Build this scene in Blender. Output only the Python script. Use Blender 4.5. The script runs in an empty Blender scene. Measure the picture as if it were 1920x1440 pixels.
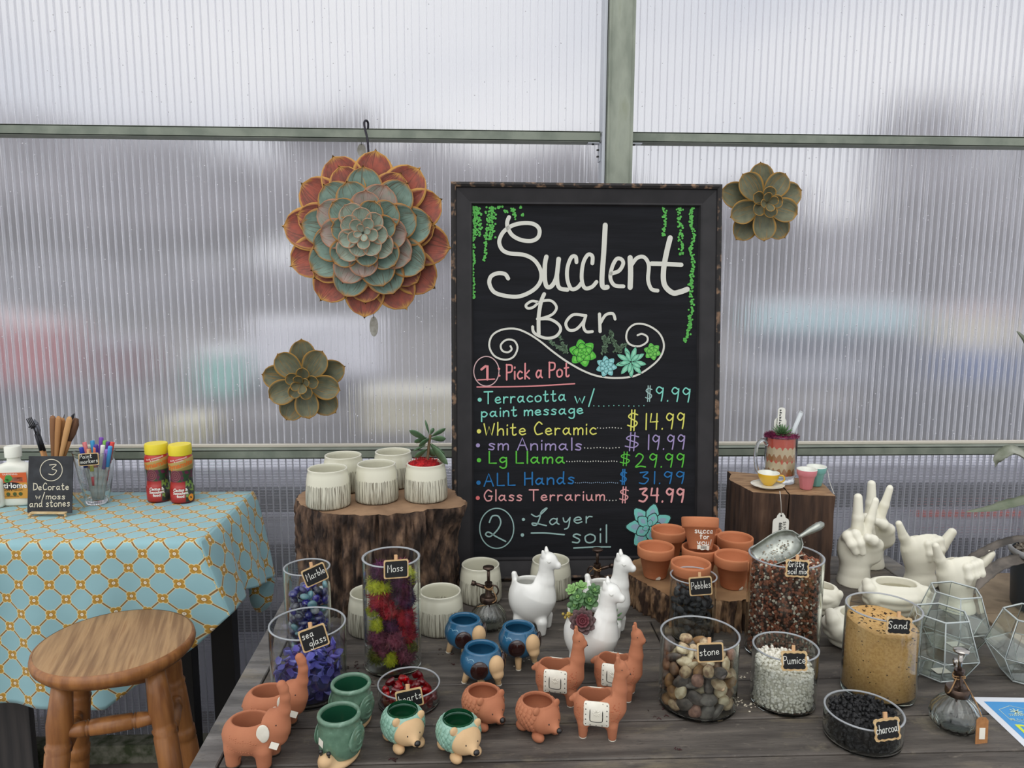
import bpy, bmesh, math, random
import numpy as np
from mathutils import Vector, Matrix, noise as mnoise

C = bpy.context.scene.collection
SC = bpy.context.scene
PI = math.pi
rnd = random.Random(7)

# ------------------------------------------------------------------ camera
PITCH, YAW, ROLL, FPX, CH = math.radians(8), math.radians(2.5), math.radians(.26), 1423.0, .7
_f = Vector((math.sin(YAW)*math.cos(PITCH), math.cos(YAW)*math.cos(PITCH), -math.sin(PITCH)))
_r = Vector((math.cos(YAW), -math.sin(YAW), 0))
_u = _r.cross(_f)
_r2 = _r*math.cos(ROLL)+_u*math.sin(ROLL)
_u2 = _r2.cross(_f)
cd = bpy.data.cameras.new('camera'); cam = bpy.data.objects.new('camera', cd); C.objects.link(cam)
cd.sensor_width = 36; cd.lens = 36*FPX/1920; cd.clip_start = .02; cd.clip_end = 300
cam.matrix_world = Matrix(((_r2.x, _u2.x, -_f.x, 0), (_r2.y, _u2.y, -_f.y, 0), (_r2.z, _u2.z, -_f.z, CH), (0, 0, 0, 1)))
SC.camera = cam

def ray(px, py): return _f+(px-960)/FPX*_r2+(720-py)/FPX*_u2
def G(px, py, z=0.0):
    d = ray(px, py); t = (z-CH)/d.z
    return Vector((d.x*t, d.y*t, z))
def V(px, py, Y):
    d = ray(px, py); t = Y/d.y
    return Vector((d.x*t, Y, CH+d.z*t))
def mpp(P):   # metres per photo pixel at a point
    return (P-Vector((0, 0, CH))).dot(_f)/FPX

# ------------------------------------------------------------------ world, sun, exposure
SC.view_settings.view_transform = 'Standard'; SC.view_settings.look = 'None'
SC.view_settings.exposure = 0.0; SC.view_settings.gamma = 1.0
SC.view_settings.use_curve_mapping = False
SC.cycles.max_bounces = 14; SC.cycles.transmission_bounces = 14; SC.cycles.transparent_max_bounces = 24
SC.cycles.diffuse_bounces = 4; SC.cycles.glossy_bounces = 5
w = bpy.data.worlds.new('overcast_sky'); SC.world = w; w.use_nodes = True
nt = w.node_tree; nt.nodes.clear()
wo = nt.nodes.new('ShaderNodeOutputWorld'); bg = nt.nodes.new('ShaderNodeBackground')
tc = nt.nodes.new('ShaderNodeTexCoord'); mp = nt.nodes.new('ShaderNodeMapping')
mp.inputs['Scale'].default_value = (2.2, 2.2, 6)
nz = nt.nodes.new('ShaderNodeTexNoise'); nz.inputs['Scale'].default_value = 1.6; nz.inputs['Detail'].default_value = 5
cr = nt.nodes.new('ShaderNodeValToRGB')
cr.color_ramp.elements[0].position = .3; cr.color_ramp.elements[0].color = (.72, .75, .82, 1)
cr.color_ramp.elements[1].position = .62; cr.color_ramp.elements[1].color = (1, 1, 1, 1)
nt.links.new(tc.outputs['Generated'], mp.inputs[0]); nt.links.new(mp.outputs[0], nz.inputs[0])
nt.links.new(nz.outputs[0], cr.inputs[0]); nt.links.new(cr.outputs[0], bg.inputs[0])
bg.inputs[1].default_value = 1.12
nt.links.new(bg.outputs[0], wo.inputs[0])
sd = bpy.data.lights.new('hazy_sun', 'SUN'); sd.energy = 1.15; sd.angle = math.radians(60); sd.color = (1, .98, .95)
so = bpy.data.objects.new('hazy_sun', sd); C.objects.link(so); so.rotation_euler = (math.radians(34), math.radians(-16), 0)

# ------------------------------------------------------------------ materials
MATS = {}
def pbr(name, c1, c2=None, scale=20, stretch=(1, 1, 1), rough=.5, bump=0, bscale=None, metal=0, coat=0,
        ramp=(.38, .62), detail=6, c3=None, spec=.5, rand=0, alpha=1, trans=0, ior=1.45, bstretch=None, dist=.002):
    if name in MATS: return MATS[name]
    m = bpy.data.materials.new(name); MATS[name] = m; m.use_nodes = True
    n = m.node_tree.nodes; L = m.node_tree.links; b = n['Principled BSDF']
    b.inputs['Roughness'].default_value = rough; b.inputs['Metallic'].default_value = metal
    b.inputs['Coat Weight'].default_value = coat; b.inputs['Coat Roughness'].default_value = .08
    b.inputs['Specular IOR Level'].default_value = spec
    b.inputs['Transmission Weight'].default_value = trans; b.inputs['IOR'].default_value = ior
    b.inputs['Base Color'].default_value = (*c1, 1)
    t = n.new('ShaderNodeTexCoord'); src = None
    if c2:
        mp = n.new('ShaderNodeMapping'); mp.inputs['Scale'].default_value = stretch
        z = n.new('ShaderNodeTexNoise'); z.inputs['Scale'].default_value = scale; z.inputs['Detail'].default_value = detail
        r = n.new('ShaderNodeValToRGB'); e = r.color_ramp.elements
        e[0].position = ramp[0]; e[0].color = (*c1, 1); e[1].position = ramp[1]; e[1].color = (*c2, 1)
        if c3:
            x = r.color_ramp.elements.new(min(.98, ramp[1]+.14)); x.color = (*c3, 1)
        L.new(t.outputs['Object'], mp.inputs[0]); L.new(mp.outputs[0], z.inputs[0]); L.new(z.outputs[0], r.inputs[0])
        src = r.outputs[0]
        L.new(src, b.inputs['Base Color'])
    if rand:
        o = n.new('ShaderNodeObjectInfo'); h = n.new('ShaderNodeHueSaturation')
        mr = n.new('ShaderNodeMapRange'); mr.inputs[3].default_value = 1-rand; mr.inputs[4].default_value = 1+rand
        L.new(o.outputs['Random'], mr.inputs[0]); L.new(mr.outputs[0], h.inputs['Value'])
        if src: L.new(src, h.inputs['Color'])
        else: h.inputs['Color'].default_value = (*c1, 1)
        L.new(h.outputs[0], b.inputs['Base Color'])
    if bump:
        mp2 = n.new('ShaderNodeMapping'); mp2.inputs['Scale'].default_value = bstretch or stretch
        z2 = n.new('ShaderNodeTexNoise'); z2.inputs['Scale'].default_value = bscale or scale; z2.inputs['Detail'].default_value = 5
        bp = n.new('ShaderNodeBump'); bp.inputs['Strength'].default_value = bump; bp.inputs['Distance'].default_value = dist
        L.new(t.outputs['Object'], mp2.inputs[0]); L.new(mp2.outputs[0], z2.inputs[0])
        L.new(z2.outputs[0], bp.inputs['Height']); L.new(bp.outputs[0], b.inputs['Normal'])
    return m
def glass(name, col=(1, 1, 1), rough=0.0, ior=1.45):
    if name in MATS: return MATS[name]
    m = bpy.data.materials.new(name); MATS[name] = m; m.use_nodes = True
    n = m.node_tree.nodes; L = m.node_tree.links; n.clear()
    o = n.new('ShaderNodeOutputMaterial'); g = n.new('ShaderNodeBsdfGlass')
    g.inputs['Color'].default_value = (*col, 1); g.inputs['Roughness'].default_value = rough; g.inputs['IOR'].default_value = ior
    L.new(g.outputs[0], o.inputs[0]); return m

# ------------------------------------------------------------------ mesh helpers
def mesh(name, v, f, smooth=True, uv=None, mi=None):
    me = bpy.data.meshes.new(name)
    me.from_pydata([tuple(map(float, p)) for p in v], [], [tuple(map(int, q)) for q in f])
    if uv is not None:
        l = me.uv_layers.new(name='UVMap')
        vi = np.empty(len(me.loops), dtype=np.int32); me.loops.foreach_get('vertex_index', vi)
        l.data.foreach_set('uv', np.asarray(uv, dtype=np.float32)[vi].ravel())
    if smooth: me.polygons.foreach_set('use_smooth', [True]*len(me.polygons))
    me.update(); return me
def link(name, me, mat=None, parent=None, loc=None, rot=None):
    o = bpy.data.objects.new(name, me); C.objects.link(o)
    if mat and not me.materials: me.materials.append(mat)
    if parent: o.parent = parent
    if loc is not None: o.location = loc
    if rot is not None: o.rotation_euler = rot
    return o
class MB:
    def __init__(s): s.v = []; s.f = []; s.uv = []
    def add(s, v, f, M=None, uv=None):
        k = len(s.v)
        if M is not None: v = [M @ Vector(p) for p in v]
        s.v.extend(v); s.f.extend([tuple(i+k for i in q) for q in f])
        s.uv.extend(uv if uv is not None else [(0, 0)]*len(v))
        return s
    def obj(s, name, mat, parent=None, smooth=True, loc=None, rot=None, auto=None, kind=None, label=None):
        me = mesh(name, s.v, s.f, smooth, s.uv)
        if auto: me.set_sharp_from_angle(angle=math.radians(auto))
        o = link(name, me, mat, parent, loc, rot)
        if kind: o['kind'] = kind
        if label: o['label'] = label
        return o
def T(x=0, y=0, z=0, rx=0, ry=0, rz=0, s=1):
    sc = Matrix.Diagonal((*(s if hasattr(s, '__len__') else (s, s, s)), 1))
    return Matrix.Translation((x, y, z)) @ Matrix.Rotation(rz, 4, 'Z') @ Matrix.Rotation(ry, 4, 'Y') @ Matrix.Rotation(rx, 4, 'X') @ sc
def lathe(prof, seg=48, fn=None):
    v = []; f = []; idx = []
    for (r, z) in prof:
        if abs(r) < 1e-7: idx.append([len(v)]*seg); v.append((0, 0, z))
        else:
            idx.append(list(range(len(v), len(v)+seg)))
            for i in range(seg):
                a = 2*PI*i/seg; rr = r if fn is None else fn(r, z, a)
                v.append((rr*math.cos(a), rr*math.sin(a), z))
    for k in range(len(prof)-1):
        A, B = idx[k], idx[k+1]
        for i in range(seg):
            j = (i+1) % seg; q = []
            for t in (A[i], A[j], B[j], B[i]):
                if t not in q: q.append(t)
            if len(q) > 2: f.append(tuple(q))
    return v, f
def tube(pts, rad, seg=10, cap=True, flat=1.0):
    pts = [Vector(p) for p in pts]; n = len(pts)
    if not hasattr(rad, '__len__'): rad = [rad]*n
    v = []; f = []; prev = None
    for i, p in enumerate(pts):
        t = (pts[min(i+1, n-1)]-pts[max(i-1, 0)]).normalized()
        if prev is None:
            a = Vector((0, 0, 1)) if abs(t.z) < .9 else Vector((1, 0, 0))
            nrm = t.cross(a).normalized()
        else: nrm = (prev-t*prev.dot(t)).normalized()
        prev = nrm; b = t.cross(nrm)
        for k in range(seg):
            an = 2*PI*k/seg; v.append(p+(nrm*math.cos(an)+b*math.sin(an)*flat)*rad[i])
    for i in range(n-1):
        for k in range(seg):
            j = (k+1) % seg; f.append((i*seg+k, i*seg+j, (i+1)*seg+j, (i+1)*seg+k))
    if cap: f.append(tuple(range(seg))[::-1]); f.append(tuple(range((n-1)*seg, n*seg)))
    return v, f
def smooth_pts(P, sub=6, closed=False):
    P = [Vector(p) for p in P]; n = len(P); out = []
    if n < 3: return P
    for i in range(n-1):
        p0 = P[max(i-1, 0)]; p1 = P[i]; p2 = P[i+1]; p3 = P[min(i+2, n-1)]
        for k in range(sub):
            t = k/sub
            out.append(.5*((2*p1)+(p2-p0)*t+(2*p0-5*p1+4*p2-p3)*t*t+(3*p1-p0-3*p2+p3)*t**3))
    out.append(P[-1]); return out
def box(cx, cy, cz, sx, sy, sz, bev=0.0):
    bm = bmesh.new(); bmesh.ops.create_cube(bm, size=1)
    for q in bm.verts: q.co = Vector((q.co.x*sx, q.co.y*sy, q.co.z*sz))
    if bev: bmesh.ops.bevel(bm, geom=list(bm.edges), offset=bev, segments=2, affect='EDGES', profile=.5)
    bm.verts.ensure_lookup_table()
    v = [q.co+Vector((cx, cy, cz)) for q in bm.verts]; f = [tuple(x.index for x in p.verts) for p in bm.faces]
    bm.free(); return v, f
def sphere(r=1, u=14, w_=9, c=(0, 0, 0), s=(1, 1, 1)):
    v, f = lathe([(0, -r)]+[(r*math.sin(PI*i/w_), -r*math.cos(PI*i/w_)) for i in range(1, w_)]+[(0, r)], u)
    return [(x*s[0]+c[0], y*s[1]+c[1], z*s[2]+c[2]) for x, y, z in v], f
def prism(poly, z0, z1):   # polygon in XY, extruded
    n = len(poly); v = [(x, y, z0) for x, y in poly]+[(x, y, z1) for x, y in poly]
    f = [tuple(range(n))[::-1], tuple(range(n, 2*n))]+[(i, (i+1) % n, n+(i+1) % n, n+i) for i in range(n)]
    return v, f
def thing(name, label, cat, loc=(0, 0, 0), rz=0, group=None):
    o = bpy.data.objects.new(name, None); C.objects.link(o); o.location = loc; o.rotation_euler = (0, 0, rz)
    o.empty_display_size = .02
    o['label'] = label; o['category'] = cat
    if group: o['group'] = group
    return o
def tag(o, label, cat, group=None):
    o['label'] = label; o['category'] = cat
    if group: o['group'] = group
    return o
def dup(root, label, loc, rz=None, group=None):
    def cp(o, par):
        c = o.copy(); C.objects.link(c)
        if par is not None: c.parent = par
        for ch in [q for q in o.children]: cp(ch, c)
        return c
    r = cp(root, None); r.location = loc; r['label'] = label
    if rz is not None: r.rotation_euler = (0, 0, rz)
    if group: r['group'] = group
    return r

# ------------------------------------------------------------------ signed distance modelling (one continuous surface)
def A3(*p): return np.array(p, dtype=float)
def ell(P, c, r, rz=0, ry=0):
    q = P-A3(*c)
    if rz:
        cs, sn = math.cos(-rz), math.sin(-rz); q = np.stack([q[:, 0]*cs-q[:, 1]*sn, q[:, 0]*sn+q[:, 1]*cs, q[:, 2]], 1)
    if ry:
        cs, sn = math.cos(-ry), math.sin(-ry); q = np.stack([q[:, 0]*cs+q[:, 2]*sn, q[:, 1], -q[:, 0]*sn+q[:, 2]*cs], 1)
    r = A3(*r); k0 = np.linalg.norm(q/r, axis=1); k1 = np.linalg.norm(q/(r*r), axis=1)+1e-9
    return k0*(k0-1)/k1
def cap(P, a, b, ra, rb=None):
    rb = ra if rb is None else rb; a = A3(*a); b = A3(*b); ba = b-a
    h = np.clip(((P-a)@ba)/(ba@ba), 0, 1)
    return np.linalg.norm(P-a-h[:, None]*ba, axis=1)-(ra+(rb-ra)*h)
def caps(P, pts, rs, k=.004):
    d = None
    for i in range(len(pts)-1):
        e = cap(P, pts[i], pts[i+1], rs[i], rs[i+1]); d = e if d is None else smin(d, e, k)
    return d
def smin(a, b, k):
    h = np.clip(.5+.5*(b-a)/k, 0, 1); return b+(a-b)*h-k*h*(1-h)
def smax(a, b, k): return -smin(-a, -b, k)
def sbox(P, c, h, r):
    q = np.abs(P-A3(*c))-A3(*h)+r
    return np.linalg.norm(np.maximum(q, 0), axis=1)+np.minimum(q.max(1), 0)-r
def ecyl(P, c, rx, ry, z0, z1, k=.002):
    q = np.sqrt(((P[:, 0]-c[0])/rx)**2+((P[:, 1]-c[1])/ry)**2)
    d = (q-1)*min(rx, ry)
    return smax(d, np.maximum(z0-P[:, 2], P[:, 2]-z1), k)
def surf(fn, lo, hi, h=.0018, proj=2):
    lo = A3(*lo); hi = A3(*hi); n = np.ceil((hi-lo)/h).astype(int)+1
    g = np.stack(np.meshgrid(*[lo[i]+h*np.arange(n[i]) for i in range(3)], indexing='ij'), -1)
    F = fn(g.reshape(-1, 3)).reshape(n); I = F < 0
    nx, ny, nz = n-1
    cs = [(0, 0, 0), (1, 0, 0), (0, 1, 0), (1, 1, 0), (0, 0, 1), (1, 0, 1), (0, 1, 1), (1, 1, 1)]
    sub = lambda A, c: A[c[0]:c[0]+nx, c[1]:c[1]+ny, c[2]:c[2]+nz]
    S = sum(sub(I, c).astype(int) for c in cs); mask = (S > 0) & (S < 8)
    acc = np.zeros((nx, ny, nz, 3)); cnt = np.zeros((nx, ny, nz))
    for a in cs:
        for ax in range(3):
            if a[ax]: continue
            b = list(a); b[ax] = 1; fa = sub(F, a); fb = sub(F, b); m = (fa < 0) != (fb < 0)
            t = np.where(m, fa/(fa-fb+1e-20), 0); cnt += m
            for k in range(3): acc[..., k] += np.where(m, a[k]+(t if k == ax else 0), 0)
    ids = -np.ones((nx, ny, nz), int); w_ = np.argwhere(mask); ids[mask] = np.arange(len(w_))
    v = lo+h*(w_+acc[mask]/cnt[mask][:, None])
    faces = []
    for ax in range(3):
        o1, o2 = [(1, 2), (2, 0), (0, 1)][ax]
        s0 = [slice(None)]*3; s1 = [slice(None)]*3; s0[ax] = slice(0, -1); s1[ax] = slice(1, None)
        ch = I[tuple(s0)] != I[tuple(s1)]
        e = np.argwhere(ch); e = e[(e[:, o1] > 0) & (e[:, o2] > 0) & (e[:, o1] < n[o1]-1) & (e[:, o2] < n[o2]-1)]
        ins = I[e[:, 0], e[:, 1], e[:, 2]]
        def at(d1, d2):
            q = e.copy(); q[:, o1] -= d1; q[:, o2] -= d2; return ids[q[:, 0], q[:, 1], q[:, 2]]
        Q = np.stack([at(1, 1), at(0, 1), at(0, 0), at(1, 0)], 1)
        Q[~ins] = Q[~ins][:, ::-1]; faces.append(Q[(Q >= 0).all(1)])
    f = np.concatenate(faces)
    for _ in range(proj):
        d = fn(v); e = h*.3
        gr = np.stack([(fn(v+A3(*(e*(k == 0), e*(k == 1), e*(k == 2))))-d)/e for k in range(3)], 1)
        st = gr*(d/np.maximum((gr**2).sum(1), .25))[:, None]
        v = v-np.clip(st, -h*.6, h*.6)
    return v.tolist(), f.tolist()
def march(fn, o, d, tmax=.2, n=160):   # first hit of a ray on an sdf
    o = A3(*o); d = A3(*d); d /= np.linalg.norm(d); t = np.linspace(0, tmax, n)
    F = fn(o+t[:, None]*d); k = np.argmax(F < 0)
    return o+d*t[k] if F[k] < 0 else None

# ------------------------------------------------------------------ writing
GL = {'a': "40,42 20,50 5,25 18,2 38,22|41,50 40,15 50,2", 'b': "6,95 5,5|5,30 22,50 42,28 25,2 6,8", 'c': "40,42 22,50 5,25 20,2 42,8",
'd': "40,42 20,50 5,25 18,2 38,22|42,98 40,15 48,2", 'e': "6,26 38,30 28,50 10,42 5,20 20,2 42,10", 'f': "40,90 28,98 18,80 16,0|!4,52 36,54",
'g': "40,42 20,50 5,28 18,8 38,22|41,48 40,-25 22,-40 6,-28", 'h': "6,98 5,0|5,25 22,48 38,40 40,0", 'i': "!8,50 8,2|!8,72 9,78",
'k': "6,98 5,0|!36,52 7,25 38,0", 'l': "!8,100 8,0", 'm': "5,50 5,0|5,30 18,50 30,40 30,0|30,30 45,50 58,40 58,0", 'n': "5,50 5,0|5,28 20,50 38,42 40,0",
'o': "24,50 5,36 8,8 24,0 42,12 42,38 24,50", 'p': "!5,50 5,-40|5,35 22,50 42,28 25,2 6,10", 'r': "!6,50 6,0|6,28 18,48 34,46",
's': "36,44 20,52 8,40 32,20 26,2 5,6", 't': "18,85 17,10 30,0 38,8|!4,55 34,57", 'u': "5,50 6,12 18,0 34,12 38,50|38,50 38,12 46,0",
'v': "!4,50 20,0 38,50", 'w': "!4,50 16,0 28,38 40,0 54,50", 'x': "!4,50 38,0|!36,50 4,0", 'y': "5,50 10,22 22,18 38,50|38,50 30,-25 12,-40",
'A': "!4,0 30,100 56,0|!14,38 46,38", 'B': "!8,100 8,0|8,98 40,85 36,55 8,52|8,52 48,42 44,6 8,0", 'C': "52,82 32,98 8,55 20,5 54,12",
'D': "!8,98 8,0|4,96 50,80 52,20 6,0", 'G': "52,84 28,98 6,50 22,2 50,10 52,42|!34,44 58,44", 'H': "!8,100 8,0|!50,100 50,0|!8,50 50,52",
'L': "!8,100 8,2 46,2", 'M': "!5,0 8,100 32,45 56,100 60,0", 'P': "!8,98 8,0|6,96 46,90 44,52 8,46", 'S': "48,88 28,100 10,80 42,38 34,4 6,10",
'T': "!2,98 60,98|!30,98 30,0", 'W': "!4,88 18,0 34,66 50,0 66,88", '1': "!16,100 14,0", '2': "6,78 22,100 44,80 30,40 4,2 30,8 56,2",
'3': "8,92 46,96 22,58 48,40 30,2 4,8", '4': "!12,98 6,46 46,48|!42,98 38,0", '9': "44,82 22,98 8,72 24,52 44,74|44,90 40,40 34,0",
'$': "44,78 24,86 10,66 42,38 30,14 6,22|!22,104 18,-6|!34,104 30,-6", '.': "!8,0 9,4", '/': "!34,110 6,-25", '!': "!8,90 8,25|!8,2 9,6",
'K': "!8,98 6,0|!46,98 10,48 50,0"}
def glyphs(text):
    """strokes of a line of handwriting, cap height 1, starting at x = 0; returns strokes and total width"""
    x = 0; out = []
    for ch in text:
        if ch == ' ': x += .32; continue
        mx = 0
        for s in GL[ch].split('|'):
            st = s.startswith('!'); p = [tuple(float(a)/100 for a in q.split(',')) for q in s.lstrip('!').split()]
            mx = max(mx, max(a for a, b in p))
            P = [(a+x, b, 0) for a, b in p]
            out.append(P if st else [tuple(q) for q in smooth_pts(P, 5)])
        x += mx+.15
    return out, x-.15
def ribbon(mb, P, wd, z=0.0, M=None):
    """flat painted stroke with round ends in the XY plane"""
    P = [Vector((p[0], p[1])) for p in P]; Q = [P[0]]
    for p in P[1:]:
        if (p-Q[-1]).length > wd*.12: Q.append(p)
    P = Q; r = wd/2
    if len(P) == 1:
        v = [(P[0].x+r*math.cos(k*PI/4), P[0].y+r*math.sin(k*PI/4), z) for k in range(8)]
        mb.add(v, [tuple(range(8))], M); return
    v = []; f = []
    for i, p in enumerate(P):
        t = (P[min(i+1, len(P)-1)]-P[max(i-1, 0)]); t = t.normalized() if t.length > 1e-9 else Vector((1, 0))
        n = Vector((-t.y, t.x))
        v += [(p.x+n.x*r, p.y+n.y*r, z), (p.x-n.x*r, p.y-n.y*r, z)]
    for i in range(len(P)-1): f.append((2*i+1, 2*i+3, 2*i+2, 2*i))
    for e, d in ((0, P[0]-P[1]), (len(P)-1, P[-1]-P[-2])):
        a0 = math.atan2(d.y, d.x)-PI/2; k0 = len(v)
        v += [(P[e].x+r*math.cos(a0+PI*k/5), P[e].y+r*math.sin(a0+PI*k/5), z) for k in range(6)]
        f.append(tuple(range(k0, k0+6)))
    mb.add(v, f, M)
def handline(mb, text, x0, y0, h, wd, width=None, slope=0, M=None, z=0.0, jitter=0):
    S, W = glyphs(text); sx = (width/(W*h)) if width else 1
    for s in S:
        ribbon(mb, [(x0+a*h*sx, y0+b*h+slope*a*h*sx, 0) for a, b, c in s], wd, z, M)
def printed(text, size, mat, parent, M, name='lettering', extr=0.0, warp=None, bold=0.0):
    cu = bpy.data.curves.new('t', 'FONT'); cu.body = text; cu.size = size; cu.align_x = 'CENTER'; cu.align_y = 'CENTER'
    cu.resolution_u = 2; cu.offset = bold
    o = bpy.data.objects.new('t', cu)
    me = bpy.data.meshes.new_from_object(o)
    v = [p.co.copy() for p in me.vertices]; f = [tuple(p.vertices) for p in me.polygons]
    bpy.data.objects.remove(o); bpy.data.curves.remove(cu); bpy.data.meshes.remove(me)
    if warp: v = [warp(p) for p in v]
    mb = MB(); mb.add(v, f, M); return mb.obj(name, mat, parent, smooth=False)
def lin(c): return tuple(((x/255)/12.92 if x <= 10 else ((x/255+.055)/1.055)**2.4) for x in c)
def S(r, g, b): return lin((r, g, b))

# ================================================================== THE SETTING
FLOOR = -.75
WALLY = 2.2
def struct(name, mb, mat, **k):
    o = mb.obj(name, mat, **k); o['kind'] = 'structure'; return o
fm = pbr('concrete_floor', S(70, 64, 58), S(112, 104, 96), scale=5, rough=.9, bump=.4, bscale=60, c3=S(90, 84, 74))
b = MB(); b.add(*box(.3, .2, FLOOR-.05, 6.4, 4.0+.0, .1)); struct('floor', b, fm, smooth=False)
gm = pbr('outdoor_gravel', S(96, 92, 90), S(138, 134, 132), scale=9, rough=.95, c3=S(112, 104, 92))
b = MB(); b.add(*box(0, 47.21, FLOOR-.1, 160, 90, .1)); g = b.obj('gravel_ground', gm, smooth=False); g['kind'] = 'structure'

def polymat(name, lower):
    m = bpy.data.materials.new(name); m.use_nodes = True; n = m.node_tree.nodes; L = m.node_tree.links; n.clear()
    o = n.new('ShaderNodeOutputMaterial'); rf = n.new('ShaderNodeBsdfRefraction'); tr = n.new('ShaderNodeBsdfTranslucent')
    gl = n.new('ShaderNodeBsdfGlossy'); mx = n.new('ShaderNodeMixShader'); m2 = n.new('ShaderNodeMixShader')
    rf.inputs['IOR'].default_value = 1.16; rf.inputs['Roughness'].default_value = .17 if lower else .33; rf.inputs['Color'].default_value = (.86, .865, .89, 1)
    tr.inputs['Color'].default_value = (.84, .845, .875, 1); gl.inputs['Roughness'].default_value = .25
    tc = n.new('ShaderNodeTexCoord'); mp = n.new('ShaderNodeMapping'); mp.inputs['Scale'].default_value = (150, 1, 1.6)
    z = n.new('ShaderNodeTexNoise'); z.inputs['Scale'].default_value = 1; z.inputs['Detail'].default_value = 4
    L.new(tc.outputs['Object'], mp.inputs[0]); L.new(mp.outputs[0], z.inputs[0])
    bp = n.new('ShaderNodeBump'); bp.inputs['Strength'].default_value = .5; bp.inputs['Distance'].default_value = .004
    h = z.outputs[0]
    if lower:
        mq = n.new('ShaderNodeMapping'); mq.inputs['Scale'].default_value = (1, 1, 1); mq.inputs['Rotation'].default_value = (PI/2, 0, 0)
        bk = n.new('ShaderNodeTexBrick'); bk.inputs['Scale'].default_value = 1; bk.inputs['Brick Width'].default_value = .0205
        bk.inputs['Row Height'].default_value = .0085; bk.inputs['Mortar Size'].default_value = .0016; bk.inputs['Mortar Smooth'].default_value = .6
        bk.inputs['Color1'].default_value = (1, 1, 1, 1); bk.inputs['Color2'].default_value = (.55, .55, .55, 1); bk.inputs['Mortar'].default_value = (0, 0, 0, 1)
        L.new(tc.outputs['Object'], mq.inputs[0]); L.new(mq.outputs[0], bk.inputs[0])
        ad = n.new('ShaderNodeMath'); ad.operation = 'MULTIPLY_ADD'; ad.inputs[1].default_value = .9
        L.new(bk.outputs[0], ad.inputs[0]); L.new(z.outputs[0], ad.inputs[2]); h = ad.outputs[0]
    L.new(h, bp.inputs['Height']); L.new(bp.outputs[0], rf.inputs['Normal']); L.new(bp.outputs[0], gl.inputs['Normal'])
    mx.inputs[0].default_value = .26 if lower else .32; L.new(rf.outputs[0], mx.inputs[1]); L.new(tr.outputs[0], mx.inputs[2])
    m2.inputs[0].default_value = .05; L.new(mx.outputs[0], m2.inputs[1]); L.new(gl.outputs[0], m2.inputs[2])
    L.new(m2.outputs[0], o.inputs[0]); return m
pm_u = polymat('fluted_polycarbonate', False); pm_l = polymat('embossed_polycarbonate', True)
rm = bpy.data.materials.new('polycarbonate_rib'); rm.use_nodes = True
_n = rm.node_tree.nodes; _n.clear(); _o = _n.new('ShaderNodeOutputMaterial'); _t = _n.new('ShaderNodeBsdfTranslucent'); _d = _n.new('ShaderNodeBsdfTransparent')
_g = _n.new('ShaderNodeBsdfDiffuse'); _m = _n.new('ShaderNodeMixShader'); _m2 = _n.new('ShaderNodeMixShader')
_t.inputs[0].default_value = (.95, .96, 1, 1); _g.inputs[0].default_value = (.9, .9, .95, 1); _m.inputs[0].default_value = .45; _m2.inputs[0].default_value = .45
rm.node_tree.links.new(_t.outputs[0], _m.inputs[1]); rm.node_tree.links.new(_g.outputs[0], _m.inputs[2])
rm.node_tree.links.new(_m.outputs[0], _m2.inputs[1]); rm.node_tree.links.new(_d.outputs[0], _m2.inputs[2])
rm.node_tree.links.new(_m2.outputs[0], _o.inputs[0])

rm2 = bpy.data.materials.new('polycarbonate_rib_lower'); rm2.use_nodes = True; _n = rm2.node_tree.nodes; _n.clear(); _o = _n.new('ShaderNodeOutputMaterial'); _d = _n.new('ShaderNodeBsdfTransparent'); _g = _n.new('ShaderNodeBsdfDiffuse'); _m2 = _n.new('ShaderNodeMixShader')
_g.inputs[0].default_value = (.42, .43, .47, 1); _m2.inputs[0].default_value = .35; rm2.node_tree.links.new(_g.outputs[0], _m2.inputs[1]); rm2.node_tree.links.new(_d.outputs[0], _m2.inputs[2]); rm2.node_tree.links.new(_m2.outputs[0], _o.inputs[0])
wall = bpy.data.objects.new('wall_back', None); C.objects.link(wall); wall['kind'] = 'structure'
ZG1, ZG2 = 1.083, .197    # the two horizontal rails
XP0, XP1 = .345, .415      # main post
X0, X1, ZT = -1.9, 2.5, 2.0
RIB = .0203
for (a, c) in ((X0, XP0+.02), (XP1-.02, X1)):
    for (z0, z1, mt) in ((ZG1, ZT, pm_u), (ZG2, ZG1, pm_u), (FLOOR+.03, ZG2, pm_l)):
        v = [(a, WALLY, z0), (c, WALLY, z0), (c, WALLY, z1), (a, WALLY, z1)]
        b = MB(); b.add(v, [(0, 1, 2, 3)]); b.obj('pane', mt, wall, smooth=False)
        b = MB(); k = math.ceil((a+.01)/RIB)
        while k*RIB < c-.005:
            x = k*RIB+rnd.uniform(-.0006, .0006); wdt = .0007+rnd.random()*.0007
            b.add([(x-wdt, WALLY-.0015, z0), (x+wdt, WALLY-.0015, z0), (x+wdt, WALLY-.0015, z1), (x-wdt, WALLY-.0015, z1)], [(0, 1, 2, 3)])
            b.add([(x, WALLY-.0016, z0), (x, WALLY+.014, z0), (x, WALLY+.014, z1), (x, WALLY-.0016, z1)], [(0, 1, 2, 3)])
            k += 1
        b.obj('rib', rm if z1 > .3 else rm2, wall, smooth=False, kind='stuff')
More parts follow.
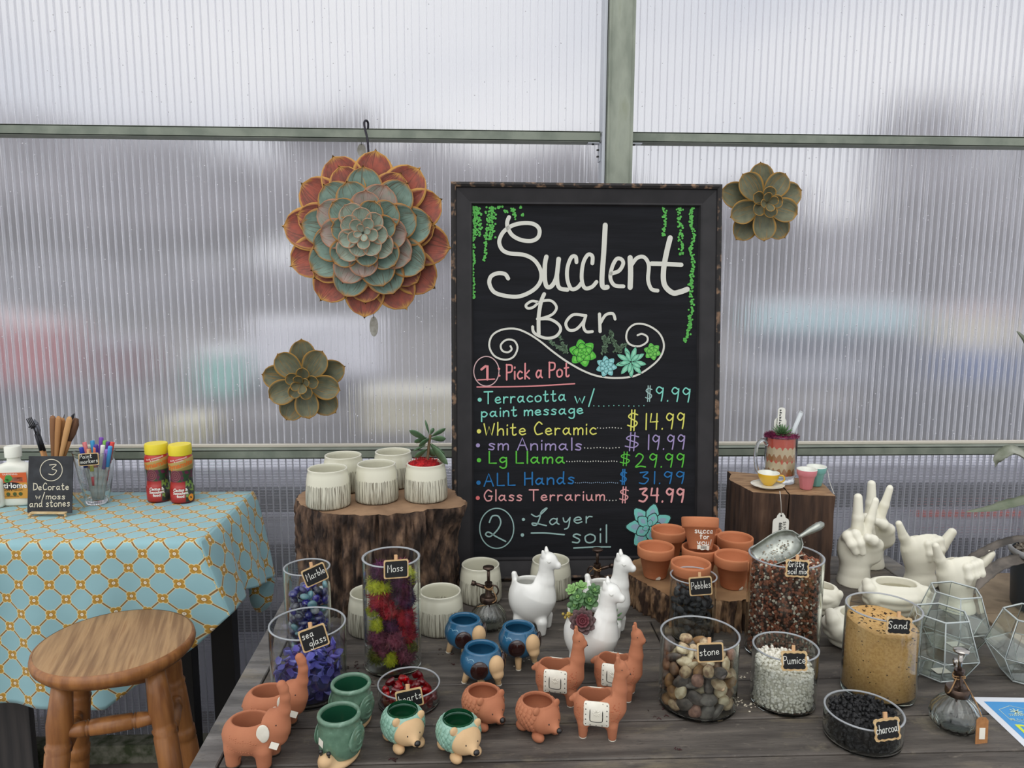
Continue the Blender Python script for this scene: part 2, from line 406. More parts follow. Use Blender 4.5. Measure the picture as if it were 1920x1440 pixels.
# raindrops and condensation beads on the sheet
dm = glass('water_bead', ior=1.33)
b = MB()
for i in range(1500):
    x = rnd.uniform(-1.5, 2.1); z = rnd.uniform(-.1, 1.75) if rnd.random() < .8 else rnd.uniform(.2, 1.05)
    r = rnd.uniform(.0012, .0026)
    v = [(x, WALLY-.0045, z-r*.2)]+[(x+r*math.cos(q*PI/3+.3)*.8, WALLY-.0018, z+r*math.sin(q*PI/3+.3)) for q in range(6)]+[(x, WALLY-.0016, z)]
    b.add(v, [(0, 1+(q+1) % 6, 1+q) for q in range(6)]+[(7, 1+q, 1+(q+1) % 6) for q in range(6)])
b.obj('raindrops', dm, wall, kind='stuff')
galv = pbr('galvanised_steel', S(128, 135, 122), S(150, 156, 142), scale=26, rough=.55, metal=.25, bump=.15, c3=S(140, 146, 128), stretch=(1, 1, .35))
galvd = pbr('galvanised_rail', S(112, 120, 108), S(130, 137, 124), scale=20, rough=.5, metal=.25, bump=.1)
silver = pbr('bright_flange', S(190, 194, 200), rough=.35, metal=.5)
blackm = pbr('black_screw', S(40, 38, 36), rough=.5)
def chan(a, c, z, h, y0, y1, mat, name='rail', par=None):   # C-section rail with lips
    b = MB(); b.add(*box((a+c)/2, y0+.0015, z, c-a, .003, h, .0008))
    b.add(*box((a+c)/2, (y0+y1)/2, z+h/2-.0015, c-a, y1-y0, .003)); b.add(*box((a+c)/2, (y0+y1)/2, z-h/2+.0015, c-a, y1-y0, .003))
    return b.obj(name, mat, par, smooth=False)
t1 = bpy.data.objects.new('trim_1', None); C.objects.link(t1); t1['kind'] = 'structure'
b = MB(); b.add(*box((XP0+XP1)/2, 2.105, .6, XP1-XP0, .006, 2.8, .001)); b.add(*box(XP1-.002, 2.14, .6, .004, .075, 2.8)); b.add(*box(XP0+.002, 2.14, .6, .004, .075, 2.8))
for zz in (-.028, .028): b.add(*tube([((XP0+XP1)/2+zz, 2.1015, -.7), ((XP0+XP1)/2+zz, 2.1015, 2.0)], .0012, 6))
b.obj('post', galv, t1, smooth=False)
b = MB(); b.add(*box(XP0-.006, 2.15, .6, .008, .06, 2.8)); b.obj('flange', silver, t1, smooth=False)
for i, (zz, hh) in enumerate(((ZG1, .027), (ZG2, .026))):
    t = bpy.data.objects.new('trim_%d' % (i+2), None); C.objects.link(t); t['kind'] = 'structure'
    chan(X0, XP0-.012, zz, hh, 2.14, 2.195, galvd, par=t); chan(XP1, X1, zz, hh, 2.14, 2.195, galvd, par=t)
    if i == 0:
        for s, x in ((1, XP0-.012), (-1, XP1+.002)):
            b = MB(); b.add(*box(x-s*.016, 2.16, zz-hh/2-.002, .034, .03, .003)); b.add(*box(x-s*.0, 2.16, zz-hh/2-.026 if s > 0 else zz-hh/2-.003, .003, .03, .05 if s > 0 else .004))
            b.obj('bracket', silver, t, smooth=False)
            b = MB()
            for (qx, qz) in ([(-.018, -.005), (-.005, -.02), (-.005, -.038)] if s > 0 else [(.012, -.005)]):
                b.add(*box(x+qx, 2.155, zz-hh/2+qz, .006, .008, .004, .001))
            b.obj('screw', blackm, t)
    else:
        b = MB(); b.add(*box((X0+X1)/2, 2.185, zz+hh/2+.004, X1-X0, .02, .006)); b.obj('ledge', pbr('pale_sealant', S(196, 190, 176), rough=.7), t, smooth=False)
b = MB(); b.add(*box(-1.44, 2.14, .5, .07, .07, 2.5, .002)); struct('trim_4', b, galv, smooth=False)
b = MB(); b.add(*box(.3, 2.17, FLOOR+.03, 4.4, .06, .06, .004)); struct('trim_5', b, pbr('mossy_sill', S(120, 118, 104), S(60, 68, 44), scale=30, rough=.9, bump=.5), smooth=False)

# ------------------------------------------------------------------ outside, seen through the sheet
def outcrate(px0, px1, py0, py1, Y, col, lid, label, cat='crate', name='storage_crate'):
    p = V(px0+3, py1-2, Y); q = V(px1-3, py0, Y); W, H = q.x-p.x, q.z-p.z
    t = thing(name, label, cat, ((p.x+q.x)/2, Y, p.z))
    b = MB(); b.add(*box(0, .2, H*.42, W*.94, .4, H*.84, .02))
    for k in range(4): b.add(*box(-W*.36+k*W*.24, -.005, H*.4, W*.05, .02, H*.7, .004))
    b.obj('body', pbr('plastic_'+name+label[:9], col, rough=.5), t, smooth=False)
    b = MB(); b.add(*box(0, .2, H*.92, W, .44, H*.16, .015)); b.add(*box(0, -.03, H*.9, W*.3, .03, H*.08, .005))
    b.obj('lid', pbr('lid_'+name+label[:9], lid, rough=.5), t, smooth=False); return t
def outbench(px0, px1, py, Y, label, col=S(70, 66, 66)):
    p = V(px0, py, Y); q = V(px1, py, Y); t = thing('nursery_bench', label, 'bench', ((p.x+q.x)/2, Y, FLOOR))
    H = p.z-FLOOR; W = q.x-p.x; m = pbr('bench_wood', col, S(96, 90, 86), scale=8, stretch=(.3, 3, 3), rough=.8)
    for k in range(5):
        b = MB(); b.add(*box(0, k*.2, H-.02, W, .16, .04, .004)); b.obj('slat', m, t, smooth=False)
    for x in (-W*.45, 0, W*.45):
        for y in (0, .8):
            b = MB(); b.add(*box(x, y, (H-.04)/2, .08, .08, H-.04, .004)); b.obj('leg', m, t, smooth=False)
    b = MB(); b.add(*box(0, .0, H*.45, W, .03, .12)); b.obj('rail', m, t, smooth=False)
outbench(-60, 420, 700, 7, 'long dark bench outside, blurred, behind the left of the plastic wall')
outbench(425, 900, 725, 7, 'dark bench outside, blurred, right of the long left one')
outbench(1330, 2050, 700, 7, 'dark bench outside, blurred, behind the plastic wall right of the chalkboard')
outcrate(-40, 110, 575, 700, 7.05, S(205, 150, 155), S(240, 225, 225), 'pale red crate with white lid outside, leftmost blur')
outcrate(112, 205, 590, 698, 7.05, S(190, 84, 90), S(235, 205, 205), 'strong red crate outside, between two pale ones')
outcrate(240, 335, 625, 698, 7.05, S(120, 60, 70), S(150, 140, 150), 'dark maroon low crate outside, blurred')
outcrate(425, 500, 640, 722, 7.05, S(140, 212, 198), S(235, 240, 240), 'teal crate with white lid seen blurred through the left wall sheet')
outcrate(505, 740, 592, 690, 7.05, S(225, 225, 232), S(245, 245, 250), 'white crate seen blurred beside the teal one')
outcrate(1360, 1640, 562, 612, 7.05, S(190, 225, 230), S(240, 245, 250), 'pale aqua crate outside, blurred, right of the chalkboard')
outcrate(1655, 1800, 570, 640, 7.05, S(225, 215, 190), S(225, 200, 200), 'cream crate outside, blurred, right of the pale aqua one')
outcrate(1680, 1800, 648, 699, 6.6, S(70, 105, 165), S(90, 120, 175), 'low blue crate outside, in front of the cream one')
outcrate(1810, 1960, 615, 690, 7.05, S(70, 74, 84), S(225, 228, 235), 'dark crate with white lid outside, rightmost blur')
outcrate(1360, 1560, 616, 655, 7.05, S(86, 94, 112), S(120, 128, 146), 'long low slate blue crate outside under the pale aqua one')
outcrate(1565, 1650, 618, 697, 7.05, S(74, 80, 98), S(96, 102, 120), 'slate crate outside left of the low blue one')
outcrate(1360, 1560, 660, 699, 7.05, S(176, 180, 190), S(200, 204, 212), 'long pale grey crate outside right of the chalkboard')
outcrate(505, 740, 694, 722, 7.05, S(84, 82, 92), S(150, 150, 158), 'dark low crate under the white one outside')
outcrate(690, 900, 715, 790, 5.6, S(206, 200, 170), S(220, 216, 196), 'low pale yellow crate on the gravel outside')
outcrate(340, 415, 770, 815, 4.6, S(206, 200, 150), S(214, 208, 176), 'small yellow crate on the gravel outside, behind the red bottles')
outcrate(1560, 1900, 700, 790, 6.2, S(46, 48, 58), S(60, 62, 72), 'long dark crate on the gravel outside, right')
outcrate(-20, 300, 712, 745, 6.2, S(60, 56, 66), S(70, 66, 76), 'long dark low crate outside, left')
# low trays on a dark rack against the outside of the wall
rk = thing('tray_rack', 'low dark rack of pale plastic trays pressed against the outside of the wall', 'rack', (0, 2.5, FLOOR))
dk = pbr('rack_dark', S(40, 44, 54), rough=.8); lt = pbr('tray_pale', S(226, 226, 236), S(206, 206, 218), scale=3, rough=.5)
for (pa, pb) in ((905, 945), (1010, 1062), (1130, 1160)):
    a = V(960, pb, 2.5).z-FLOOR; c = V(960, pa, 2.5).z-FLOOR
    b = MB(); b.add(*box(.3, 0, (a+c)/2, 5, .05, c-a, .003)); b.obj('rail', dk, rk, smooth=False)
for (pa, pb, dy) in ((862, 903, .1), (947, 1008, .1), (1064, 1128, .1), (1164, 1400, .1)):
    a = V(960, pb, 2.6).z-FLOOR; c = V(960, pa, 2.6).z-FLOOR
    for k in range(6):
        b = MB(); b.add(*box(-1.7+k*.8, dy+.12, (a+c)/2, .77, .3, c-a, .01)); b.obj('tray', lt, rk, smooth=False)
p = V(1700, 953, 2.56); q = V(1890, 953, 2.56)
b = MB(); b.add(*box((p.x+q.x)/2, 2.56, p.z, q.x-p.x, .02, .022, .004))
tag(b.obj('orange_strip', pbr('orange_plastic', S(255, 96, 70), rough=.5)), 'blurred orange strip outside behind the right white hands', 'strip')
# trees
tm = pbr('tree_grey', S(128, 124, 130), S(154, 150, 154), scale=2, rough=.9); km = pbr('trunk_grey', S(80, 74, 74), rough=.9)
def tree_mesh(seed):
    r_ = random.Random(seed); b = MB()
    for k in range(26):
        a = r_.uniform(0, 2*PI); rr = r_.uniform(0, 1.6); z = r_.uniform(2.0, 7.0); s = r_.uniform(.5, 1.1)*(1.15-abs(z-4.5)/5)
        v, f = sphere(1, 9, 6); v = [Vector(p)*(1+.25*mnoise.noise(Vector(p)*2+Vector((k, seed, 0)))) for p in v]
        b.add(v, f, T(rr*math.cos(a), rr*math.sin(a), z, s=(s*1.1, s*1.1, s)))
    return mesh('crown', b.v, b.f)
crowns = [tree_mesh(i) for i in range(4)]
for cme in crowns: cme.materials.append(tm)
tb = MB(); tb.add(*tube([(0, 0, 0), (.1, 0, 1.5), (0, .05, 3), (.05, 0, 5)], [.25, .2, .14, .05], 8))
for k in range(6):
    a = k*1.05; tb.add(*tube([(0, 0, 2+k*.4), (math.cos(a)*1, math.sin(a)*1, 3.2+k*.5)], [.08, .03], 6))
tme = mesh('trunk', tb.v, tb.f); tme.materials.append(km)
_h = [(-22, .95), (-18.5, .8), (-15, 1.0), (-11.5, .9), (-8, .82), (-5, 1.0), (-2, .92), (1, .85), (4, .8), (7, .7), (10, .66), (13, .68), (16, .9), (19, 1.15), (22, 1.3), (25, 1.4)]
hts = [(-24+i*2.15, .88*float(np.interp(-24+i*2.15, [q[0] for q in _h], [q[1] for q in _h]))) for i in range(24)]
for i, (x, hh) in enumerate(hts):
    t = thing('tree', 'grey tree far outside, only a blur through the plastic wall', 'tree', (x, 28+(i % 3)*5.6, FLOOR), i*1.3, 'blurred trees beyond the wall')
    t.scale = (1.0, .9, hh*(1+.1*(i % 3)))
    link('crown', crowns[i % 4], None, t); link('trunk', tme, None, t)
b = MB()
pr = [(-60, 2.6)]+[(-50+i*5, 2.2+1.4*mnoise.noise(Vector((i*.6, 0, 0)))+max(0, (i-11))*.75) for i in range(21)]+[(60, 9)]
v = []; f = []
for i, (x, z) in enumerate(pr): v += [(x, 40, FLOOR), (x, 44, FLOOR+z), (x, 60, FLOOR+z*.9)]
for i in range(len(pr)-1):
    for k in (0, 1): f.append((3*i+k, 3*i+3+k, 3*i+4+k, 3*i+1+k))
b.add(v, f); o = b.obj('hillside', pbr('hill_grey', S(134, 131, 136), S(156, 153, 157), scale=.4, rough=.95)); o['kind'] = 'structure'

# ================================================================== DARK PLANK TABLE
def plankmat(name, c1, c2, c3):
    m = pbr(name, c1, c2, scale=5, stretch=(1.2, 9, 9), rough=.62, bump=.5, bscale=14, bstretch=(2, 26, 26), c3=c3, ramp=(.36, .6), detail=9, rand=.12, dist=.0016)
    n = m.node_tree.nodes; L = m.node_tree.links; b = n['Principled BSDF']
    old = b.inputs['Base Color'].links[0].from_socket
    t = [q for q in n if q.type == 'TEX_COORD'][0]
    z = n.new('ShaderNodeTexNoise'); z.inputs['Scale'].default_value = 9; z.inputs['Detail'].default_value = 8; z.inputs['Roughness'].default_value = .7
    r = n.new('ShaderNodeValToRGB'); r.color_ramp.elements[0].position = .6; r.color_ramp.elements[0].color = (0, 0, 0, 1); r.color_ramp.elements[1].position = .78; r.color_ramp.elements[1].color = (.6, .6, .6, 1)
    mx = n.new('ShaderNodeMix'); mx.data_type = 'RGBA'; mx.inputs[7].default_value = (*S(150, 140, 118), 1)
    L.new(t.outputs['Object'], z.inputs[0]); L.new(z.outputs[0], r.inputs[0]); L.new(r.outputs[0], mx.inputs[0]); L.new(old, mx.inputs[6])
    def layer(prev, sc, st, p0, p1, col, amt):
        m_ = n.new('ShaderNodeMapping'); m_.inputs['Scale'].default_value = st; m_.inputs['Location'].default_value = (sc*.37, 3, 1)
        z_ = n.new('ShaderNodeTexNoise'); z_.inputs['Scale'].default_value = sc; z_.inputs['Detail'].default_value = 10; z_.inputs['Roughness'].default_value = .65
        r_ = n.new('ShaderNodeValToRGB'); r_.color_ramp.elements[0].position = p0; r_.color_ramp.elements[0].color = (0, 0, 0, 1); r_.color_ramp.elements[1].position = p1; r_.color_ramp.elements[1].color = (amt, amt, amt, 1)
        x_ = n.new('ShaderNodeMix'); x_.data_type = 'RGBA'; x_.inputs[7].default_value = (*col, 1)
        L.new(t.outputs['Object'], m_.inputs[0]); L.new(m_.outputs[0], z_.inputs[0]); L.new(z_.outputs[0], r_.inputs[0]); L.new(r_.outputs[0], x_.inputs[0]); L.new(prev, x_.inputs[6]); return x_.outputs[2]
    q_ = layer(mx.outputs[2], 60, (1, 5, 5), .56, .66, S(48, 44, 42), .6)
    q_ = layer(q_, 34, (1.2, 2.2, 2), .60, .72, S(140, 130, 118), .5)
    q_ = layer(q_, 3.5, (1, 1.6, 1), .50, .72, S(52, 44, 40), .55)
    q_ = layer(q_, 5, (1.3, 3.5, 1), .56, .74, S(142, 130, 106), .55)
    L.new(q_, b.inputs['Base Color'])
    return m
tabm = plankmat('weathered_plank', S(62, 57, 53), S(90, 84, 78), S(108, 100, 92))
trimm = plankmat('weathered_edge_plank', S(84, 82, 80), S(118, 115, 112), S(134, 130, 124))
tab = thing('plank_table', 'large weathered dark grey plank table carrying the pots and jars', 'table', (0, 0, FLOOR))
TZ = -FLOOR
seams = [1.115, 1.233, 1.35, 1.467, 1.585, 1.70, 1.82]
XL, XR = -.378, .992
def plank(poly, mat, name='plank'):
    n = 24; bm = bmesh.new()
    v, f = prism(poly, TZ-.034, TZ)
    vs = [bm.verts.new(p) for p in v]
    for q in f: bm.faces.new([vs[i] for i in q])
    bmesh.ops.bevel(bm, geom=list(bm.edges), offset=.0018, segments=1, affect='EDGES')
    me = bpy.data.meshes.new(name); bm.to_mesh(me); bm.free(); return link(name, me, mat, tab)
g_ = .0016
plank([(XL+g_, 1.022+g_), (XR-g_, 1.018+g_), (XR-g_, seams[0]-g_), (XL+g_, seams[0]-g_)], tabm)
plank([(-.415, .972), (XR+.052, .972), (XR+.052, 1.018-g_), (-.415, 1.022-g_)], tabm, 'edge_plank')
for k in range(6):
    y0, y1 = seams[k]+g_, seams[k+1]-g_
    if k in (2, 4):
        plank([(XL+g_, y0), (.35, y0), (.35, y1), (XL+g_, y1)], tabm); plank([(.353, y0), (XR-g_, y0), (XR-g_, y1), (.353, y1)], tabm)
    else: plank([(XL+g_, y0), (XR-g_, y0), (XR-g_, y1), (XL+g_, y1)], tabm)
plank([(-.418, 1.022), (XL-g_, 1.022), (XL-g_, 1.82), (-.432, 1.82)], trimm, 'edge_plank')
plank([(XR+g_, 1.020), (XR+.052, 1.020), (XR+.052, 1.82), (XR+g_, 1.82)], trimm, 'edge_plank')
dkm = pbr('black_paint', S(20, 19, 19), rough=.5)
b = MB(); b.add(*box(.3, 1.08, TZ-.09, 1.3, .02, .1)); b.add(*box(.3, 1.76, TZ-.09, 1.3, .02, .1)); b.obj('apron', dkm, tab, smooth=False)
for x in (-.35, .95):
    for y in (1.1, 1.75):
        b = MB(); b.add(*box(x, y, (TZ-.04)/2, .06, .06, TZ-.04, .003)); b.obj('leg', dkm, tab, smooth=False)
# brown bench butted to its right end
bn = thing('side_bench', 'dusty brown bench at the far right, behind the glass terrariums', 'bench', (0, 0, FLOOR))
bbm = pbr('dusty_wood', S(112, 96, 78), S(138, 122, 100), scale=14, rough=.9, bump=.4, bscale=60, c3=S(96, 82, 66))
for k in range(3):
    b = MB(); b.add(*box(1.56, 1.16+k*.218, TZ-.02, 1.0, .215, .034, .002)); b.obj('plank', bbm, bn, smooth=False)
rz_ = V(1850, 1099, 1.72).z
b = MB(); b.add(*box(1.56, 1.735, TZ+rz_/2-.01, 1.0, .025, rz_+.03, .002)); b.obj('back_rim', bbm, bn, smooth=False)
for x in (1.1, 2.0):
    for y in (1.1, 1.68):
        b = MB(); b.add(*box(x, y, (TZ-.037)/2, .05, .05, TZ-.037)); b.obj('leg', bbm, bn, smooth=False)
# crumbs of spilled moss and perlite on the planks
cm = MB(); r_ = random.Random(3)
for (px, py, n_, s_) in ((1380, 1312, 16, 6), (1410, 1325, 20, 10), (1395, 1262, 14, 18), (985, 1228, 10, 22)):
    for k in range(n_):
        p = G(px+r_.gauss(0, s_), py+r_.gauss(0, s_*.6)); s = r_.uniform(.0006, .0018)
        cm.add(*sphere(s, 5, 4, (p.x, p.y, s*.5), (1.4, 1, .6)))
tag(cm.obj('perlite_crumbs', pbr('crumb_white', S(214, 204, 184), rough=.9), kind='stuff'), 'scattered white crumbs on the planks between the jars', 'crumbs')
cm = MB()
for (px, py, n_, s_) in ((672, 1250, 12, 9), (690, 1275, 10, 8), (745, 1425, 5, 4), (820, 1232, 8, 20), (1240, 1340, 6, 14), (1270, 1405, 4, 5)):
    for k in range(n_):
        p = G(px+r_.gauss(0, s_), py+r_.gauss(0, s_*.5)); s = r_.uniform(.0008, .002); a = r_.uniform(0, 6)
        cm.add(*tube([(p.x, p.y, .001), (p.x+s*3*math.cos(a), p.y+s*3*math.sin(a), .0016), (p.x+s*4*math.cos(a+.7), p.y+s*4*math.sin(a+.7), .001)], s*.35, 5))
tag(cm.obj('moss_crumbs', pbr('crumb_dark', S(70, 30, 34), S(36, 30, 26), scale=40, rough=.9), kind='stuff'), 'dark crumbs of dried moss and bark on the planks', 'crumbs')
# ================================================================== LEFT TABLE WITH CLOTH
class NB:   # tiny helper for math nodes
    def __init__(s, nt): s.n = nt.nodes; s.L = nt.links
    def m(s, op, a, b=None, c=None):
        q = s.n.new('ShaderNodeMath'); q.operation = op
        for i, x in enumerate((a, b, c)):
            if x is None: continue
            if isinstance(x, (int, float)): q.inputs[i].default_value = x
            else: s.L.new(x, q.inputs[i])
        return q.outputs[0]
    def mix(s, fac, a, b):
        q = s.n.new('ShaderNodeMix'); q.data_type = 'RGBA'
        for i, x in ((0, fac), (6, a), (7, b)):
            if isinstance(x, tuple): q.inputs[i].default_value = (*x, 1)
            elif isinstance(x, (int, float)): q.inputs[i].default_value = x
            else: s.L.new(x, q.inputs[i])
        return q.outputs[2]
    def lt(s, a, v, soft=.012):   # 1 where a < v
        q = s.n.new('ShaderNodeMapRange'); q.inputs[1].default_value = v-soft; q.inputs[2].default_value = v+soft
        q.inputs[3].default_value = 1; q.inputs[4].default_value = 0; s.L.new(a, q.inputs[0]); return q.outputs[0]
cl = bpy.data.materials.new('printed_cotton'); cl.use_nodes = True
B = NB(cl.node_tree); bs = B.n['Principled BSDF']; bs.inputs['Roughness'].default_value = .85; bs.inputs['Sheen Weight'].default_value = .15
uvn = B.n.new('ShaderNodeUVMap'); sp = B.n.new('ShaderNodeSeparateXYZ'); B.L.new(uvn.outputs[0], sp.inputs[0])
a = B.m('ADD', sp.outputs[0], sp.outputs[1]); b_ = B.m('SUBTRACT', sp.outputs[0], sp.outputs[1])
pa = B.m('ABSOLUTE', B.m('SUBTRACT', a, B.m('ROUND', a))); pb = B.m('ABSOLUTE', B.m('SUBTRACT', b_, B.m('ROUND', b_)))
ln = B.m('MINIMUM', pa, pb)
def ln2(x, y): return B.m('SQRT', B.m('ADD', B.m('MULTIPLY', x, x), B.m('MULTIPLY', y, y)))
lobe = B.m('MINIMUM', ln2(B.m('SUBTRACT', pa, .14), pb), ln2(pa, B.m('SUBTRACT', pb, .14)))
ctr = ln2(pa, pb)
nzc = B.n.new('ShaderNodeTexNoise'); nzc.inputs['Scale'].default_value = 5; tcc = B.n.new('ShaderNodeTexCoord'); B.L.new(tcc.outputs['Object'], nzc.inputs[0])
base = B.mix(nzc.outputs[0], S(122, 162, 168), S(148, 188, 194))
c = B.mix(B.lt(ln, .052), base, S(214, 200, 152)); c = B.mix(B.lt(ln, .031), c, S(122, 86, 44))
c = B.mix(B.lt(lobe, .135), c, S(222, 206, 150)); c = B.mix(B.lt(lobe, .112), c, S(172, 130, 44))
c = B.mix(B.lt(ctr, .10), c, S(120, 84, 28)); c = B.mix(B.lt(ctr, .075), c, S(226, 214, 186)); c = B.mix(B.lt(ctr, .022), c, S(130, 112, 100))
B.L.new(c, bs.inputs['Base Color'])
wv = B.n.new('ShaderNodeTexNoise'); wv.inputs['Scale'].default_value = 26; bpn = B.n.new('ShaderNodeBump'); bpn.inputs['Strength'].default_value = .25; bpn.inputs['Distance'].default_value = .004
B.L.new(tcc.outputs['Object'], wv.inputs[0]); B.L.new(wv.outputs[0], bpn.inputs['Height']); B.L.new(bpn.outputs[0], bs.inputs['Normal'])

CT = .093                     # cloth top height
CX, CYF, CYB = -.645, 1.72, 2.13
ct = thing('side_table', 'black framed table hidden under the blue patterned cloth', 'table', (0, 0, FLOOR))
b = MB(); b.add(*box(-1.15, (CYF+CYB)/2, CT-FLOOR-.018, .98, CYB-CYF-.02, .025, .002)); b.obj('tabletop', dkm, ct, smooth=False)
for x, y in ((V(422, 1200, 2.09).x, 2.09), (V(352, 1350, 2.06).x, 2.06), (-1.58, 2.06), (-1.58, 1.76)):
    b = MB(); b.add(*box(x, y, (CT-FLOOR-.03)/2, .062, .05, CT-FLOOR-.03, .002)); b.obj('leg', dkm, ct, smooth=False)
CELL = 57.7*mpp(V(200, 1025, CYF-.01))
X_L = -1.62
def hemz(x):   # hem heights taken along the front
    pts = [(-1.62, V(-300, 1318, 1.71).z), (V(0, 1322, 1.71).x, V(0, 1322, 1.71).z), (V(200, 1328, 1.71).x, V(200, 1326, 1.71).z), (V(281, 1266, 1.71).x, V(281, 1270, 1.71).z),
           (V(374, 1203, 1.71).x, V(374, 1203, 1.71).z), (V(435, 1147, 1.70).x, V(435, 1147, 1.70).z)]
    for (xa, za), (xb, zb) in zip(pts, pts[1:]):
        if x <= xb: return za+(zb-za)*(x-xa)/(xb-xa)
    return pts[-1][1]
v = []; f = []; uv = []
NX = 120; NT = 16; ND = 40
xs = [X_L+(CX-X_L)*i/NX for i in range(NX+1)]
for i, x in enumerate(xs):          # top then front drop, one continuous sheet
    for j in range(NT+1):
        y = CYB-(CYB-CYF)*j/NT
        v.append((x, y, CT+.0012*mnoise.noise(Vector((x*9, y*9, 0))))); uv.append((x/CELL, y/CELL))
    endx = V(435, 1147, 1.70).x
    fl = max(0, (x-(CX-.16))/.16)
    xe = x+(endx-CX)*fl**1.5
    L = CT-hemz(xe)
    for j in range(1, ND+1):
        d = L*j/ND; t = j/ND
        rr = .008; yy = CYF-rr*(1-math.exp(-d/.006))-.02*t*fl
        wob = (.010*math.sin(x*19+1)+.006*math.sin(x*43+2))*min(1, d/.18)*(1-fl*.3)
        v.append((x+(endx-CX)*fl**1.5*t**1.1, yy-wob-.004*t, CT-rr*.2*(1-math.exp(-d/.004))-d)); uv.append((x/CELL, (CYF-d)/CELL))
R_ = NT+ND+1
for i in range(NX):
    for j in range(R_-1): f.append((i*R_+j, i*R_+j+1, (i+1)*R_+j+1, (i+1)*R_+j))
# side drop (own vertices, a fold runs down the corner)
k0 = len(v); NY = 44
hb = [(V(435, 1147, 1.70)), (V(462, 1108, 1.84)), (V(490, 1093, 1.97)), (V(513, 1080, 2.10))]
FE = [v[NX*R_+NT+j] for j in range(ND+1)]
for i in range(NY+1):
    s = i/NY; bl = max(0, 1-s*5)**2; y = CYF+(CYB-CYF)*s; q = s*3; k = min(2, int(q)); e = hb[k].lerp(hb[k+1], q-k)
    for j in range(ND+1):
        t = j/ND; wob = (.010*math.sin(s*13)+.005*math.sin(s*27+1))*t*(1-abs(2*s-1)**4)
        q3 = Vector((CX+(e.x-CX)*t**.8+wob+.004*min(1, t*8), y+(e.y-y)*t, CT-(CT-e.z)*t-.001*math.sin(t*PI))).lerp(Vector(FE[j]), bl); v.append(tuple(q3)); uv.append(((CX+t*(CT-e.z))/CELL, y/CELL))
for i in range(NY):
    for j in range(ND): a0 = k0+i*(ND+1)+j; f.append((a0, a0+ND+1, a0+ND+2, a0+1))
# back corner flap folding under the rear of the drop
k1 = len(v); fa = V(466, 1098, 2.10); fb = V(511, 1082, 2.12); fc = V(509, 1128, 2.12); fd = V(484, 1148, 2.11); fe = V(468, 1118, 2.1)
ring = [tuple(p) for p in smooth_pts([fa, fb, V(513, 1104, 2.12), fc, V(500, 1141, 2.12), fd, V(472, 1134, 2.105), fe, fa], 5)]
cen = sum((Vector(p) for p in ring), Vector())/len(ring)
v.append(tuple(cen+Vector((0, -.012, 0)))); uv.append((cen.x/CELL*1.1, cen.z/CELL*1.1))
for p in ring: v.append(p); uv.append((p[0]/CELL*1.1, p[2]/CELL*1.1))
for i in range(len(ring)-1): f.append((k1, k1+1+i, k1+2+i))
cloth = link('tablecloth', mesh('tablecloth', v, f, True, uv), cl)
md = cloth.modifiers.new('thick', 'SOLIDIFY'); md.thickness = .0012; md.offset = -1
tag(cloth, 'light blue cloth with a gold flower lattice draped over the left table', 'tablecloth')
b = MB(); p = V(58, 1380, 1.95)
b.add(*box(p.x-.35, 1.96, (V(20, 1322, 1.95).z+.04-FLOOR)/2+FLOOR, .70, .02, V(20, 1322, 1.95).z+.04-FLOOR, .002))
pn = thing('wood_screen', 'dark grey wooden panel under the cloth at the far left', 'panel', (0, 0, 0))
b.obj('board', pbr('dark_grain', S(58, 56, 56), S(74, 70, 68), scale=6, stretch=(9, 9, .6), rough=.7, bump=.3), pn, smooth=False)
b = MB(); b.add(*box(p.x-.02, 1.972, (V(20, 1322, 1.95).z+.0-FLOOR)/2+FLOOR, .03, .02, V(20, 1322, 1.95).z-FLOOR, .002)); b.obj('batten', MATS['dark_grain'], pn, smooth=False)

CTZ = CT+.0018
# ---------------- chalk sign "3" on a mini easel
chalkb = pbr('chalkboard_black', S(40, 41, 44), S(54, 56, 60), scale=30, rough=.75, bump=.1)
chalkw = pbr('chalk_cream', S(214, 206, 184), rough=.9)
pinew = pbr('pale_pine', S(214, 190, 148), S(196, 168, 122), scale=60, stretch=(1, 1, .2), rough=.6)
base = G(93, 966, CTZ); k = mpp(base); W = 84*k
hh = (V(93, 861, base.y+.02).z-CTZ)/math.cos(.2)
t = thing('easel_sign', 'black easel card numbered 3 reading Decorate with moss and stones', 'sign', (base.x, base.y, CTZ), math.radians(-3))
M0 = T(0, 0, .006, rx=PI/2-.17)
b = MB(); b.add(*box(0, hh/2, -.0015, W, hh, .003, .0005), M=M0); b.obj('card', chalkb, t, smooth=False)
lt_ = MB()
ribbon(lt_, [(W*.02+.17*hh*math.cos(a)*1.16, hh*.755+.19*hh*math.sin(a)) for a in [q*PI/16 for q in range(33)]], .0018, .0006, M0)
handline(lt_, "3", -W*.05, hh*.67, hh*.19, .0018, W*.19, M=M0, z=.0006)
handline(lt_, "DeCorate", -W*.38, hh*.40, hh*.125, .0019, W*.80, .02, M0, .0006)
handline(lt_, "w/moss", -W*.32, hh*.245, hh*.11, .0019, W*.66, 0, M0, .0006)
handline(lt_, "and stones", -W*.45, hh*.10, hh*.13, .0019, W*.90, .03, M0, .0006)
lt_.obj('lettering', chalkw, t, smooth=False)
for sx in (-1, 1):
    b = MB(); b.add(*tube([(sx*W*.42, -.012, .0018), (sx*W*.36, -.002, .004), (sx*W*.30, .010, .010), (sx*W*.05, .012+hh*.13, hh*.7)], .0028, 6)); b.obj('leg', pinew, t)
b = MB(); b.add(*tube([(W*.1, .020+hh*.10, hh*.6), (W*.5, .060, .003)], .0028, 6)); b.obj('back_leg', pinew, t)
b = MB(); b.add(*box(0, -.004, .0075, W*.8, .011, .004, .0008)); b.obj('ledge', pinew, t, smooth=False)

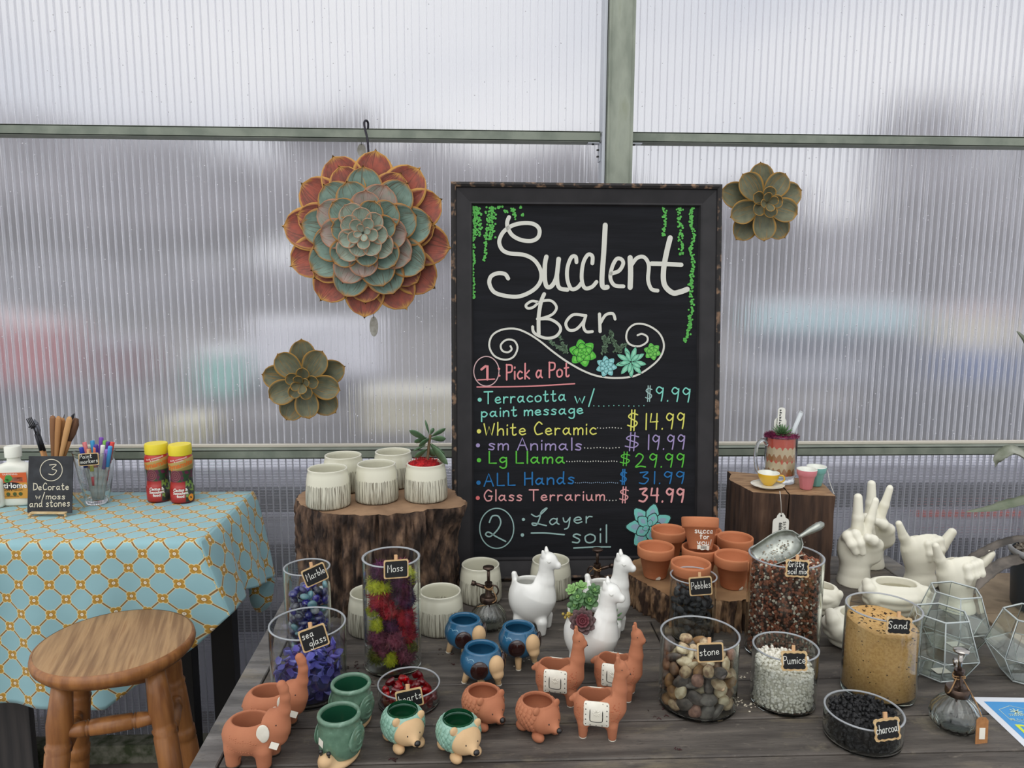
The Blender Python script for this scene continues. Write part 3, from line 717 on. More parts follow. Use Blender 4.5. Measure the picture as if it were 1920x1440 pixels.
# ---------------- white bottles
whitep = pbr('white_plastic', S(226, 226, 214), rough=.4, spec=.5)
def ferti(pxc, pyb, pyt, wpx, label, full):
    p = G(pxc, pyb, CTZ); k = mpp(p); H = V(pxc, pyt, p.y).z-CTZ; W = wpx*k/2; D = W*.5
    t = thing('fertilizer_bottle', label, 'bottle', (p.x, p.y, CTZ), math.radians(4))
    sh = H*.72
    prof = [(0, 0), (.9, 0), (.98, .004), (1, .012), (1, sh*.80), (.97, sh*.88), (.8, sh*.95), (.5, sh*.995), (.36, sh*1.02), (.33, sh*1.06), (.33, H*.86), (0, H*.86)]
    v, f = lathe(prof, 40, lambda r, z, a: r/(abs(math.cos(a))**3.2+abs(math.sin(a))**3.2)**(1/3.2) if z < sh*.9 else r)
    fy = lambda z: D if z < sh*.9 else D+(W-D)*min(1, (z-sh*.9)/(sh*.14))
    b = MB(); b.add([(x*W, y*fy(z), z) for x, y, z in v], f); b.obj('body', whitep, t)
    b = MB(); b.add(*lathe([(0, H*.82), (W*.42, H*.82), (W*.42, H*.985), (W*.38, H), (0, H)], 40, lambda r, z, a: r*(1+.02*math.cos(a*20)))); b.obj('cap', whitep, t, auto=40)
    # printed label on the front face
    lx, z0, z1 = W*.86, sh*.18, sh*.80
    lab = MB(); lab.add([(-lx, -D*1.01-.0004, z0), (lx, -D*1.01-.0004, z0), (lx, -D*1.01-.0004, z1), (-lx, -D*1.01-.0004, z1)], [(0, 1, 2, 3)])
    lb = lab.obj('label_print', pbr('label_gold', S(206, 150, 62), rough=.5), t, smooth=False)
    yy = -D*1.01-.0008
    def patch(x0, x1, a0, a1, mt, name='print_patch'):
        q = MB(); q.add([(x0, yy, a0), (x1, yy, a0), (x1, yy, a1), (x0, yy, a1)], [(0, 1, 2, 3)]); q.obj(name, mt, lb, smooth=False)
    hz = z1-z0
    patch(-lx, lx, z0+hz*.62, z1, pbr('label_orange', S(206, 92, 42), rough=.5))
    def disc(x, z, r, mt, sx=1):
        q = MB(); q.add([(x+sx*r*math.cos(k*PI/9), yy-.0003, z+r*math.sin(k*PI/9)) for k in range(18)], [tuple(range(18))]); q.obj('print_patch', mt, lb, smooth=False)
    disc(0, z0+hz*.50, hz*.145, pbr('label_black', S(30, 26, 30), rough=.5), 2.5)
    disc(-lx*.1, z0+hz*.79, hz*.13, pbr('label_green', S(70, 140, 60), rough=.5)); disc(-lx*.2, z0+hz*.70, hz*.07, MATS['label_green'], 1.6)
    patch(-lx*.25+lx*.35, lx*.75, z0+hz*.66, z0+hz*.82, pbr('price_sticker', S(226, 222, 208), rough=.6))
    for x in (-.2, .2, .55): disc(lx*x, z0+hz*.18, hz*.07, pbr('label_darkgreen', S(70, 84, 40), rough=.5))
    Mt = T(0, yy-.0006, z0+hz*.50, rx=PI/2); cr = pbr('label_white', S(236, 234, 226), rough=.5)
    printed('ferti·lome', lx*.5, cr, lb, Mt, bold=.0004)
    printed('BLOOM & GROW', lx*.18, MATS['label_black'], lb, T(0, yy-.0006, z0+hz*.33, rx=PI/2))
    printed('CONCENTRATE', lx*.12, MATS['label_black'], lb, T(0, yy-.0006, z0+hz*.09, rx=PI/2))
    printed('GARDENING', lx*.16, cr, lb, T(0, yy-.0006, z0+hz*.94, rx=PI/2))
ferti(33, 944, 836, 66, 'white fertilizer bottle with orange label, standing left of the easel card', True)
ferti(-16, 950, 870, 50, 'shorter white bottle cut off by the left edge of the photo', True)

# ---------------- glass jar of garden tools
gclear = glass('clear_glass', (.985, .995, .99))
def vessel(name, label, cat, p, prof_o, th, bth, seg=56, mat=None, rim=None):
    """hollow glass vessel: outer profile bottom to rim, wall thickness and bottom thickness"""
    t = thing(name, label, cat, p)
    H = prof_o[-1][1]
    inn = [(r-th, max(z, bth)) for r, z in prof_o if z > bth*1.01][::-1]
    pr = [(0, 0)]+prof_o+[(prof_o[-1][0]-th*.5, H+th*.35)]+inn+[(inn[-1][0]*.96, bth), (0, bth)]
    b = MB(); b.add(*lathe(pr, seg)); b.obj('glass_wall', mat or gclear, t, auto=30); return t
p = G(103, 943, CTZ); k = mpp(p); R0 = 26*k
H = V(107, 858, p.y).z-CTZ
vessel('tool_jar', 'clear glass jar of wooden garden tools behind the easel card', 'jar', (p.x, p.y, CTZ), [(R0*.92, 0), (R0, .006), (R0, H*.85), (R0*.93, H*.93), (R0*.98, H)], .003, .006)
JX, JY, JH = p.x, p.y, H
tw = pbr('tool_wood', S(150, 104, 60), S(182, 132, 80), scale=40, stretch=(1, 1, .1), rough=.55); twd = pbr('tool_wood_dark', S(112, 74, 44), S(140, 96, 58), scale=40, stretch=(1, 1, .1), rough=.55)
tmet = pbr('black_metal', S(42, 42, 46), rough=.4, metal=.6); tgry = pbr('grey_metal', S(120, 122, 128), rough=.3, metal=.8)
bris = pbr('brown_bristle', S(84, 58, 42), S(110, 78, 56), scale=120, stretch=(1, 1, .1), rough=.9)
def tool(px, py, label, kind, dy=0, mat=tw, fx=0):
    e = V(px, py, JY+dy); s = Vector((JX+fx, JY+dy*.3, CTZ+.012)); d = e-s; L = d.length
    t = thing('garden_tool' if kind in ('rake', 'fork', 'spade', 'hoe') else ('brush' if kind == 'brush' else 'wooden_tool'), label, 'tool', tuple(s), 0)
    t.rotation_mode = 'QUATERNION'; t.rotation_quaternion = d.to_track_quat('Z', 'Y')
    if kind == 'paddle':
        P = [(0, 0, 0), (0, 0, L*.5), (0, 0, L*.8), (0, 0, L*.97), (0, 0, L)]
        b = MB(); b.add(*tube(P, [.004, .0055, .0085, .0085, .005], 12, flat=.45)); b.obj('handle', mat, t)
        b = MB(); b.add(*tube([(0, 0, L*.99), (0, 0, L*1.005)], [.0055, .003], 10, flat=.45)); b.obj('tip', mat, t)
    elif kind == 'brush':
        b = MB(); b.add(*tube([(0, 0, 0), (0, 0, L*.55), (0, 0, L*.74)], [.0035, .0045, .0065], 10)); b.obj('handle', mat, t)
        b = MB(); b.add(*tube([(0, 0, L*.73), (0, 0, L*.82), (0, 0, L*.93), (0, 0, L)], [.0065, .0105, .0112, .006], 14)); b.obj('bristles', bris, t)
    else:
        b = MB(); b.add(*tube([(0, 0, 0), (0, 0, L*.62)], [.0035, .0042], 10)); b.obj('handle', mat, t)
        b = MB(); b.add(*tube([(0, 0, L*.60), (0, 0, L*.80)], [.0048, .004], 10)); b.obj('ferrule', tmet, t)
        b = MB()
        if kind == 'fork' or kind == 'rake':
            b.add(*tube([(0, 0, L*.8), (0, 0, L*.88)], .002, 6)); b.add(*tube([(-.012, 0, L*.88), (.012, 0, L*.88)], .002, 6))
            for q in range(4): b.add(*tube([(-.012+q*.008, 0, L*.88), (-.012+q*.0085, -.004 if kind == 'rake' else 0, L)], .0015, 6))
            if kind == 'rake': b.add(*box(0, 0, L*.9, .026, .012, .003))
        else:
            b.add([(-.002, 0, L*.78), (.002, 0, L*.78), (.010, 0, L*.86), (.009, 0, L*.95), (0, 0, L), (-.009, 0, L*.95), (-.010, 0, L*.86), (0, .003, L*.86)], [(0, 1, 7), (1, 2, 7), (2, 3, 7), (3, 4, 7), (4, 5, 7), (5, 6, 7), (6, 0, 7)])
        o = b.obj('head', tmet if kind != 'hoe' else tgry, t)
        if kind in ('spade', 'hoe'): o.modifiers.new('s', 'SOLIDIFY').thickness = .0012
tool(57, 783, 'small rake leaning furthest left out of the tool jar', 'rake', -.008, fx=.008)
tool(64, 786, 'small hoe with grey blade leaning left, right of the small rake', 'hoe', .012, fx=.010)
tool(99, 780, 'dark wooden stick, first of the upright handles in the tool jar', 'paddle', 0, twd, -.002)
tool(110, 781, 'broad wooden spatula handle in the middle of the tool jar', 'paddle', -.012, tw, .0)
tool(117, 784, 'narrow wooden spatula handle right of the broad one', 'paddle', .002, tw, .004)
tool(121, 777, 'black spade head poking up behind the handles in the tool jar', 'spade', .02)
tool(137, 777, 'four-pronged black fork at the back of the tool jar', 'fork', .022, fx=-.004)
tool(131, 782, 'light wooden spatula handle left of the brush', 'paddle', -.016, pbr('tool_wood_light', S(178, 134, 84), S(198, 152, 100), scale=40, stretch=(1, 1, .1), rough=.55), -.006)
tool(143, 785, 'brown bristled brush leaning right out of the tool jar', 'brush', 0, tw, -.010)
# ---------------- vase of paint markers
p = G(183, 942, CTZ); k = mpp(p); R0 = 36*k; H = V(182, 846, p.y).z-CTZ
vessel('marker_vase', 'tapered clear glass vase full of paint markers', 'vase', (p.x, p.y, CTZ), [(R0*.52, 0), (R0*.56, .004), (R0*.60, H*.12), (R0*.82, H*.5), (R0*.95, H*.85), (R0, H)], .0028, .012)
VX, VY, VR, VH = p.x, p.y, R0, H
mk = [(158, 829, S(232, 130, 132), 'pink'), (173, 826, S(60, 150, 200), 'sky blue'), (190, 820, S(120, 70, 170), 'tall violet'), (197, 826, S(120, 180, 80), 'green'), (203, 828, S(100, 50, 150), 'deep purple'),
      (211, 829, S(220, 70, 60), 'red'), (152, 839, S(40, 60, 160), 'dark blue'), (179, 838, S(220, 120, 90), 'coral'), (193, 835, S(222, 220, 214), 'white'), (201, 843, S(140, 110, 190), 'lavender'),
      (207, 837, S(70, 150, 210), 'azure'), (180, 834, S(70, 50, 140), 'indigo'), (166, 842, S(200, 130, 90), 'tan'), (170, 850, S(214, 204, 60), 'yellow')]
for i, (px, py, c, nm) in enumerate(mk):
    e = V(px, py, VY+(-.022 if py > 832 else .018)); s = Vector((VX+(e.x-VX)*.25+rnd.uniform(-.004, .004), VY+(e.y-VY)*.4, CTZ+.014)); d = e-s; L = d.length
    t = thing('paint_marker', 'paint marker with %s cap in the glass vase' % nm, 'marker', tuple(s), group='paint markers in the vase')
    t.rotation_mode = 'QUATERNION'; t.rotation_quaternion = d.to_track_quat('Z', 'Y')
    b = MB(); b.add(*lathe([(0, 0), (.0042, 0), (.0048, .002), (.0048, L*.68), (0, L*.68)], 14)); b.obj('barrel', pbr('marker_barrel', S(186, 190, 188), S(150, 154, 152), scale=60, rough=.35), t)
    b = MB(); b.add(*lathe([(0, L*.62), (.0058, L*.62), (.0056, L*.99), (.005, L), (0, L)], 14)); b.obj('cap', pbr('marker_'+nm.replace(' ', '_'), c, rough=.4), t)
    if i in (0, 5, 13):
        b = MB(); b.add(*lathe([(.0049, L*.3), (.005, L*.3), (.005, L*.5), (.0049, L*.5)], 14)); b.obj('band', pbr('marker_red_band', S(200, 50, 60), rough=.4), t)
# ---------------- two red food bottles
def foodbottle(pxc, pyb, pyt, label, sticker):
    p = G(pxc, pyb, CTZ); k = mpp(p); H = V(pxc, pyt, p.y+.01).z-CTZ; R0 = 21.5*k
    t = thing('plant_food_bottle', label, 'bottle', (p.x, p.y, CTZ), math.radians(12))
    prof = [(.9, 0), (.97, .005), (.99, .04), (.97, H*.18), (.90, H*.36), (.90, H*.46), (.97, H*.58), (1.02, H*.70), (1.0, H*.77), (.92, H*.81), (.86, H*.825), (.86, H*.86)]
    prof = [(r*R0, z) for r, z in prof]
    Rf = lambda z: float(np.interp(z, [q[1] for q in prof], [q[0] for q in prof]))
    # printed wrap: painted with a procedural picture in cylindrical coordinates
    m = MATS.get('food_wrap')
    if not m:
        m = bpy.data.materials.new('food_wrap'); MATS['food_wrap'] = m; m.use_nodes = True; Bq = NB(m.node_tree); q = Bq.n['Principled BSDF']; q.inputs['Roughness'].default_value = .4
        tq = Bq.n.new('ShaderNodeTexCoord'); sq = Bq.n.new('ShaderNodeSeparateXYZ'); Bq.L.new(tq.outputs['Object'], sq.inputs[0])
        x, z = sq.outputs[0], sq.outputs[2]
        zn = Bq.m('MULTIPLY', z, 1/H); xn = Bq.m('MULTIPLY', x, 1/R0)
        sl = Bq.m('SUBTRACT', zn, Bq.m('MULTIPLY', xn, .055))
        red = S(176, 44, 38); cc = Bq.mix(Bq.lt(sl, .74, .004), red, S(176, 150, 84)); cc = Bq.mix(Bq.lt(sl, .60, .004), cc, S(140, 124, 66))
        nz_ = Bq.n.new('ShaderNodeTexNoise'); nz_.inputs['Scale'].default_value = 70; Bq.L.new(tq.outputs['Object'], nz_.inputs[0])
        gr = Bq.mix(Bq.lt(nz_.outputs[0], .5, .03), S(40, 70, 40), S(96, 34, 62))
        cc = Bq.mix(Bq.lt(zn, .575, .01), cc, gr)
        d = Bq.m('SQRT', Bq.m('ADD', Bq.m('POWER', Bq.m('ADD', xn, .35), 2), Bq.m('POWER', Bq.m('MULTIPLY', Bq.m('SUBTRACT', zn, .48), 4.2), 2)))
        ringp = Bq.m('FRACT', Bq.m('MULTIPLY', d, 7)); cc = Bq.mix(Bq.lt(d, .42, .02), cc, Bq.mix(Bq.lt(ringp, .5, .1), S(130, 70, 76), S(92, 40, 50)))
        cc = Bq.mix(Bq.m('MULTIPLY', Bq.lt(zn, .37, .01), Bq.lt(xn, .38, .05)), cc, S(160, 40, 34))
        cc = Bq.mix(Bq.m('MULTIPLY', Bq.lt(zn, .42, .01), Bq.m('SUBTRACT', 1, Bq.lt(xn, .42, .05))), cc, Bq.mix(Bq.lt(nz_.outputs[0], .46, .02), S(44, 52, 46), S(110, 140, 60)))
        cc = Bq.mix(Bq.lt(zn, .022, .004), cc, S(120, 30, 26)); Bq.L.new(cc, q.inputs['Base Color'])
    b = MB(); b.add(*lathe([(0, 0)]+prof+[(0, H*.86)], 44)); b.obj('body', m, t)
    b = MB(); b.add(*lathe([(0, H*.825), (R0*.93, H*.825), (R0*.95, H*.84), (R0*.95, H*.975), (R0*.9, H), (0, H)], 44)); b.obj('cap', pbr('yellow_cap', S(226, 206, 50), rough=.45), t, auto=35)
    def wrapf(z0, slope=0):
        def g(p_):
            z = z0+p_.y+slope*p_.x; a = -PI/2+p_.x/R0; r = Rf(z)+.0006; return Vector((r*math.cos(a), r*math.sin(a), z))
        return g
    wt = MATS['label_white']; org = pbr('label_orange_type', S(214, 110, 40), rough=.5)
    printed('Dynamite', R0*.62, org, t, None, warp=wrapf(H*.665, .22), bold=.0006)
    printed('feeds continuously', R0*.2, wt, t, None, warp=wrapf(H*.775, .2)); printed('9 months', R0*.2, wt, t, None, warp=wrapf(H*.74, .2))
    printed('Cactus &', R0*.33, wt, t, None, warp=wrapf(H*.24), bold=.0004); printed('Succulent', R0*.33, wt, t, None, warp=wrapf(H*.185), bold=.0004); printed('food', R0*.33, wt, t, None, warp=wrapf(H*.13), bold=.0004)
    if sticker:
        v = []; a0 = math.radians(-38)
        for q in range(16): da, dz = .28*math.cos(q*PI/8), .010*math.sin(q*PI/8); z = H*.09+dz; v.append(((Rf(z)+.0008)*math.cos(a0+da), (Rf(z)+.0008)*math.sin(a0+da), z))
        b = MB(); b.add(v, [tuple(range(16))]); b.obj('round_sticker', pbr('orange_sticker', S(244, 150, 40), rough=.5), t, label='orange round sticker')
foodbottle(299, 937, 829, 'red plant food bottle with yellow cap, the left one of two', False)
foodbottle(343, 939, 831, 'red plant food bottle with yellow cap and an orange round sticker', True)

# ================================================================== STOOL
oak = pbr('golden_oak', S(122, 76, 40), S(156, 104, 56), scale=9, stretch=(7, 7, .7), rough=.42, bump=.2, bscale=30, ramp=(.35, .65), c3=S(126, 80, 42), coat=.15)
oaks = pbr('worn_seat_oak', S(128, 96, 64), S(166, 132, 92), scale=7, stretch=(11, .7, 4), rough=.5, bump=.35, bscale=24, ramp=(.38, .6), c3=S(140, 104, 68), detail=10)
sz = -.03; sp_ = G(216, 1200, sz); R = .150
st = thing('wooden_stool', 'round wooden stool with turned legs before the blue cloth', 'stool', (sp_.x, sp_.y, FLOOR), math.radians(16))
Z = sz-FLOOR
b = MB(); b.add(*lathe([(0, Z-.034), (R*.80, Z-.034), (R*.93, Z-.030), (R*.99, Z-.020), (R, Z-.012), (R*.985, Z-.003), (R*.95, Z), (R*.6, Z-.003), (0, Z-.005)], 72)); b.obj('seat', oaks, st)
b = MB(); b.add(*lathe([(R*.80, Z-.0345), (R*.932, Z-.0305), (R*.993, Z-.020), (R+.0006, Z-.012), (R*.988, Z-.0028), (R*.955, Z+.0003)], 72)); b.obj('seat_edge', oak, st)
legp = [(0, .016), (.03, .017), (.05, .019), (.26, .0205), (.30, .019), (.305, .022), (.33, .022), (.335, .018), (.35, .021), (.60, .023), (.61, .020), (.615, .0235), (.645, .0235), (.65, .0205), (.665, .0215), (.80, .0225), (.805, .0205), (.82, .0235), (.825, .0205), (.84, .021), (.88, .0235), (.93, .021), (1, .018)]
ends = []
for q in range(4):
    a = PI/4+q*PI/2; top = Vector((math.cos(a)*.112, math.sin(a)*.112, Z-.03)); bot = Vector((math.cos(a)*.215, math.sin(a)*.215, 0)); ends.append((bot, top))
    b = MB(); b.add(*tube([bot.lerp(top, s) for s, r in legp], [r for s, r in legp], 20)); b.obj('leg', oak, st)
for q in range(4):
    for z in ((.59, .30) if q % 2 == 0 else (.53, .24)):
        t0, t1 = z/(Z-.03), z/(Z-.03); A = ends[q][0].lerp(ends[q][1], t0); Bb = ends[(q+1) % 4][0].lerp(ends[(q+1) % 4][1], t1)
        prf = [(0, .008), (.12, .0125), (.2, .015), (.25, .0155), (.255, .012), (.27, .0165), (.285, .012), (.30, .0155), (.5, .0165), (.70, .0155), (.715, .012), (.73, .0165), (.745, .012), (.75, .0155), (.88, .0125), (1, .008)]
        b = MB(); b.add(*tube([A.lerp(Bb, s) for s, r in prf], [r for s, r in prf], 16)); b.obj('stretcher', oak, st)
# ================================================================== CHALKBOARD
b0 = V(848, 1085, 1.70); b1 = V(1336, 1085, 1.70)
cbx = (b0.x+b1.x)/2+.0; zt_y = 1.783
tl = V(846, 346, zt_y); tr = V(1349, 346, zt_y)
BW = tr.x-tl.x; cbx = (tr.x+tl.x)/2
lean = math.atan2(zt_y-1.70, tl.z)
BH = math.hypot(zt_y-1.70, tl.z)
cb = thing('chalkboard', 'tall black framed chalkboard menu headed Succlent Bar leaning on the wall', 'chalkboard', (cbx, 1.70, 0))
MBD = T(0, 0, .002, rx=PI/2-lean)       # board plane: x right, y up, z to the viewer
MBi = (Matrix.Translation((cbx, 1.70, 0)) @ MBD).inverted()
def BP(px, py, zoff=0.0):               # photo pixel to board plane
    o = MBi @ Vector((0, 0, CH)); d = (MBi.to_3x3() @ ray(px, py)); t = (zoff-o.z)/d.z; q = o+d*t
    return (q.x, q.y, 0)
frm = pbr('frame_black', S(26, 25, 27), S(36, 34, 36), scale=20, stretch=(1, 1, 1), rough=.6, bump=.2)
frw = pbr('frame_worn_edge', S(30, 27, 26), S(124, 98, 76), scale=55, rough=.7, bump=.6, bscale=70, ramp=(.54, .66), detail=8)
FW = .050; d0 = .02
def framebar(ax, name='frame_rail'):
    # profile (inward distance, height)
    pr = [(0, -.008), (0, .022), (.006, .027), (.011, .024), (.013, .019), (FW-.008, .011), (FW-.004, .0115), (FW, .004), (FW, -.006)]
    v = []; f = []
    hw, H = BW/2, BH
    for (u, z) in pr:
        if ax == 'l': v += [(-hw+u, u, z), (-hw+u, H-u, z)]
        if ax == 'r': v += [(hw-u, H-u, z), (hw-u, u, z)]
        if ax == 't': v += [(-hw+u, H-u, z), (hw-u, H-u, z)]
        if ax == 'b': v += [(hw-u, u, z), (-hw+u, u, z)]
    n = len(pr)
    for i in range(n-1): f.append((2*i, 2*i+2, 2*i+3, 2*i+1))
    f.append(tuple(2*i for i in range(n))[::-1]); f.append(tuple(2*i+1 for i in range(n)))
    b = MB(); b.add(v, f, MBD); o = b.obj(name, frm, cb, smooth=False); o.data.materials.append(frw)
    for i, p in enumerate(o.data.polygons):
        if i in (0, 1, 2): p.material_index = 1
for ax in 'lrtb': framebar(ax)
PZ = .0055
b = MB(); b.add(*box(0, BH/2, PZ-.005, BW-2*FW+.006, BH-2*FW+.006, .008), M=MBD)
bdm = pbr('slate_face', S(19, 20, 23), S(28, 29, 33), scale=6, stretch=(1, 1, 9), rough=.85, spec=.25, bump=.25, bscale=18, bstretch=(1, 1, 14), ramp=(.3, .7), detail=9)
b.obj('slate', bdm, cb, smooth=False)
LZ = .0016-.0005
CR = lambda c, nm: pbr('chalk_'+nm, c, rough=.9)
PCT = [0]
class Paint:
    def __init__(s, name, mat): s.b = MB(); s.name = name; s.mat = mat; s.k = 0
    def st(s, pts, wpx, A=(830, 330, 3.6), sub=7, smooth=True, z=0):
        P = [BP(A[0]+x/A[2], A[1]+y/A[2], PZ) for x, y in pts]
        if smooth: P = smooth_pts(P, sub)
        s.k += 1; ribbon(s.b, P, wpx/A[2]*.00122, PZ+LZ*.5+z+s.k*.00004, MBD); return s
    def poly(s, pts, A, z=0):
        P = [BP(A[0]+x/A[2], A[1]+y/A[2], PZ) for x, y in pts]
        s.b.add([(q[0], q[1], PZ+LZ*.5+z) for q in P], [tuple(range(len(P)))[::-1]], MBD); return s
    def done(s, label=None): return s.b.obj(s.name, s.mat, cb, smooth=False, label=label)
A_, B_ = (830, 330, 3.6), (830, 660, 3.6)
wht = CR(S(200, 200, 190), 'white')
p = Paint('lettering', wht)
for pts, w_ in (
 ([(448, 278), (436, 310), (440, 350), (470, 400), (530, 432), (600, 438), (645, 412), (652, 360), (615, 325), (545, 318), (470, 335), (410, 378), (382, 440), (400, 495), (450, 522), (550, 533), (620, 570), (662, 640), (660, 710), (612, 770), (520, 812), (430, 810), (350, 785), (316, 730), (325, 680), (370, 657), (420, 662), (442, 692)], 27),
 ([(700, 545), (690, 600), (690, 700), (705, 748), (738, 740), (768, 680), (782, 560)], 30), ([(785, 560), (772, 670), (785, 752), (842, 768)], 28),
 ([(903, 582), (897, 545), (868, 550), (842, 620), (842, 700), (868, 762), (908, 755), (938, 720)], 26),
 ([(1010, 590), (1010, 542), (980, 532), (948, 590), (938, 690), (958, 755), (1005, 750), (1038, 715)], 26),
 ([(1097, 332), (1088, 500), (1075, 690), (1082, 748), (1114, 750)], 34),
 ([(1135, 660), (1190, 640), (1218, 592), (1205, 562), (1172, 562), (1142, 620), (1132, 690), (1160, 738), (1220, 745)], 26),
 ([(1265, 552), (1268, 650), (1265, 752)], 36), ([(1272, 605), (1310, 555), (1358, 548), (1390, 600), (1386, 700), (1408, 762), (1450, 774)], 26),
 ([(1535, 418), (1510, 520), (1490, 640), (1497, 735), (1550, 788), (1600, 783), (1650, 765)], 36), ([(1408, 592), (1500, 594), (1610, 600)], 30),
 ([(685, 797), (664, 850), (648, 950), (648, 1068)], 26), ([(640, 850), (600, 845), (562, 872), (575, 893), (612, 885), (660, 848), (730, 842), (768, 885), (745, 930), (690, 955), (638, 965)], 18),
 ([(640, 966), (720, 966), (780, 1000), (795, 1040), (762, 1083), (700, 1095), (640, 1075), (612, 1050), (607, 1018)], 20),
 ([(958, 942), (880, 937), (832, 990), (850, 1038), (900, 1035), (948, 985), (966, 942)], 20), ([(966, 942), (950, 1010), (968, 1050), (1010, 1050)], 20),
 ([(1058, 932), (1062, 1050)], 22), ([(1065, 992), (1100, 938), (1148, 930), (1163, 966)], 20)):
    p.st(pts, w_)
p.done('chalk title lettering in white')
p = Paint('scroll_line', wht)
p.st([(458, 1148), (465, 1172), (438, 1190), (402, 1178), (393, 1140), (430, 1106), (482, 1112), (505, 1160), (478, 1220), (420, 1240), (350, 1215), (315, 1150), (332, 1080), (392, 1040), (480, 1030), (560, 1055), (650, 1110), (750, 1190), (850, 1260), (960, 1320), (1060, 1353), (1180, 1363), (1300, 1348), (1400, 1290), (1470, 1220), (1493, 1140), (1460, 1060), (1380, 1007), (1300, 1000), (1250, 1040), (1240, 1100), (1270, 1140), (1330, 1148), (1378, 1120), (1380, 1085), (1345, 1066), (1315, 1075)], 13)
p.done()
def bline(text, x0, y0, y1, x1, cap_, col, nm, w_=9):   # handwriting between two crop points
    S_, W_ = glyphs(text); q = Paint('lettering', CR(col, nm))
    for s in S_: q.st([(x0+a/W_*(x1-x0), y0+(y1-y0)*a/W_-bb*cap_) for a, bb, c in s], w_, B_, smooth=False)
    q.done('%s chalk lettering' % nm.replace('_', ' '))
def dot(x, y, r, col, nm, name='bullet'):
    q = Paint(name, CR(col, nm)); q.poly([(x+r*math.cos(k*PI/6), y+r*math.sin(k*PI/6)) for k in range(12)], B_); q.done()
def dots(x0, x1, y, n_, col, nm):
    q = Paint('dotted_line', CR(col, nm))
    for i in range(n_): x = x0+(x1-x0)*i/(n_-1); q.poly([(x+4*math.cos(k*PI/3), y+4*math.sin(k*PI/3)+2*math.sin(i)) for k in range(6)], B_)
    q.done()
def ring_(cx, cy, rx, ry, w_, col, nm):
    q = Paint('chalk_ring', CR(col, nm)); q.st([(cx+rx*math.cos(k*PI/12), cy+ry*math.sin(k*PI/12)) for k in range(25)], w_, B_, sub=3); q.done()
pk, te, ye, lv, gn, bl, rs, tg = S(206, 132, 134), S(120, 196, 180), S(206, 204, 100), S(150, 136, 178), S(84, 178, 60), S(34, 104, 160), S(210, 150, 150), S(146, 176, 172)
ring_(295, 130, 85, 100, 7, S(190, 160, 160), 'dusty_pink')
q = Paint('lettering', CR(pk, 'pink')); q.st([(262, 118), (290, 95), (302, 92), (302, 185)], 16, B_, smooth=False).st([(238, 188), (350, 183)], 9, B_).st([(232, 236), (560, 232), (890, 214)], 9, B_).st([(378, 112), (382, 114)], 14, B_).st([(380, 158), (384, 160)], 14, B_).done('pink numeral one with underline')
bline('Pick a Pot', 425, 188, 165, 852, 105, pk, 'pink', 11)
dot(250, 322, 14, te, 'teal'); bline('Terracotta', 278, 350, 328, 828, 82, te, 'teal', 9); bline('w/', 888, 345, 345, 1022, 88, te, 'teal', 9)
bline('paint message', 258, 440, 416, 945, 72, te, 'teal', 9); dots(1020, 1358, 363, 11, te, 'teal')
bline('$', 1362, 328, 328, 1412, 96, tg, 'grey_green', 7); bline('9.99', 1432, 328, 338, 1668, 96, te, 'teal', 9)
dot(245, 535, 15, ye, 'yellow'); bline('White Ceramic', 275, 562, 556, 1035, 88, ye, 'yellow', 9); dots(1045, 1205, 512, 9, S(190, 190, 180), 'white')
bline('$', 1238, 522, 522, 1315, 126, ye, 'yellow', 9); bline('14.99', 1355, 524, 516, 1630, 108, ye, 'yellow', 9)
dot(238, 630, 14, lv, 'lavender'); bline('sm AnimaLs'.replace('L', 'l'), 305, 660, 662, 935, 82, lv, 'lavender', 9); dots(958, 1190, 647, 12, S(190, 190, 180), 'white')
bline('$', 1218, 660, 660, 1322, 112, lv, 'lavender', 8); bline('19.99', 1372, 658, 655, 1632, 98, lv, 'lavender', 9)
dot(245, 730, 15, gn, 'green'); bline('Lg Llama', 305, 752, 750, 820, 80, gn, 'green', 10); dots(838, 1175, 738, 20, S(190, 190, 180), 'white')
bline('$', 1188, 762, 762, 1262, 84, gn, 'green', 7); bline('29.99', 1296, 778, 776, 1628, 92, gn, 'green', 9)
dot(242, 882, 15, bl, 'blue'); bline('ALL Hands', 275, 906, 888, 885, 84, bl, 'blue', 10); dots(895, 1180, 882, 22, S(120, 140, 160), 'pale_blue')
bline('$', 1192, 888, 888, 1240, 92, bl, 'blue', 9); bline('31.99', 1322, 890, 886, 1628, 82, bl, 'blue', 9)
dot(237, 985, 14, S(214, 110, 110), 'red_pink'); bline('Glass Terrarium', 275, 1005, 1000, 1090, 74, rs, 'rose', 9); dots(1105, 1170, 1000, 4, S(190, 190, 180), 'white')
bline('$', 1186, 1012, 1012, 1252, 98, rs, 'rose', 8); bline('34.99', 1322, 1010, 1012, 1626, 92, rs, 'rose', 13)
ring_(365, 1190, 115, 135, 8, tg, 'grey_green')
q = Paint('lettering', CR(tg, 'grey_green'))
q.st([(315, 1150), (335, 1108), (375, 1108), (392, 1150), (370, 1200), (320, 1245), (290, 1232), (310, 1215), (360, 1245), (425, 1278)], 10, B_)
q.st([(600, 1095), (640, 1110), (700, 1060), (695, 1055), (665, 1080), (655, 1120), (635, 1165), (610, 1168), (605, 1155), (640, 1158), (700, 1172)], 9, B_)
q.st([(598, 1222), (700, 1222), (820, 1233)], 10, B_).st([(885, 1323), (1010, 1316), (1132, 1315)], 10, B_).done('grey green chalk lettering')
bline('ayer', 715, 1168, 1150, 1008, 84, tg, 'grey_green', 9); dot(545, 1130, 11, tg, 'grey_green'); dot(538, 1235, 12, tg, 'grey_green')
bline('soil', 868, 1290, 1285, 1105, 118, tg, 'grey_green', 10)
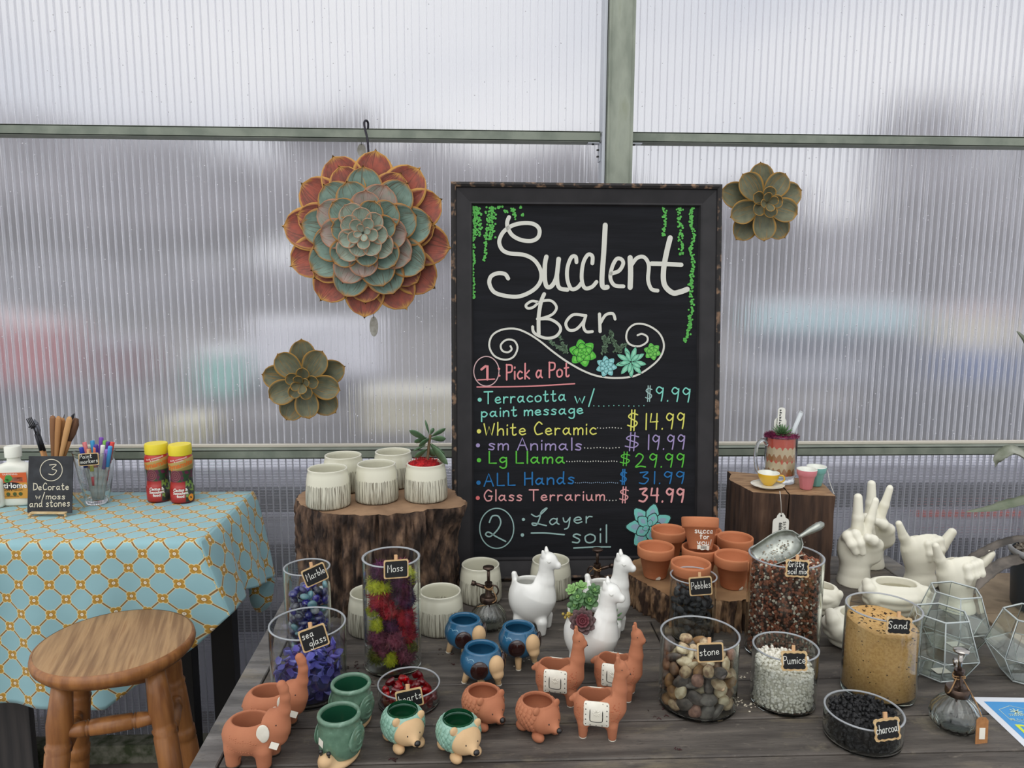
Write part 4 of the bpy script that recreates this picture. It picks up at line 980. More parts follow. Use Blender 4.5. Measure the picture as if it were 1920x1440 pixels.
# strings of pearls at the upper corners
q = Paint('painted_vine', CR(S(86, 168, 78), 'leaf_green')); r_ = random.Random(5)
def vine(pts, wd, n_):
    P = smooth_pts([(x, y, 0) for x, y in pts], 8)
    for i in range(n_):
        s = P[min(len(P)-1, int(i/n_*len(P)))]; x = s[0]+r_.gauss(0, wd); y = s[1]+r_.gauss(0, 5); r = r_.uniform(6, 9)
        q.poly([(x+r*math.cos(k*PI/3), y+r*math.sin(k*PI/3)) for k in range(6)], A_, z=.00008*(i % 4))
vine([(210, 215), (215, 330), (205, 440), (212, 560), (205, 700), (210, 820)], 4, 95); vine([(235, 215), (240, 290), (250, 400)], 14, 60); vine([(215, 215), (225, 270), (215, 320)], 10, 30)
vine([(330, 215), (325, 300), (330, 420)], 17, 90); vine([(300, 350), (290, 460), (282, 565)], 5, 34); vine([(385, 212), (425, 235)], 8, 18); vine([(470, 215), (485, 250), (492, 280)], 8, 18); vine([(528, 212), (540, 265)], 4, 10)
vine([(1495, 225), (1500, 300), (1490, 405)], 6, 34); vine([(1600, 220), (1600, 320), (1608, 440), (1610, 530)], 9, 62); vine([(1685, 215), (1675, 290), (1690, 400), (1680, 500), (1690, 600), (1680, 720)], 8, 110); vine([(1670, 720), (1680, 850), (1668, 980), (1665, 1040), (1635, 1115)], 8, 90)
q.done('strings of small green chalk dots')['kind'] = 'stuff'
def art(cx, cy, R, ringspec, cols, A, name, outline=S(20, 30, 30), star=False):
    o1 = Paint('painted_succulent', CR(outline, 'ink')); o2 = Paint('painted_leaf', CR(cols[0], name)); o3 = Paint('painted_leaf', CR(cols[1], name+'_tint'))
    z = 0
    for ri, (rr, n_, ph, wd) in enumerate(ringspec):
        for k in range(n_):
            a = ph+2*PI*k/n_; z += .00002
            def leaf(s, e=0):
                P = []
                for t, w_ in ((0, .25), (.3, .8), (.6, 1), (.85, .6), (1.0, 0 if star else .18), (1.0, 0 if star else -.18), (.85, -.6), (.6, -1), (.3, -.8), (0, -.25)):
                    L_ = rr*R*t*s; W_ = w_*wd*R*s
                    P.append((cx+L_*math.cos(a)-W_*math.sin(a), cy+L_*math.sin(a)+W_*math.cos(a)))
                return P
            o1.poly(leaf(1.0), A, z); o2.poly([(x*.86+(cx+rr*R*.55*math.cos(a))*.14, y*.86+(cy+rr*R*.55*math.sin(a))*.14) for x, y in leaf(1)], A, z+.00001)
            o3.poly([(x*.4+(cx+rr*R*.6*math.cos(a))*.6, y*.4+(cy+rr*R*.6*math.sin(a))*.6) for x, y in leaf(1)], A, z+.000015)
    o1.done(); o2.done(); o3.done()
art(945, 1195, 100, [(1.0, 6, .3, .38), (.7, 5, .8, .3), (.4, 5, .2, .2), (.2, 3, 0, .1)], [S(78, 170, 58), S(110, 190, 80)], A_, 'lime')
art(1105, 1285, 76, [(1.0, 7, .1, .33), (.65, 6, .6, .25), (.35, 4, .2, .16)], [S(120, 180, 180), S(150, 200, 200)], A_, 'aqua')
art(1270, 1255, 112, [(1.0, 9, .15, .17), (.72, 5, .5, .14)], [S(110, 180, 150), S(140, 200, 170)], A_, 'mint', star=True)
art(1415, 1185, 62, [(1.0, 6, .3, .38), (.62, 5, .8, .3), (.3, 4, .2, .18)], [S(88, 170, 70), S(120, 190, 90)], A_, 'grass')
art(1395, 1180, 165, [(1.0, 7, .45, .30), (.62, 5, .1, .24), (.3, 3, .7, .12)], [S(112, 186, 176), S(134, 160, 176)], B_, 'sea')
q = Paint('painted_fern', CR(S(96, 120, 96), 'fern'))
for (x, y, dx, dy) in ((840, 1200, -120, -90), (840, 1190, -60, -120), (1080, 1200, 60, -150), (1200, 1200, -60, -110), (1100, 1190, -10, -100), (1150, 1190, 100, -60)):
    for k in range(46):
        s = r_.random(); q.poly([(x+dx*s+r_.gauss(0, 9)+2.2*math.cos(j*PI/2), y+dy*s+r_.gauss(0, 9)+2.2*math.sin(j*PI/2)) for j in range(4)], A_)
q.done('dotted dull green fern sprays')['kind'] = 'stuff'

# ================================================================== STUMP, TIMBER, SLICE
bark = pbr('rough_bark', S(40, 30, 25), S(92, 72, 58), scale=24, stretch=(2, 2, .9), rough=.95, bump=1.0, bscale=55, bstretch=(1, 1, .55), c3=S(128, 102, 80), ramp=(.42, .58), detail=12, dist=.008)
endg = pbr('end_grain', S(112, 86, 64), S(150, 120, 92), scale=10, rough=.85, bump=.4, bscale=50, c3=S(90, 68, 50))
def log(name, label, cat, loc, rx, ry, H, seed, amp, seg=260, rows=46, lob=.05, topmat=endg, barkmat=bark, flare=0, fr=26, bulge=None):
    t = thing(name, label, cat, loc)
    v = []; f = []
    def rad(a, s):
        o = Vector((math.cos(a), math.sin(a), 0))
        base_ = 1+lob*mnoise.noise(o*1.3+Vector((seed, 0, 0)))+lob*.5*mnoise.noise(o*3+Vector((seed, 3, 0)))+flare*(1-s)**2
        if bulge: base_ += bulge(a, s)
        return base_
    def ridge(a, z):
        q = Vector((math.cos(a)*fr*.42, math.sin(a)*fr*.42, z*9+seed)); w2 = mnoise.noise(q*.45)*.9
        n1 = mnoise.noise(Vector((q.x*1.6+w2, q.y*1.6, q.z*.9)))
        n2 = mnoise.noise(Vector((q.x*4, q.y*4, q.z*3.2)))
        return amp*(-abs(n1)*2.1+.55+n2*.6)
    for j in range(rows+1):
        s = j/rows; z = H*s
        for i in range(seg):
            a = 2*PI*i/seg; e = min(1, (1-s)*9+.35); rr = rad(a, s); d = ridge(a, z)*e
            v.append((rx*rr*math.cos(a)+d*math.cos(a), ry*rr*math.sin(a)+d*math.sin(a), z+(0 if j < rows else .0025*mnoise.noise(Vector((a*9, seed, 0))))))
    for j in range(rows):
        for i in range(seg): k = (i+1) % seg; f.append((j*seg+i, j*seg+k, (j+1)*seg+k, (j+1)*seg+i))
    f.append(tuple(range(seg))[::-1])
    b = MB(); b.add(v, f); b.obj('bark', barkmat, t)
    v = []; f = []; rn = 14
    for j in range(rn+1):
        s = j/rn
        for i in range(seg//2):
            a = 2*PI*i/(seg//2); src = b.v[rows*seg+2*i]
            v.append((src[0]*s*.9995, src[1]*s*.9995, src[2]+.0002 if j == rn else H+.0012+.0012*mnoise.noise(Vector((src[0]*s*60, src[1]*s*60, 0)))))
    h2 = seg//2
    for j in range(rn):
        for i in range(h2): k = (i+1) % h2; f.append((j*h2+i, (j+1)*h2+i, (j+1)*h2+k, j*h2+k))
    q = MB(); q.add(v, f); q.obj('cut_face', topmat, t); return t
# big stump behind the marble and moss jars
scx = G(708, 1155).x+.0; sr = .176
yf = 1.50
STH = V(700, 967, yf).z
def bul(a, s):   # the knot that sticks out at the upper right
    da = abs((a-math.radians(-26)+PI) % (2*PI)-PI)
    return .26*math.exp(-(da/.26)**2)*math.exp(-((1-s)/.22)**2)
log('tree_stump', 'tall bark-covered stump carrying five ribbed white pots', 'stump', (V(708, 1060, 1.66).x+.004, yf+sr*.84, 0), sr*.965, sr*.84, STH, 2.0, .013, seg=340, rows=70, bulge=bul)
# square split timber behind the gritty soil jar
tmbr = pbr('dark_timber', S(44, 30, 23), S(78, 57, 43), scale=11, stretch=(6, 6, .5), rough=.85, bump=.7, bscale=26, bstretch=(6, 6, .5), c3=S(98, 76, 58), ramp=(.35, .62), dist=.003)
tmbt = pbr('timber_top', S(124, 94, 66), S(160, 128, 94), scale=12, stretch=(2, 8, 2), rough=.8, bump=.4, c3=S(96, 70, 48))
Yt = 1.66
pA = V(1412, 922, Yt); TH = pA.z
pts = [G(1371, 889, TH), G(1367, 899, TH), G(1412, 923, TH), G(1480, 927, TH), G(1566, 930, TH), G(1543, 906, TH)]
cx_ = sum(p.x for p in pts)/6; cy_ = sum(p.y for p in pts)/6
tmb = thing('timber_block', 'tall split timber block carrying the mug planter and small cups', 'block', (cx_, cy_, 0))
def tblock(poly, name):
    n = 22; ring = []
    for i in range(len(poly)):
        p, q = poly[i], poly[(i+1) % len(poly)]; m_ = max(1, int((q-p).length/.006))
        for k in range(m_): ring.append(p.lerp(q, k/m_))
    v = []; f = []; N = len(ring); ctr = sum(ring, Vector())/N
    for j in range(n+1):
        for i, p in enumerate(ring):
            d = (p-ctr).normalized(); nn = .0022*mnoise.noise(Vector((p.x*90, p.y*90, j*.25)))+.0012*mnoise.noise(Vector((p.x*260, p.y*260, j*.3)))
            v.append((p.x+d.x*nn-cx_, p.y+d.y*nn-cy_, TH*j/n))
    for j in range(n):
        for i in range(N): k = (i+1) % N; f.append((j*N+i, j*N+k, (j+1)*N+k, (j+1)*N+i))
    f.append(tuple(range(N))[::-1]); f.append(tuple(n*N+i for i in range(N)))
    b = MB(); b.add(v, f); o = b.obj(name, tmbr, tmb, smooth=False); o.data.materials.append(tmbt); o.data.polygons[-1].material_index = 1
P = [Vector((p.x, p.y, 0)) for p in pts]; P_tm = P
bk = [P[0]+Vector((0, .03, 0)), P[5]+Vector((0, .03, 0))]; mid = bk[0].lerp(bk[1], .5)
tblock([P[1], P[2], P[3]+Vector((-.0018, 0, 0)), mid+Vector((-.001, -.03, 0)), mid+Vector((-.0005, 0, 0)), bk[0], P[0]], 'split_half')
tblock([P[3]+Vector((.0018, 0, 0)), P[4], P[5], bk[1], mid+Vector((.0005, 0, 0)), mid+Vector((.0006, -.03, 0))], 'split_half')
# flat wood slice under the terracotta pots
slz = .066
sc_ = Vector((V(1325, 1090, 1.55).x, 1.545, 0))
bark2 = pbr('pale_bark', S(58, 42, 32), S(138, 108, 80), scale=30, stretch=(2, 2, .8), rough=.95, bump=.8, bscale=60, c3=S(164, 134, 102), ramp=(.42, .56), detail=12, dist=.006)
slt = pbr('slice_top', S(118, 88, 60), S(154, 120, 84), scale=7, stretch=(1, 2, 1), rough=.8, bump=.35, c3=S(96, 72, 50))
log('wood_slice', 'thick round bark-edged wood slice under the terracotta pots', 'slice', (sc_.x, sc_.y, 0), .162, .143, slz, 7.0, .012, seg=300, rows=24, lob=.13, topmat=slt, barkmat=bark2, fr=22)
TX = lambda px, py, z=0: G(px, py, z)

# ================================================================== WHITE RIBBED POTS
rib = bpy.data.materials.new('ribbed_glaze'); rib.use_nodes = True; Bq = NB(rib.node_tree); q = Bq.n['Principled BSDF']; q.inputs['Roughness'].default_value = .28; q.inputs['Coat Weight'].default_value = .25
tq = Bq.n.new('ShaderNodeTexCoord'); sq = Bq.n.new('ShaderNodeSeparateXYZ'); Bq.L.new(tq.outputs['Object'], sq.inputs[0])
ang = Bq.m('ARCTAN2', sq.outputs[1], sq.outputs[0])
cmb = Bq.n.new('ShaderNodeCombineXYZ'); Bq.L.new(Bq.m('MULTIPLY', ang, 17), cmb.inputs[0]); Bq.L.new(Bq.m('MULTIPLY', sq.outputs[2], 5), cmb.inputs[1])
nq = Bq.n.new('ShaderNodeTexNoise'); nq.inputs['Scale'].default_value = 1.5; nq.inputs['Detail'].default_value = 3; Bq.L.new(cmb.outputs[0], nq.inputs[0])
cmb2 = Bq.n.new('ShaderNodeCombineXYZ'); Bq.L.new(Bq.m('MULTIPLY', ang, 26), cmb2.inputs[0])
nq2 = Bq.n.new('ShaderNodeTexNoise'); nq2.inputs['Scale'].default_value = 1; Bq.L.new(cmb2.outputs[0], nq2.inputs[0])
top_ = Bq.m('ADD', Bq.m('MULTIPLY', nq2.outputs[0], .016), .0405)
msk = Bq.m('LESS_THAN', sq.outputs[2], top_)
outer = Bq.m('GREATER_THAN', Bq.m('SQRT', Bq.m('ADD', Bq.m('MULTIPLY', sq.outputs[0], sq.outputs[0]), Bq.m('MULTIPLY', sq.outputs[1], sq.outputs[1]))), .0385)
stripe = Bq.lt(Bq.m('ABSOLUTE', Bq.m('SUBTRACT', nq.outputs[0], .5)), .028, .02)
stripe = Bq.m('MULTIPLY', Bq.m('MULTIPLY', stripe, msk), outer)
Bq.L.new(Bq.mix(stripe, S(208, 206, 186), S(112, 102, 80)), q.inputs['Base Color'])
bp_ = Bq.n.new('ShaderNodeBump'); bp_.inputs['Strength'].default_value = .8; bp_.inputs['Distance'].default_value = .0015; bp_.invert = True
Bq.L.new(stripe, bp_.inputs['Height']); Bq.L.new(bp_.outputs[0], q.inputs['Normal'])
def ribpot_proto():
    t = thing('ribbed_pot', 'x', 'pot', (0, 0, 0))
    prof = [(0, .002), (.040, .002), (.043, 0), (.0458, .002), (.0468, .006), (.0465, .03), (.0445, .055), (.0420, .070), (.0405, .0745), (.0412, .0775), (.0408, .0795), (.0388, .0797), (.0378, .078), (.0382, .072), (.041, .05), (.042, .012), (.036, .007), (0, .006)]
    b = MB(); b.add(*lathe(prof, 72)); b.obj('body', rib, t)
    b = MB(); b.add(*lathe([(.0409, .0776), (.0413, .0788), (.0405, .0800), (.0388, .0801), (.0379, .0788)], 72)); b.obj('rim', pbr('rim_glaze', S(206, 204, 186), rough=.25, coat=.3), t, label='glazed pale rim')
    return t
rp = ribpot_proto(); first = True
def ribpot(p, label, rz, s=1.0, tilt=None):
    global first
    o = rp if first else dup(rp, label, p)
    first = False; o.location = p; o['label'] = label; o['group'] = 'ribbed white pots'; o.scale = (s, s, s)
    o.rotation_euler = (tilt[0], tilt[1], rz) if tilt else (0, 0, rz); return o
STZ = STH+.002
ribpot(G(616, 946, STZ), 'ribbed white pot at the left front of the stump', .3)
ribpot(G(707, 936, STZ), 'ribbed white pot at the middle front of the stump', 1.6)
pj = ribpot(G(799, 934, STZ), 'ribbed white pot holding the jade plant and red moss', 2.9)
ribpot(G(645, 917, STZ), 'ribbed white pot behind the left front one on the stump', 4.0)
ribpot(G(738, 909, STZ), 'ribbed white pot behind the middle front one on the stump', 5.1)
ribpot(G(697, 1180), 'ribbed white pot on the table, half hidden by the moss jar', .9)
ribpot(G(826, 1178), 'ribbed white pot on the table just right of the moss jar', 2.2)
ribpot(G(901, 1122), 'ribbed white pot behind the left brass sprayer', 3.3)
ribpot(G(1032, 1113), 'ribbed white pot behind the head of the left white llama', 4.4)
# ================================================================== GLASS JARS AND WHAT IS IN THEM
def pack(n, r, R, seed, h0, it=170):
    """settle n balls of radius r in a cylinder of radius R (relaxation, no physics engine)"""
    g = np.random.RandomState(seed); a = g.uniform(0, 2*PI, n); q = np.sqrt(g.uniform(0, 1, n))*(R-r)
    P = np.stack([q*np.cos(a), q*np.sin(a), g.uniform(r, h0, n)], 1)
    for k in range(it):
        P[:, 2] -= r*.05*(1 if k < it-25 else 0)
        for _ in range(2):
            D = P[:, None]-P[None]; L = np.linalg.norm(D, axis=2)+1e-9; np.fill_diagonal(L, 9)
            ov = np.maximum(0, 2*r-L); P += (D/L[..., None]*ov[..., None]*.42).sum(1)
            rr = np.hypot(P[:, 0], P[:, 1]); m = rr > R-r; P[m, :2] *= ((R-r)/rr[m])[:, None]
            P[:, 2] = np.maximum(P[:, 2], r)
    return P
def jar(name, label, px, pyb, pyt, wpx, th=.0028, bth=.005, cat='jar', mat=None):
    p = G(px, pyb); H = V(px, pyt, p.y).z; Rm = wpx/2*mpp(Vector((p.x, p.y-.0, H)))*.985
    pr = [(Rm*.90, .0006), (Rm*.93, .0), (Rm*.985, .003), (Rm, .009), (Rm, H*.3), (Rm, H*.7), (Rm, H-.001)]
    t = vessel(name, label, cat, (p.x, p.y, .0004), pr, th, bth, mat=mat)
    b = MB(); b.add(*lathe([(Rm-th, H-.0012), (Rm-th*.1+.0004, H-.0012), (Rm+.0004, H+.0004), (Rm-th*.5, H+.0012), (Rm-th, H+.0004), (Rm-th, H-.0012)], 64))
    b.obj('rim', rimg, t)
    return dict(t=t, x=p.x, y=p.y, H=H, R=Rm, ri=Rm-th-.0008, z0=bth+.0005)
rimg = pbr('ground_rim', S(206, 210, 214), rough=.25, trans=.55, ior=1.45)
gj = glass('jar_glass', (.97, .985, .98))
J = {}
J['marble'] = jar('glass_jar', 'clear cylinder jar of blue and clear glass gems, furthest left at the back', 581, 1222, 1063, 87, mat=gj)
J['sea'] = jar('glass_jar', 'wide clear jar of violet sea glass chips at the left edge of the table', 581, 1297, 1168, 143, mat=gj)
J['moss'] = jar('glass_jar', 'tallest left jar, filled with coloured moss', 737, 1248, 1044, 110, th=.004, bth=.007, mat=gj)
J['hearts'] = jar('glass_dish', 'low clear dish of dark red glass hearts', 767, 1318, 1280, 118, cat='dish', th=.0022, bth=.004, mat=gj)
J['pebbles'] = jar('glass_jar', 'slim clear jar of black pebbles in front of the wood slice', 1296, 1192, 1079, 88, mat=gj)
J['stone'] = jar('glass_jar', 'wide clear jar of tan and brown river stones', 1307, 1318, 1187, 148, bth=.006, mat=gj)
J['gritty'] = jar('glass_jar', 'tall wide jar of red and white gritty soil mix with a scoop', 1464, 1222, 1041, 138, th=.004, bth=.006, mat=gj)
J['pumice'] = jar('glass_jar', 'clear jar half full of white pumice', 1467, 1316, 1212, 121, bth=.006, mat=gj)
J['sand'] = jar('glass_jar', 'clear jar of golden sand beside the glass terrariums', 1645, 1296, 1138, 135, bth=.007, mat=gj)
J['char'] = jar('glass_dish', 'low wide clear dish of black charcoal at the front right', 1616, 1383, 1331, 142, cat='dish', bth=.004, mat=gj)

def pebble_mesh(seed, sx, sy, sz, amp=.16, sub=2):
    bm = bmesh.new(); bmesh.ops.create_icosphere(bm, subdivisions=sub, radius=1)
    for q in bm.verts:
        n = 1+amp*mnoise.noise(q.co*1.1+Vector((seed*3.1, 0, 0))); q.co = Vector((q.co.x*sx*n, q.co.y*sy*n, q.co.z*sz*n))
    me = bpy.data.meshes.new('piece'); bm.to_mesh(me); bm.free(); me.polygons.foreach_set('use_smooth', [True]*len(me.polygons)); return me
def fill(jar_, P, meshes, name, cat, group, labels, lo=0, upright=0):
    r_ = random.Random(len(P))
    for i, q in enumerate(P):
        k = r_.randrange(len(meshes)); me, lab = meshes[k], labels[k % len(labels)]
        o = bpy.data.objects.new(name, me); C.objects.link(o); o.location = (jar_['x']+q[0], jar_['y']+q[1], jar_['z0']+q[2])
        a = math.atan2(q[1], q[0]); rr = math.hypot(q[0], q[1])
        if rr > jar_['ri']*.72 and r_.random() < .65: o.rotation_euler = (PI/2+r_.gauss(0, .35), r_.uniform(0, 6), a+PI/2+r_.gauss(0, .2))
        else: o.rotation_euler = (r_.gauss(0, .5), r_.gauss(0, .5), r_.uniform(0, 6))
        tag(o, lab, cat, group)
def wm(me, mat): me.materials.append(mat); return me
# glass gems
def gemmat(nm, c): return pbr(nm, c, rough=.05, trans=.35, ior=1.5, coat=1)
gems = [('deep blue', S(24, 26, 150)), ('deep blue', S(34, 40, 120)), ('clear', S(214, 222, 226)), ('dark navy', S(24, 28, 70)), ('violet blue', S(64, 54, 190)), ('teal tinted', S(120, 180, 190))]
gm_ = [wm(pebble_mesh(i, .0088, .0088, .0052, .05), gemmat('gem_%d' % i, c)) for i, (n_, c) in enumerate(gems)]
P = pack(175, .0070, J['marble']['ri'], 1, .17)
fill(J['marble'], P, gm_, 'glass_gem', 'gem', 'glass gems in the marble jar', [g[0]+' rounded glass gem in the marble jar' for g in gems])
# sea glass chips
def chip(seed):
    r_ = random.Random(seed); n = 7; b = MB(); s = r_.uniform(.0075, .011)
    poly = [(s*r_.uniform(.65, 1.1)*math.cos(2*PI*i/n), s*r_.uniform(.55, 1.0)*math.sin(2*PI*i/n)) for i in range(n)]
    v = [(x, y, .0022*mnoise.noise(Vector((x*200, y*200, seed)))+.0018*math.hypot(x, y)/s) for x, y in poly]
    v2 = [(x*.9, y*.9, z-.0018) for x, y, z in v]; v3 = [(x*.45, y*.45, z*.2) for x, y, z in v]
    v = v+v2+v3; f = [(i, (i+1) % n, n+(i+1) % n, n+i)[::-1] for i in range(n)]+[(i, (i+1) % n, 2*n+(i+1) % n, 2*n+i) for i in range(n)]+[tuple(range(2*n, 3*n)), tuple(range(n, 2*n))[::-1]]
    return mesh('chip', v, f, False)
cc = [S(122, 118, 212), S(92, 88, 178), S(136, 138, 226), S(72, 64, 136), S(152, 150, 228), S(104, 100, 194)]
chips = [wm(chip(i), pbr('sea_glass_%d' % (i % 6), cc[i % 6], rough=.3, trans=.35, ior=1.4)) for i in range(12)]
R_i = J['sea']['ri']; P = pack(190, .0082, R_i, 2, .11)
P[:, 2] += .006*np.sin(P[:, 0]*40)
b = MB(); b.add(*lathe([(0, .002), (R_i*.86, .002), (R_i*.86, .026), (R_i*.5, .040), (0, .044)], 30)); core = b.obj('chip_core', pbr('sea_glass_core', S(40, 38, 92), rough=.5), None, loc=(J['sea']['x'], J['sea']['y'], J['sea']['z0'])); core['kind'] = 'stuff'
tag(core, 'deep violet mass of packed sea glass at the middle of the wide jar', 'sea glass')
fill(J['sea'], P, chips, 'sea_glass_chip', 'sea glass', 'violet sea glass chips in the wide jar', ['violet sea glass chip in the wide jar'])
# glass hearts
def heart_mesh():
    n = 20; P_ = []
    for i in range(n):
        t = 2*PI*i/n; P_.append((.0105/16*16*math.sin(t)**3, .0105/16*(13*math.cos(t)-5*math.cos(2*t)-2*math.cos(3*t)-math.cos(4*t))))
    v = [(x, y, 0) for x, y in P_]+[(x*.72, y*.72, .0042) for x, y in P_]+[(0, 0, .0052)]+[(x*.72, y*.72, -.0042) for x, y in P_]+[(0, 0, -.0052)]
    f = []
    for i in range(n):
        j = (i+1) % n; f += [(j, i, n+i, n+j), (n+j, n+i, 2*n), (i, j, 2*n+1+j, 2*n+1+i), (2*n+1+i, 2*n+1+j, 3*n+1)]
    return mesh('heart', v, f, True)
hm_ = wm(heart_mesh(), pbr('red_glass', S(196, 10, 22), rough=.05, trans=.8, ior=1.5)); hm2 = wm(heart_mesh(), pbr('dark_red_glass', S(120, 8, 22), rough=.06, trans=.6, ior=1.5))
P = pack(34, .0088, J['hearts']['ri'], 3, .05); fill(J['hearts'], P, [hm_, hm2], 'glass_heart', 'glass heart', 'red glass hearts in the low dish', ['bright red glass heart in the low dish', 'dark red glass heart in the low dish'])
# black pebbles
bp1 = [wm(pebble_mesh(20+i, .0085, .0064, .0042), pbr('black_pebble_%d' % (i % 2), (S(46, 47, 50), S(60, 61, 64))[i % 2], (S(56, 57, 60), S(74, 75, 78))[i % 2], scale=90, rough=.6)) for i in range(4)]
P = pack(150, .0062, J['pebbles']['ri'], 4, .14); fill(J['pebbles'], P, bp1, 'black_pebble', 'pebble', 'black pebbles in the slim jar', ['smooth black pebble in the slim jar'])
# river stones
scs = [('pale tan', S(204, 184, 150), S(168, 142, 110)), ('brown', S(140, 110, 84), S(106, 82, 62)), ('grey', S(116, 110, 102), S(84, 80, 74)), ('reddish', S(152, 116, 98), S(118, 86, 74)), ('cream', S(214, 202, 170), S(178, 160, 126)), ('ochre', S(160, 124, 80), S(124, 92, 60)), ('dark', S(72, 66, 62), S(100, 92, 84)), ('speckled tan', S(194, 172, 136), S(128, 100, 76))]
stn = [wm(pebble_mesh(40+i, .0142*(1, .88, 1.08, .8)[i % 4], .0102, .0062*(1, 1.2)[i % 2], .16, 3), pbr('river_stone_%d' % i, c1, c2, scale=85, rough=.5, bump=.3, ramp=(.42, .6), detail=9)) for i, (n_, c1, c2) in enumerate(scs)]
P = pack(150, .0092, J['stone']['ri'], 5, .15); fill(J['stone'], P, stn, 'river_stone', 'stone', 'river stones in the wide jar', [c[0]+' river stone in the wide stone jar' for c in scs])
# grains drawn as joined piles
def grains(jar_, fillh, s, mats, seed, name, label, cat, dens=1.0, slope=(0, 0), bumpz=.004, flat=.8, core_mat=None, sub=1):
    r_ = random.Random(seed); ri = jar_['ri']; bs_ = [MB() for _ in mats]
    bm = bmesh.new(); bmesh.ops.create_icosphere(bm, subdivisions=sub, radius=1); gv = [q.co.copy() for q in bm.verts]; gf = [tuple(x.index for x in p.verts) for p in bm.faces]; bm.free()
    top = lambda x, y: fillh+slope[0]*x/ri+slope[1]*y/ri+bumpz*mnoise.noise(Vector((x*40, y*40, seed)))
    def put(x, y, z):
        k = r_.choices(range(len(mats)), [m[1] for m in mats])[0]; q = s*r_.uniform(.6, 1.15)*mats[k][2]
        M = T(x, y, z, r_.uniform(0, 6), r_.uniform(0, 6), r_.uniform(0, 6), s=(q*r_.uniform(.8, 1.3), q*r_.uniform(.7, 1.1), q*flat))
        bs_[k].add(gv, gf, M)
    n_ring = int(2*PI*(ri-s)/(1.55*s)*dens); z = s*.7
    while z < fillh+max(abs(slope[0]), abs(slope[1])):
        for i in range(n_ring):
            a = 2*PI*(i+r_.uniform(-.4, .4))/n_ring; x, y = (ri-s*1.05)*math.cos(a), (ri-s*1.05)*math.sin(a)
            if z < top(x, y): put(x*r_.uniform(.94, 1), y*r_.uniform(.94, 1), z+r_.uniform(-.4, .4)*s)
        z += 1.45*s/dens
    n_top = int(PI*ri*ri/(2.0*s*s)*dens)
    for i in range(n_top):
        a = r_.uniform(0, 2*PI); q = math.sqrt(r_.random())*(ri-s); x, y = q*math.cos(a), q*math.sin(a); put(x, y, top(x, y)+r_.uniform(-.5, .3)*s)
    t = thing(name, label, cat, (jar_['x'], jar_['y'], jar_['z0']))
    for b_, m in zip(bs_, mats): b_.obj(m[3], m[0], t, smooth=sub > 1, kind='stuff')
    # body of the pile under its surface grains
    n = 40; rc = ri-s*1.6; v = [(0, 0, .0005)]; f = []
    for j, rr in enumerate((1, 1, .75, .5, .25)):
        for i in range(n):
            a = 2*PI*i/n; x, y = rc*rr*math.cos(a), rc*rr*math.sin(a); v.append((x, y, .0005 if j == 0 else top(x, y)-s*.5))
    for i in range(n): k = (i+1) % n; f.append((0, 1+k, 1+i))
    for j in range(4):
        for i in range(n): k = (i+1) % n; f.append((1+j*n+i, 1+j*n+k, 1+(j+1)*n+k, 1+(j+1)*n+i))
    v.append((0, 0, top(0, 0)-s*.5)); c_ = len(v)-1
    for i in range(n): f.append((1+4*n+i, 1+4*n+(i+1) % n, c_))
    b = MB(); b.add(v, f); b.obj('pile', core_mat, t, kind='stuff'); return t
pw = pbr('pumice_white', S(238, 235, 224), S(220, 216, 202), scale=200, rough=.9); pwd = pbr('pumice_darker', S(212, 208, 192), rough=.9)  # second tone: slightly darker grains, mixed in at random
grains(J['pumice'], .064, .0036, [(pw, 5, 1, 'grains'), (pwd, 1, 1, 'darker_grains')], 11, 'pumice', 'white pumice grains half filling the pumice jar', 'pumice', slope=(-.004, .006), core_mat=pbr('pumice_core', S(196, 192, 176), rough=.9))
gb = pbr('grit_brown', S(158, 98, 72), S(126, 76, 56), scale=150, rough=.9, c3=S(180, 118, 88)); gw = pbr('grit_white', S(216, 208, 188), rough=.85); gg = pbr('grit_grey', S(98, 84, 74), rough=.9); gk = pbr('grit_dark', S(58, 40, 32), rough=.9)
gH = J['gritty']['H']-.010-J['gritty']['z0']
grains(J['gritty'], gH, .0036, [(gb, 9, 1.15, 'clay_grit'), (gw, 3.4, .9, 'white_grit'), (gg, 2, 1.1, 'grey_grit'), (gk, 3, 1.2, 'bark_grit')], 12, 'gritty_soil', 'red brown and white gritty soil mix filling the tall jar', 'soil', dens=1.05, bumpz=.008, core_mat=pbr('grit_core', S(70, 42, 32), rough=.95))
ch = pbr('charcoal_black', S(16, 16, 17), S(28, 28, 30), scale=80, rough=.6)
grains(J['char'], .037, .0048, [(ch, 1, 1, 'lumps')], 13, 'charcoal', 'black charcoal lumps filling the low dish', 'charcoal', bumpz=.006, flat=.6, core_mat=pbr('charcoal_core', S(16, 16, 17), rough=.8), slope=(.0, .003))
# sand: one smooth slanting pile with flecks
ri = J['sand']['ri']; sn = pbr('golden_sand', S(188, 146, 88), S(208, 168, 108), scale=260, rough=.95, bump=.25, bscale=700, c3=S(170, 128, 74), dist=.0006)
sh = J['sand']['H']-.026-J['sand']['z0']
t = thing('sand', 'golden craft sand with dark flecks in the sand jar', 'sand', (J['sand']['x'], J['sand']['y'], J['sand']['z0']))
top = lambda x, y: sh-.006*x/ri+.002*math.sin(x*60)+.004*y/ri
n = 64; v = [(0, 0, .0)]; f = []
for j, (rr, z) in enumerate([(.9, 0), (1, .004)]+[(1, None)]+[(q, None) for q in (.98, .8, .6, .4, .2)]):
    for i in range(n):
        a = 2*PI*i/n; x, y = ri*rr*math.cos(a), ri*rr*math.sin(a); v.append((x, y, z if z is not None else top(x, y)+(.0006*mnoise.noise(Vector((x*200, y*200, 0))))))
for i in range(n): f.append((0, 1+(i+1) % n, 1+i))
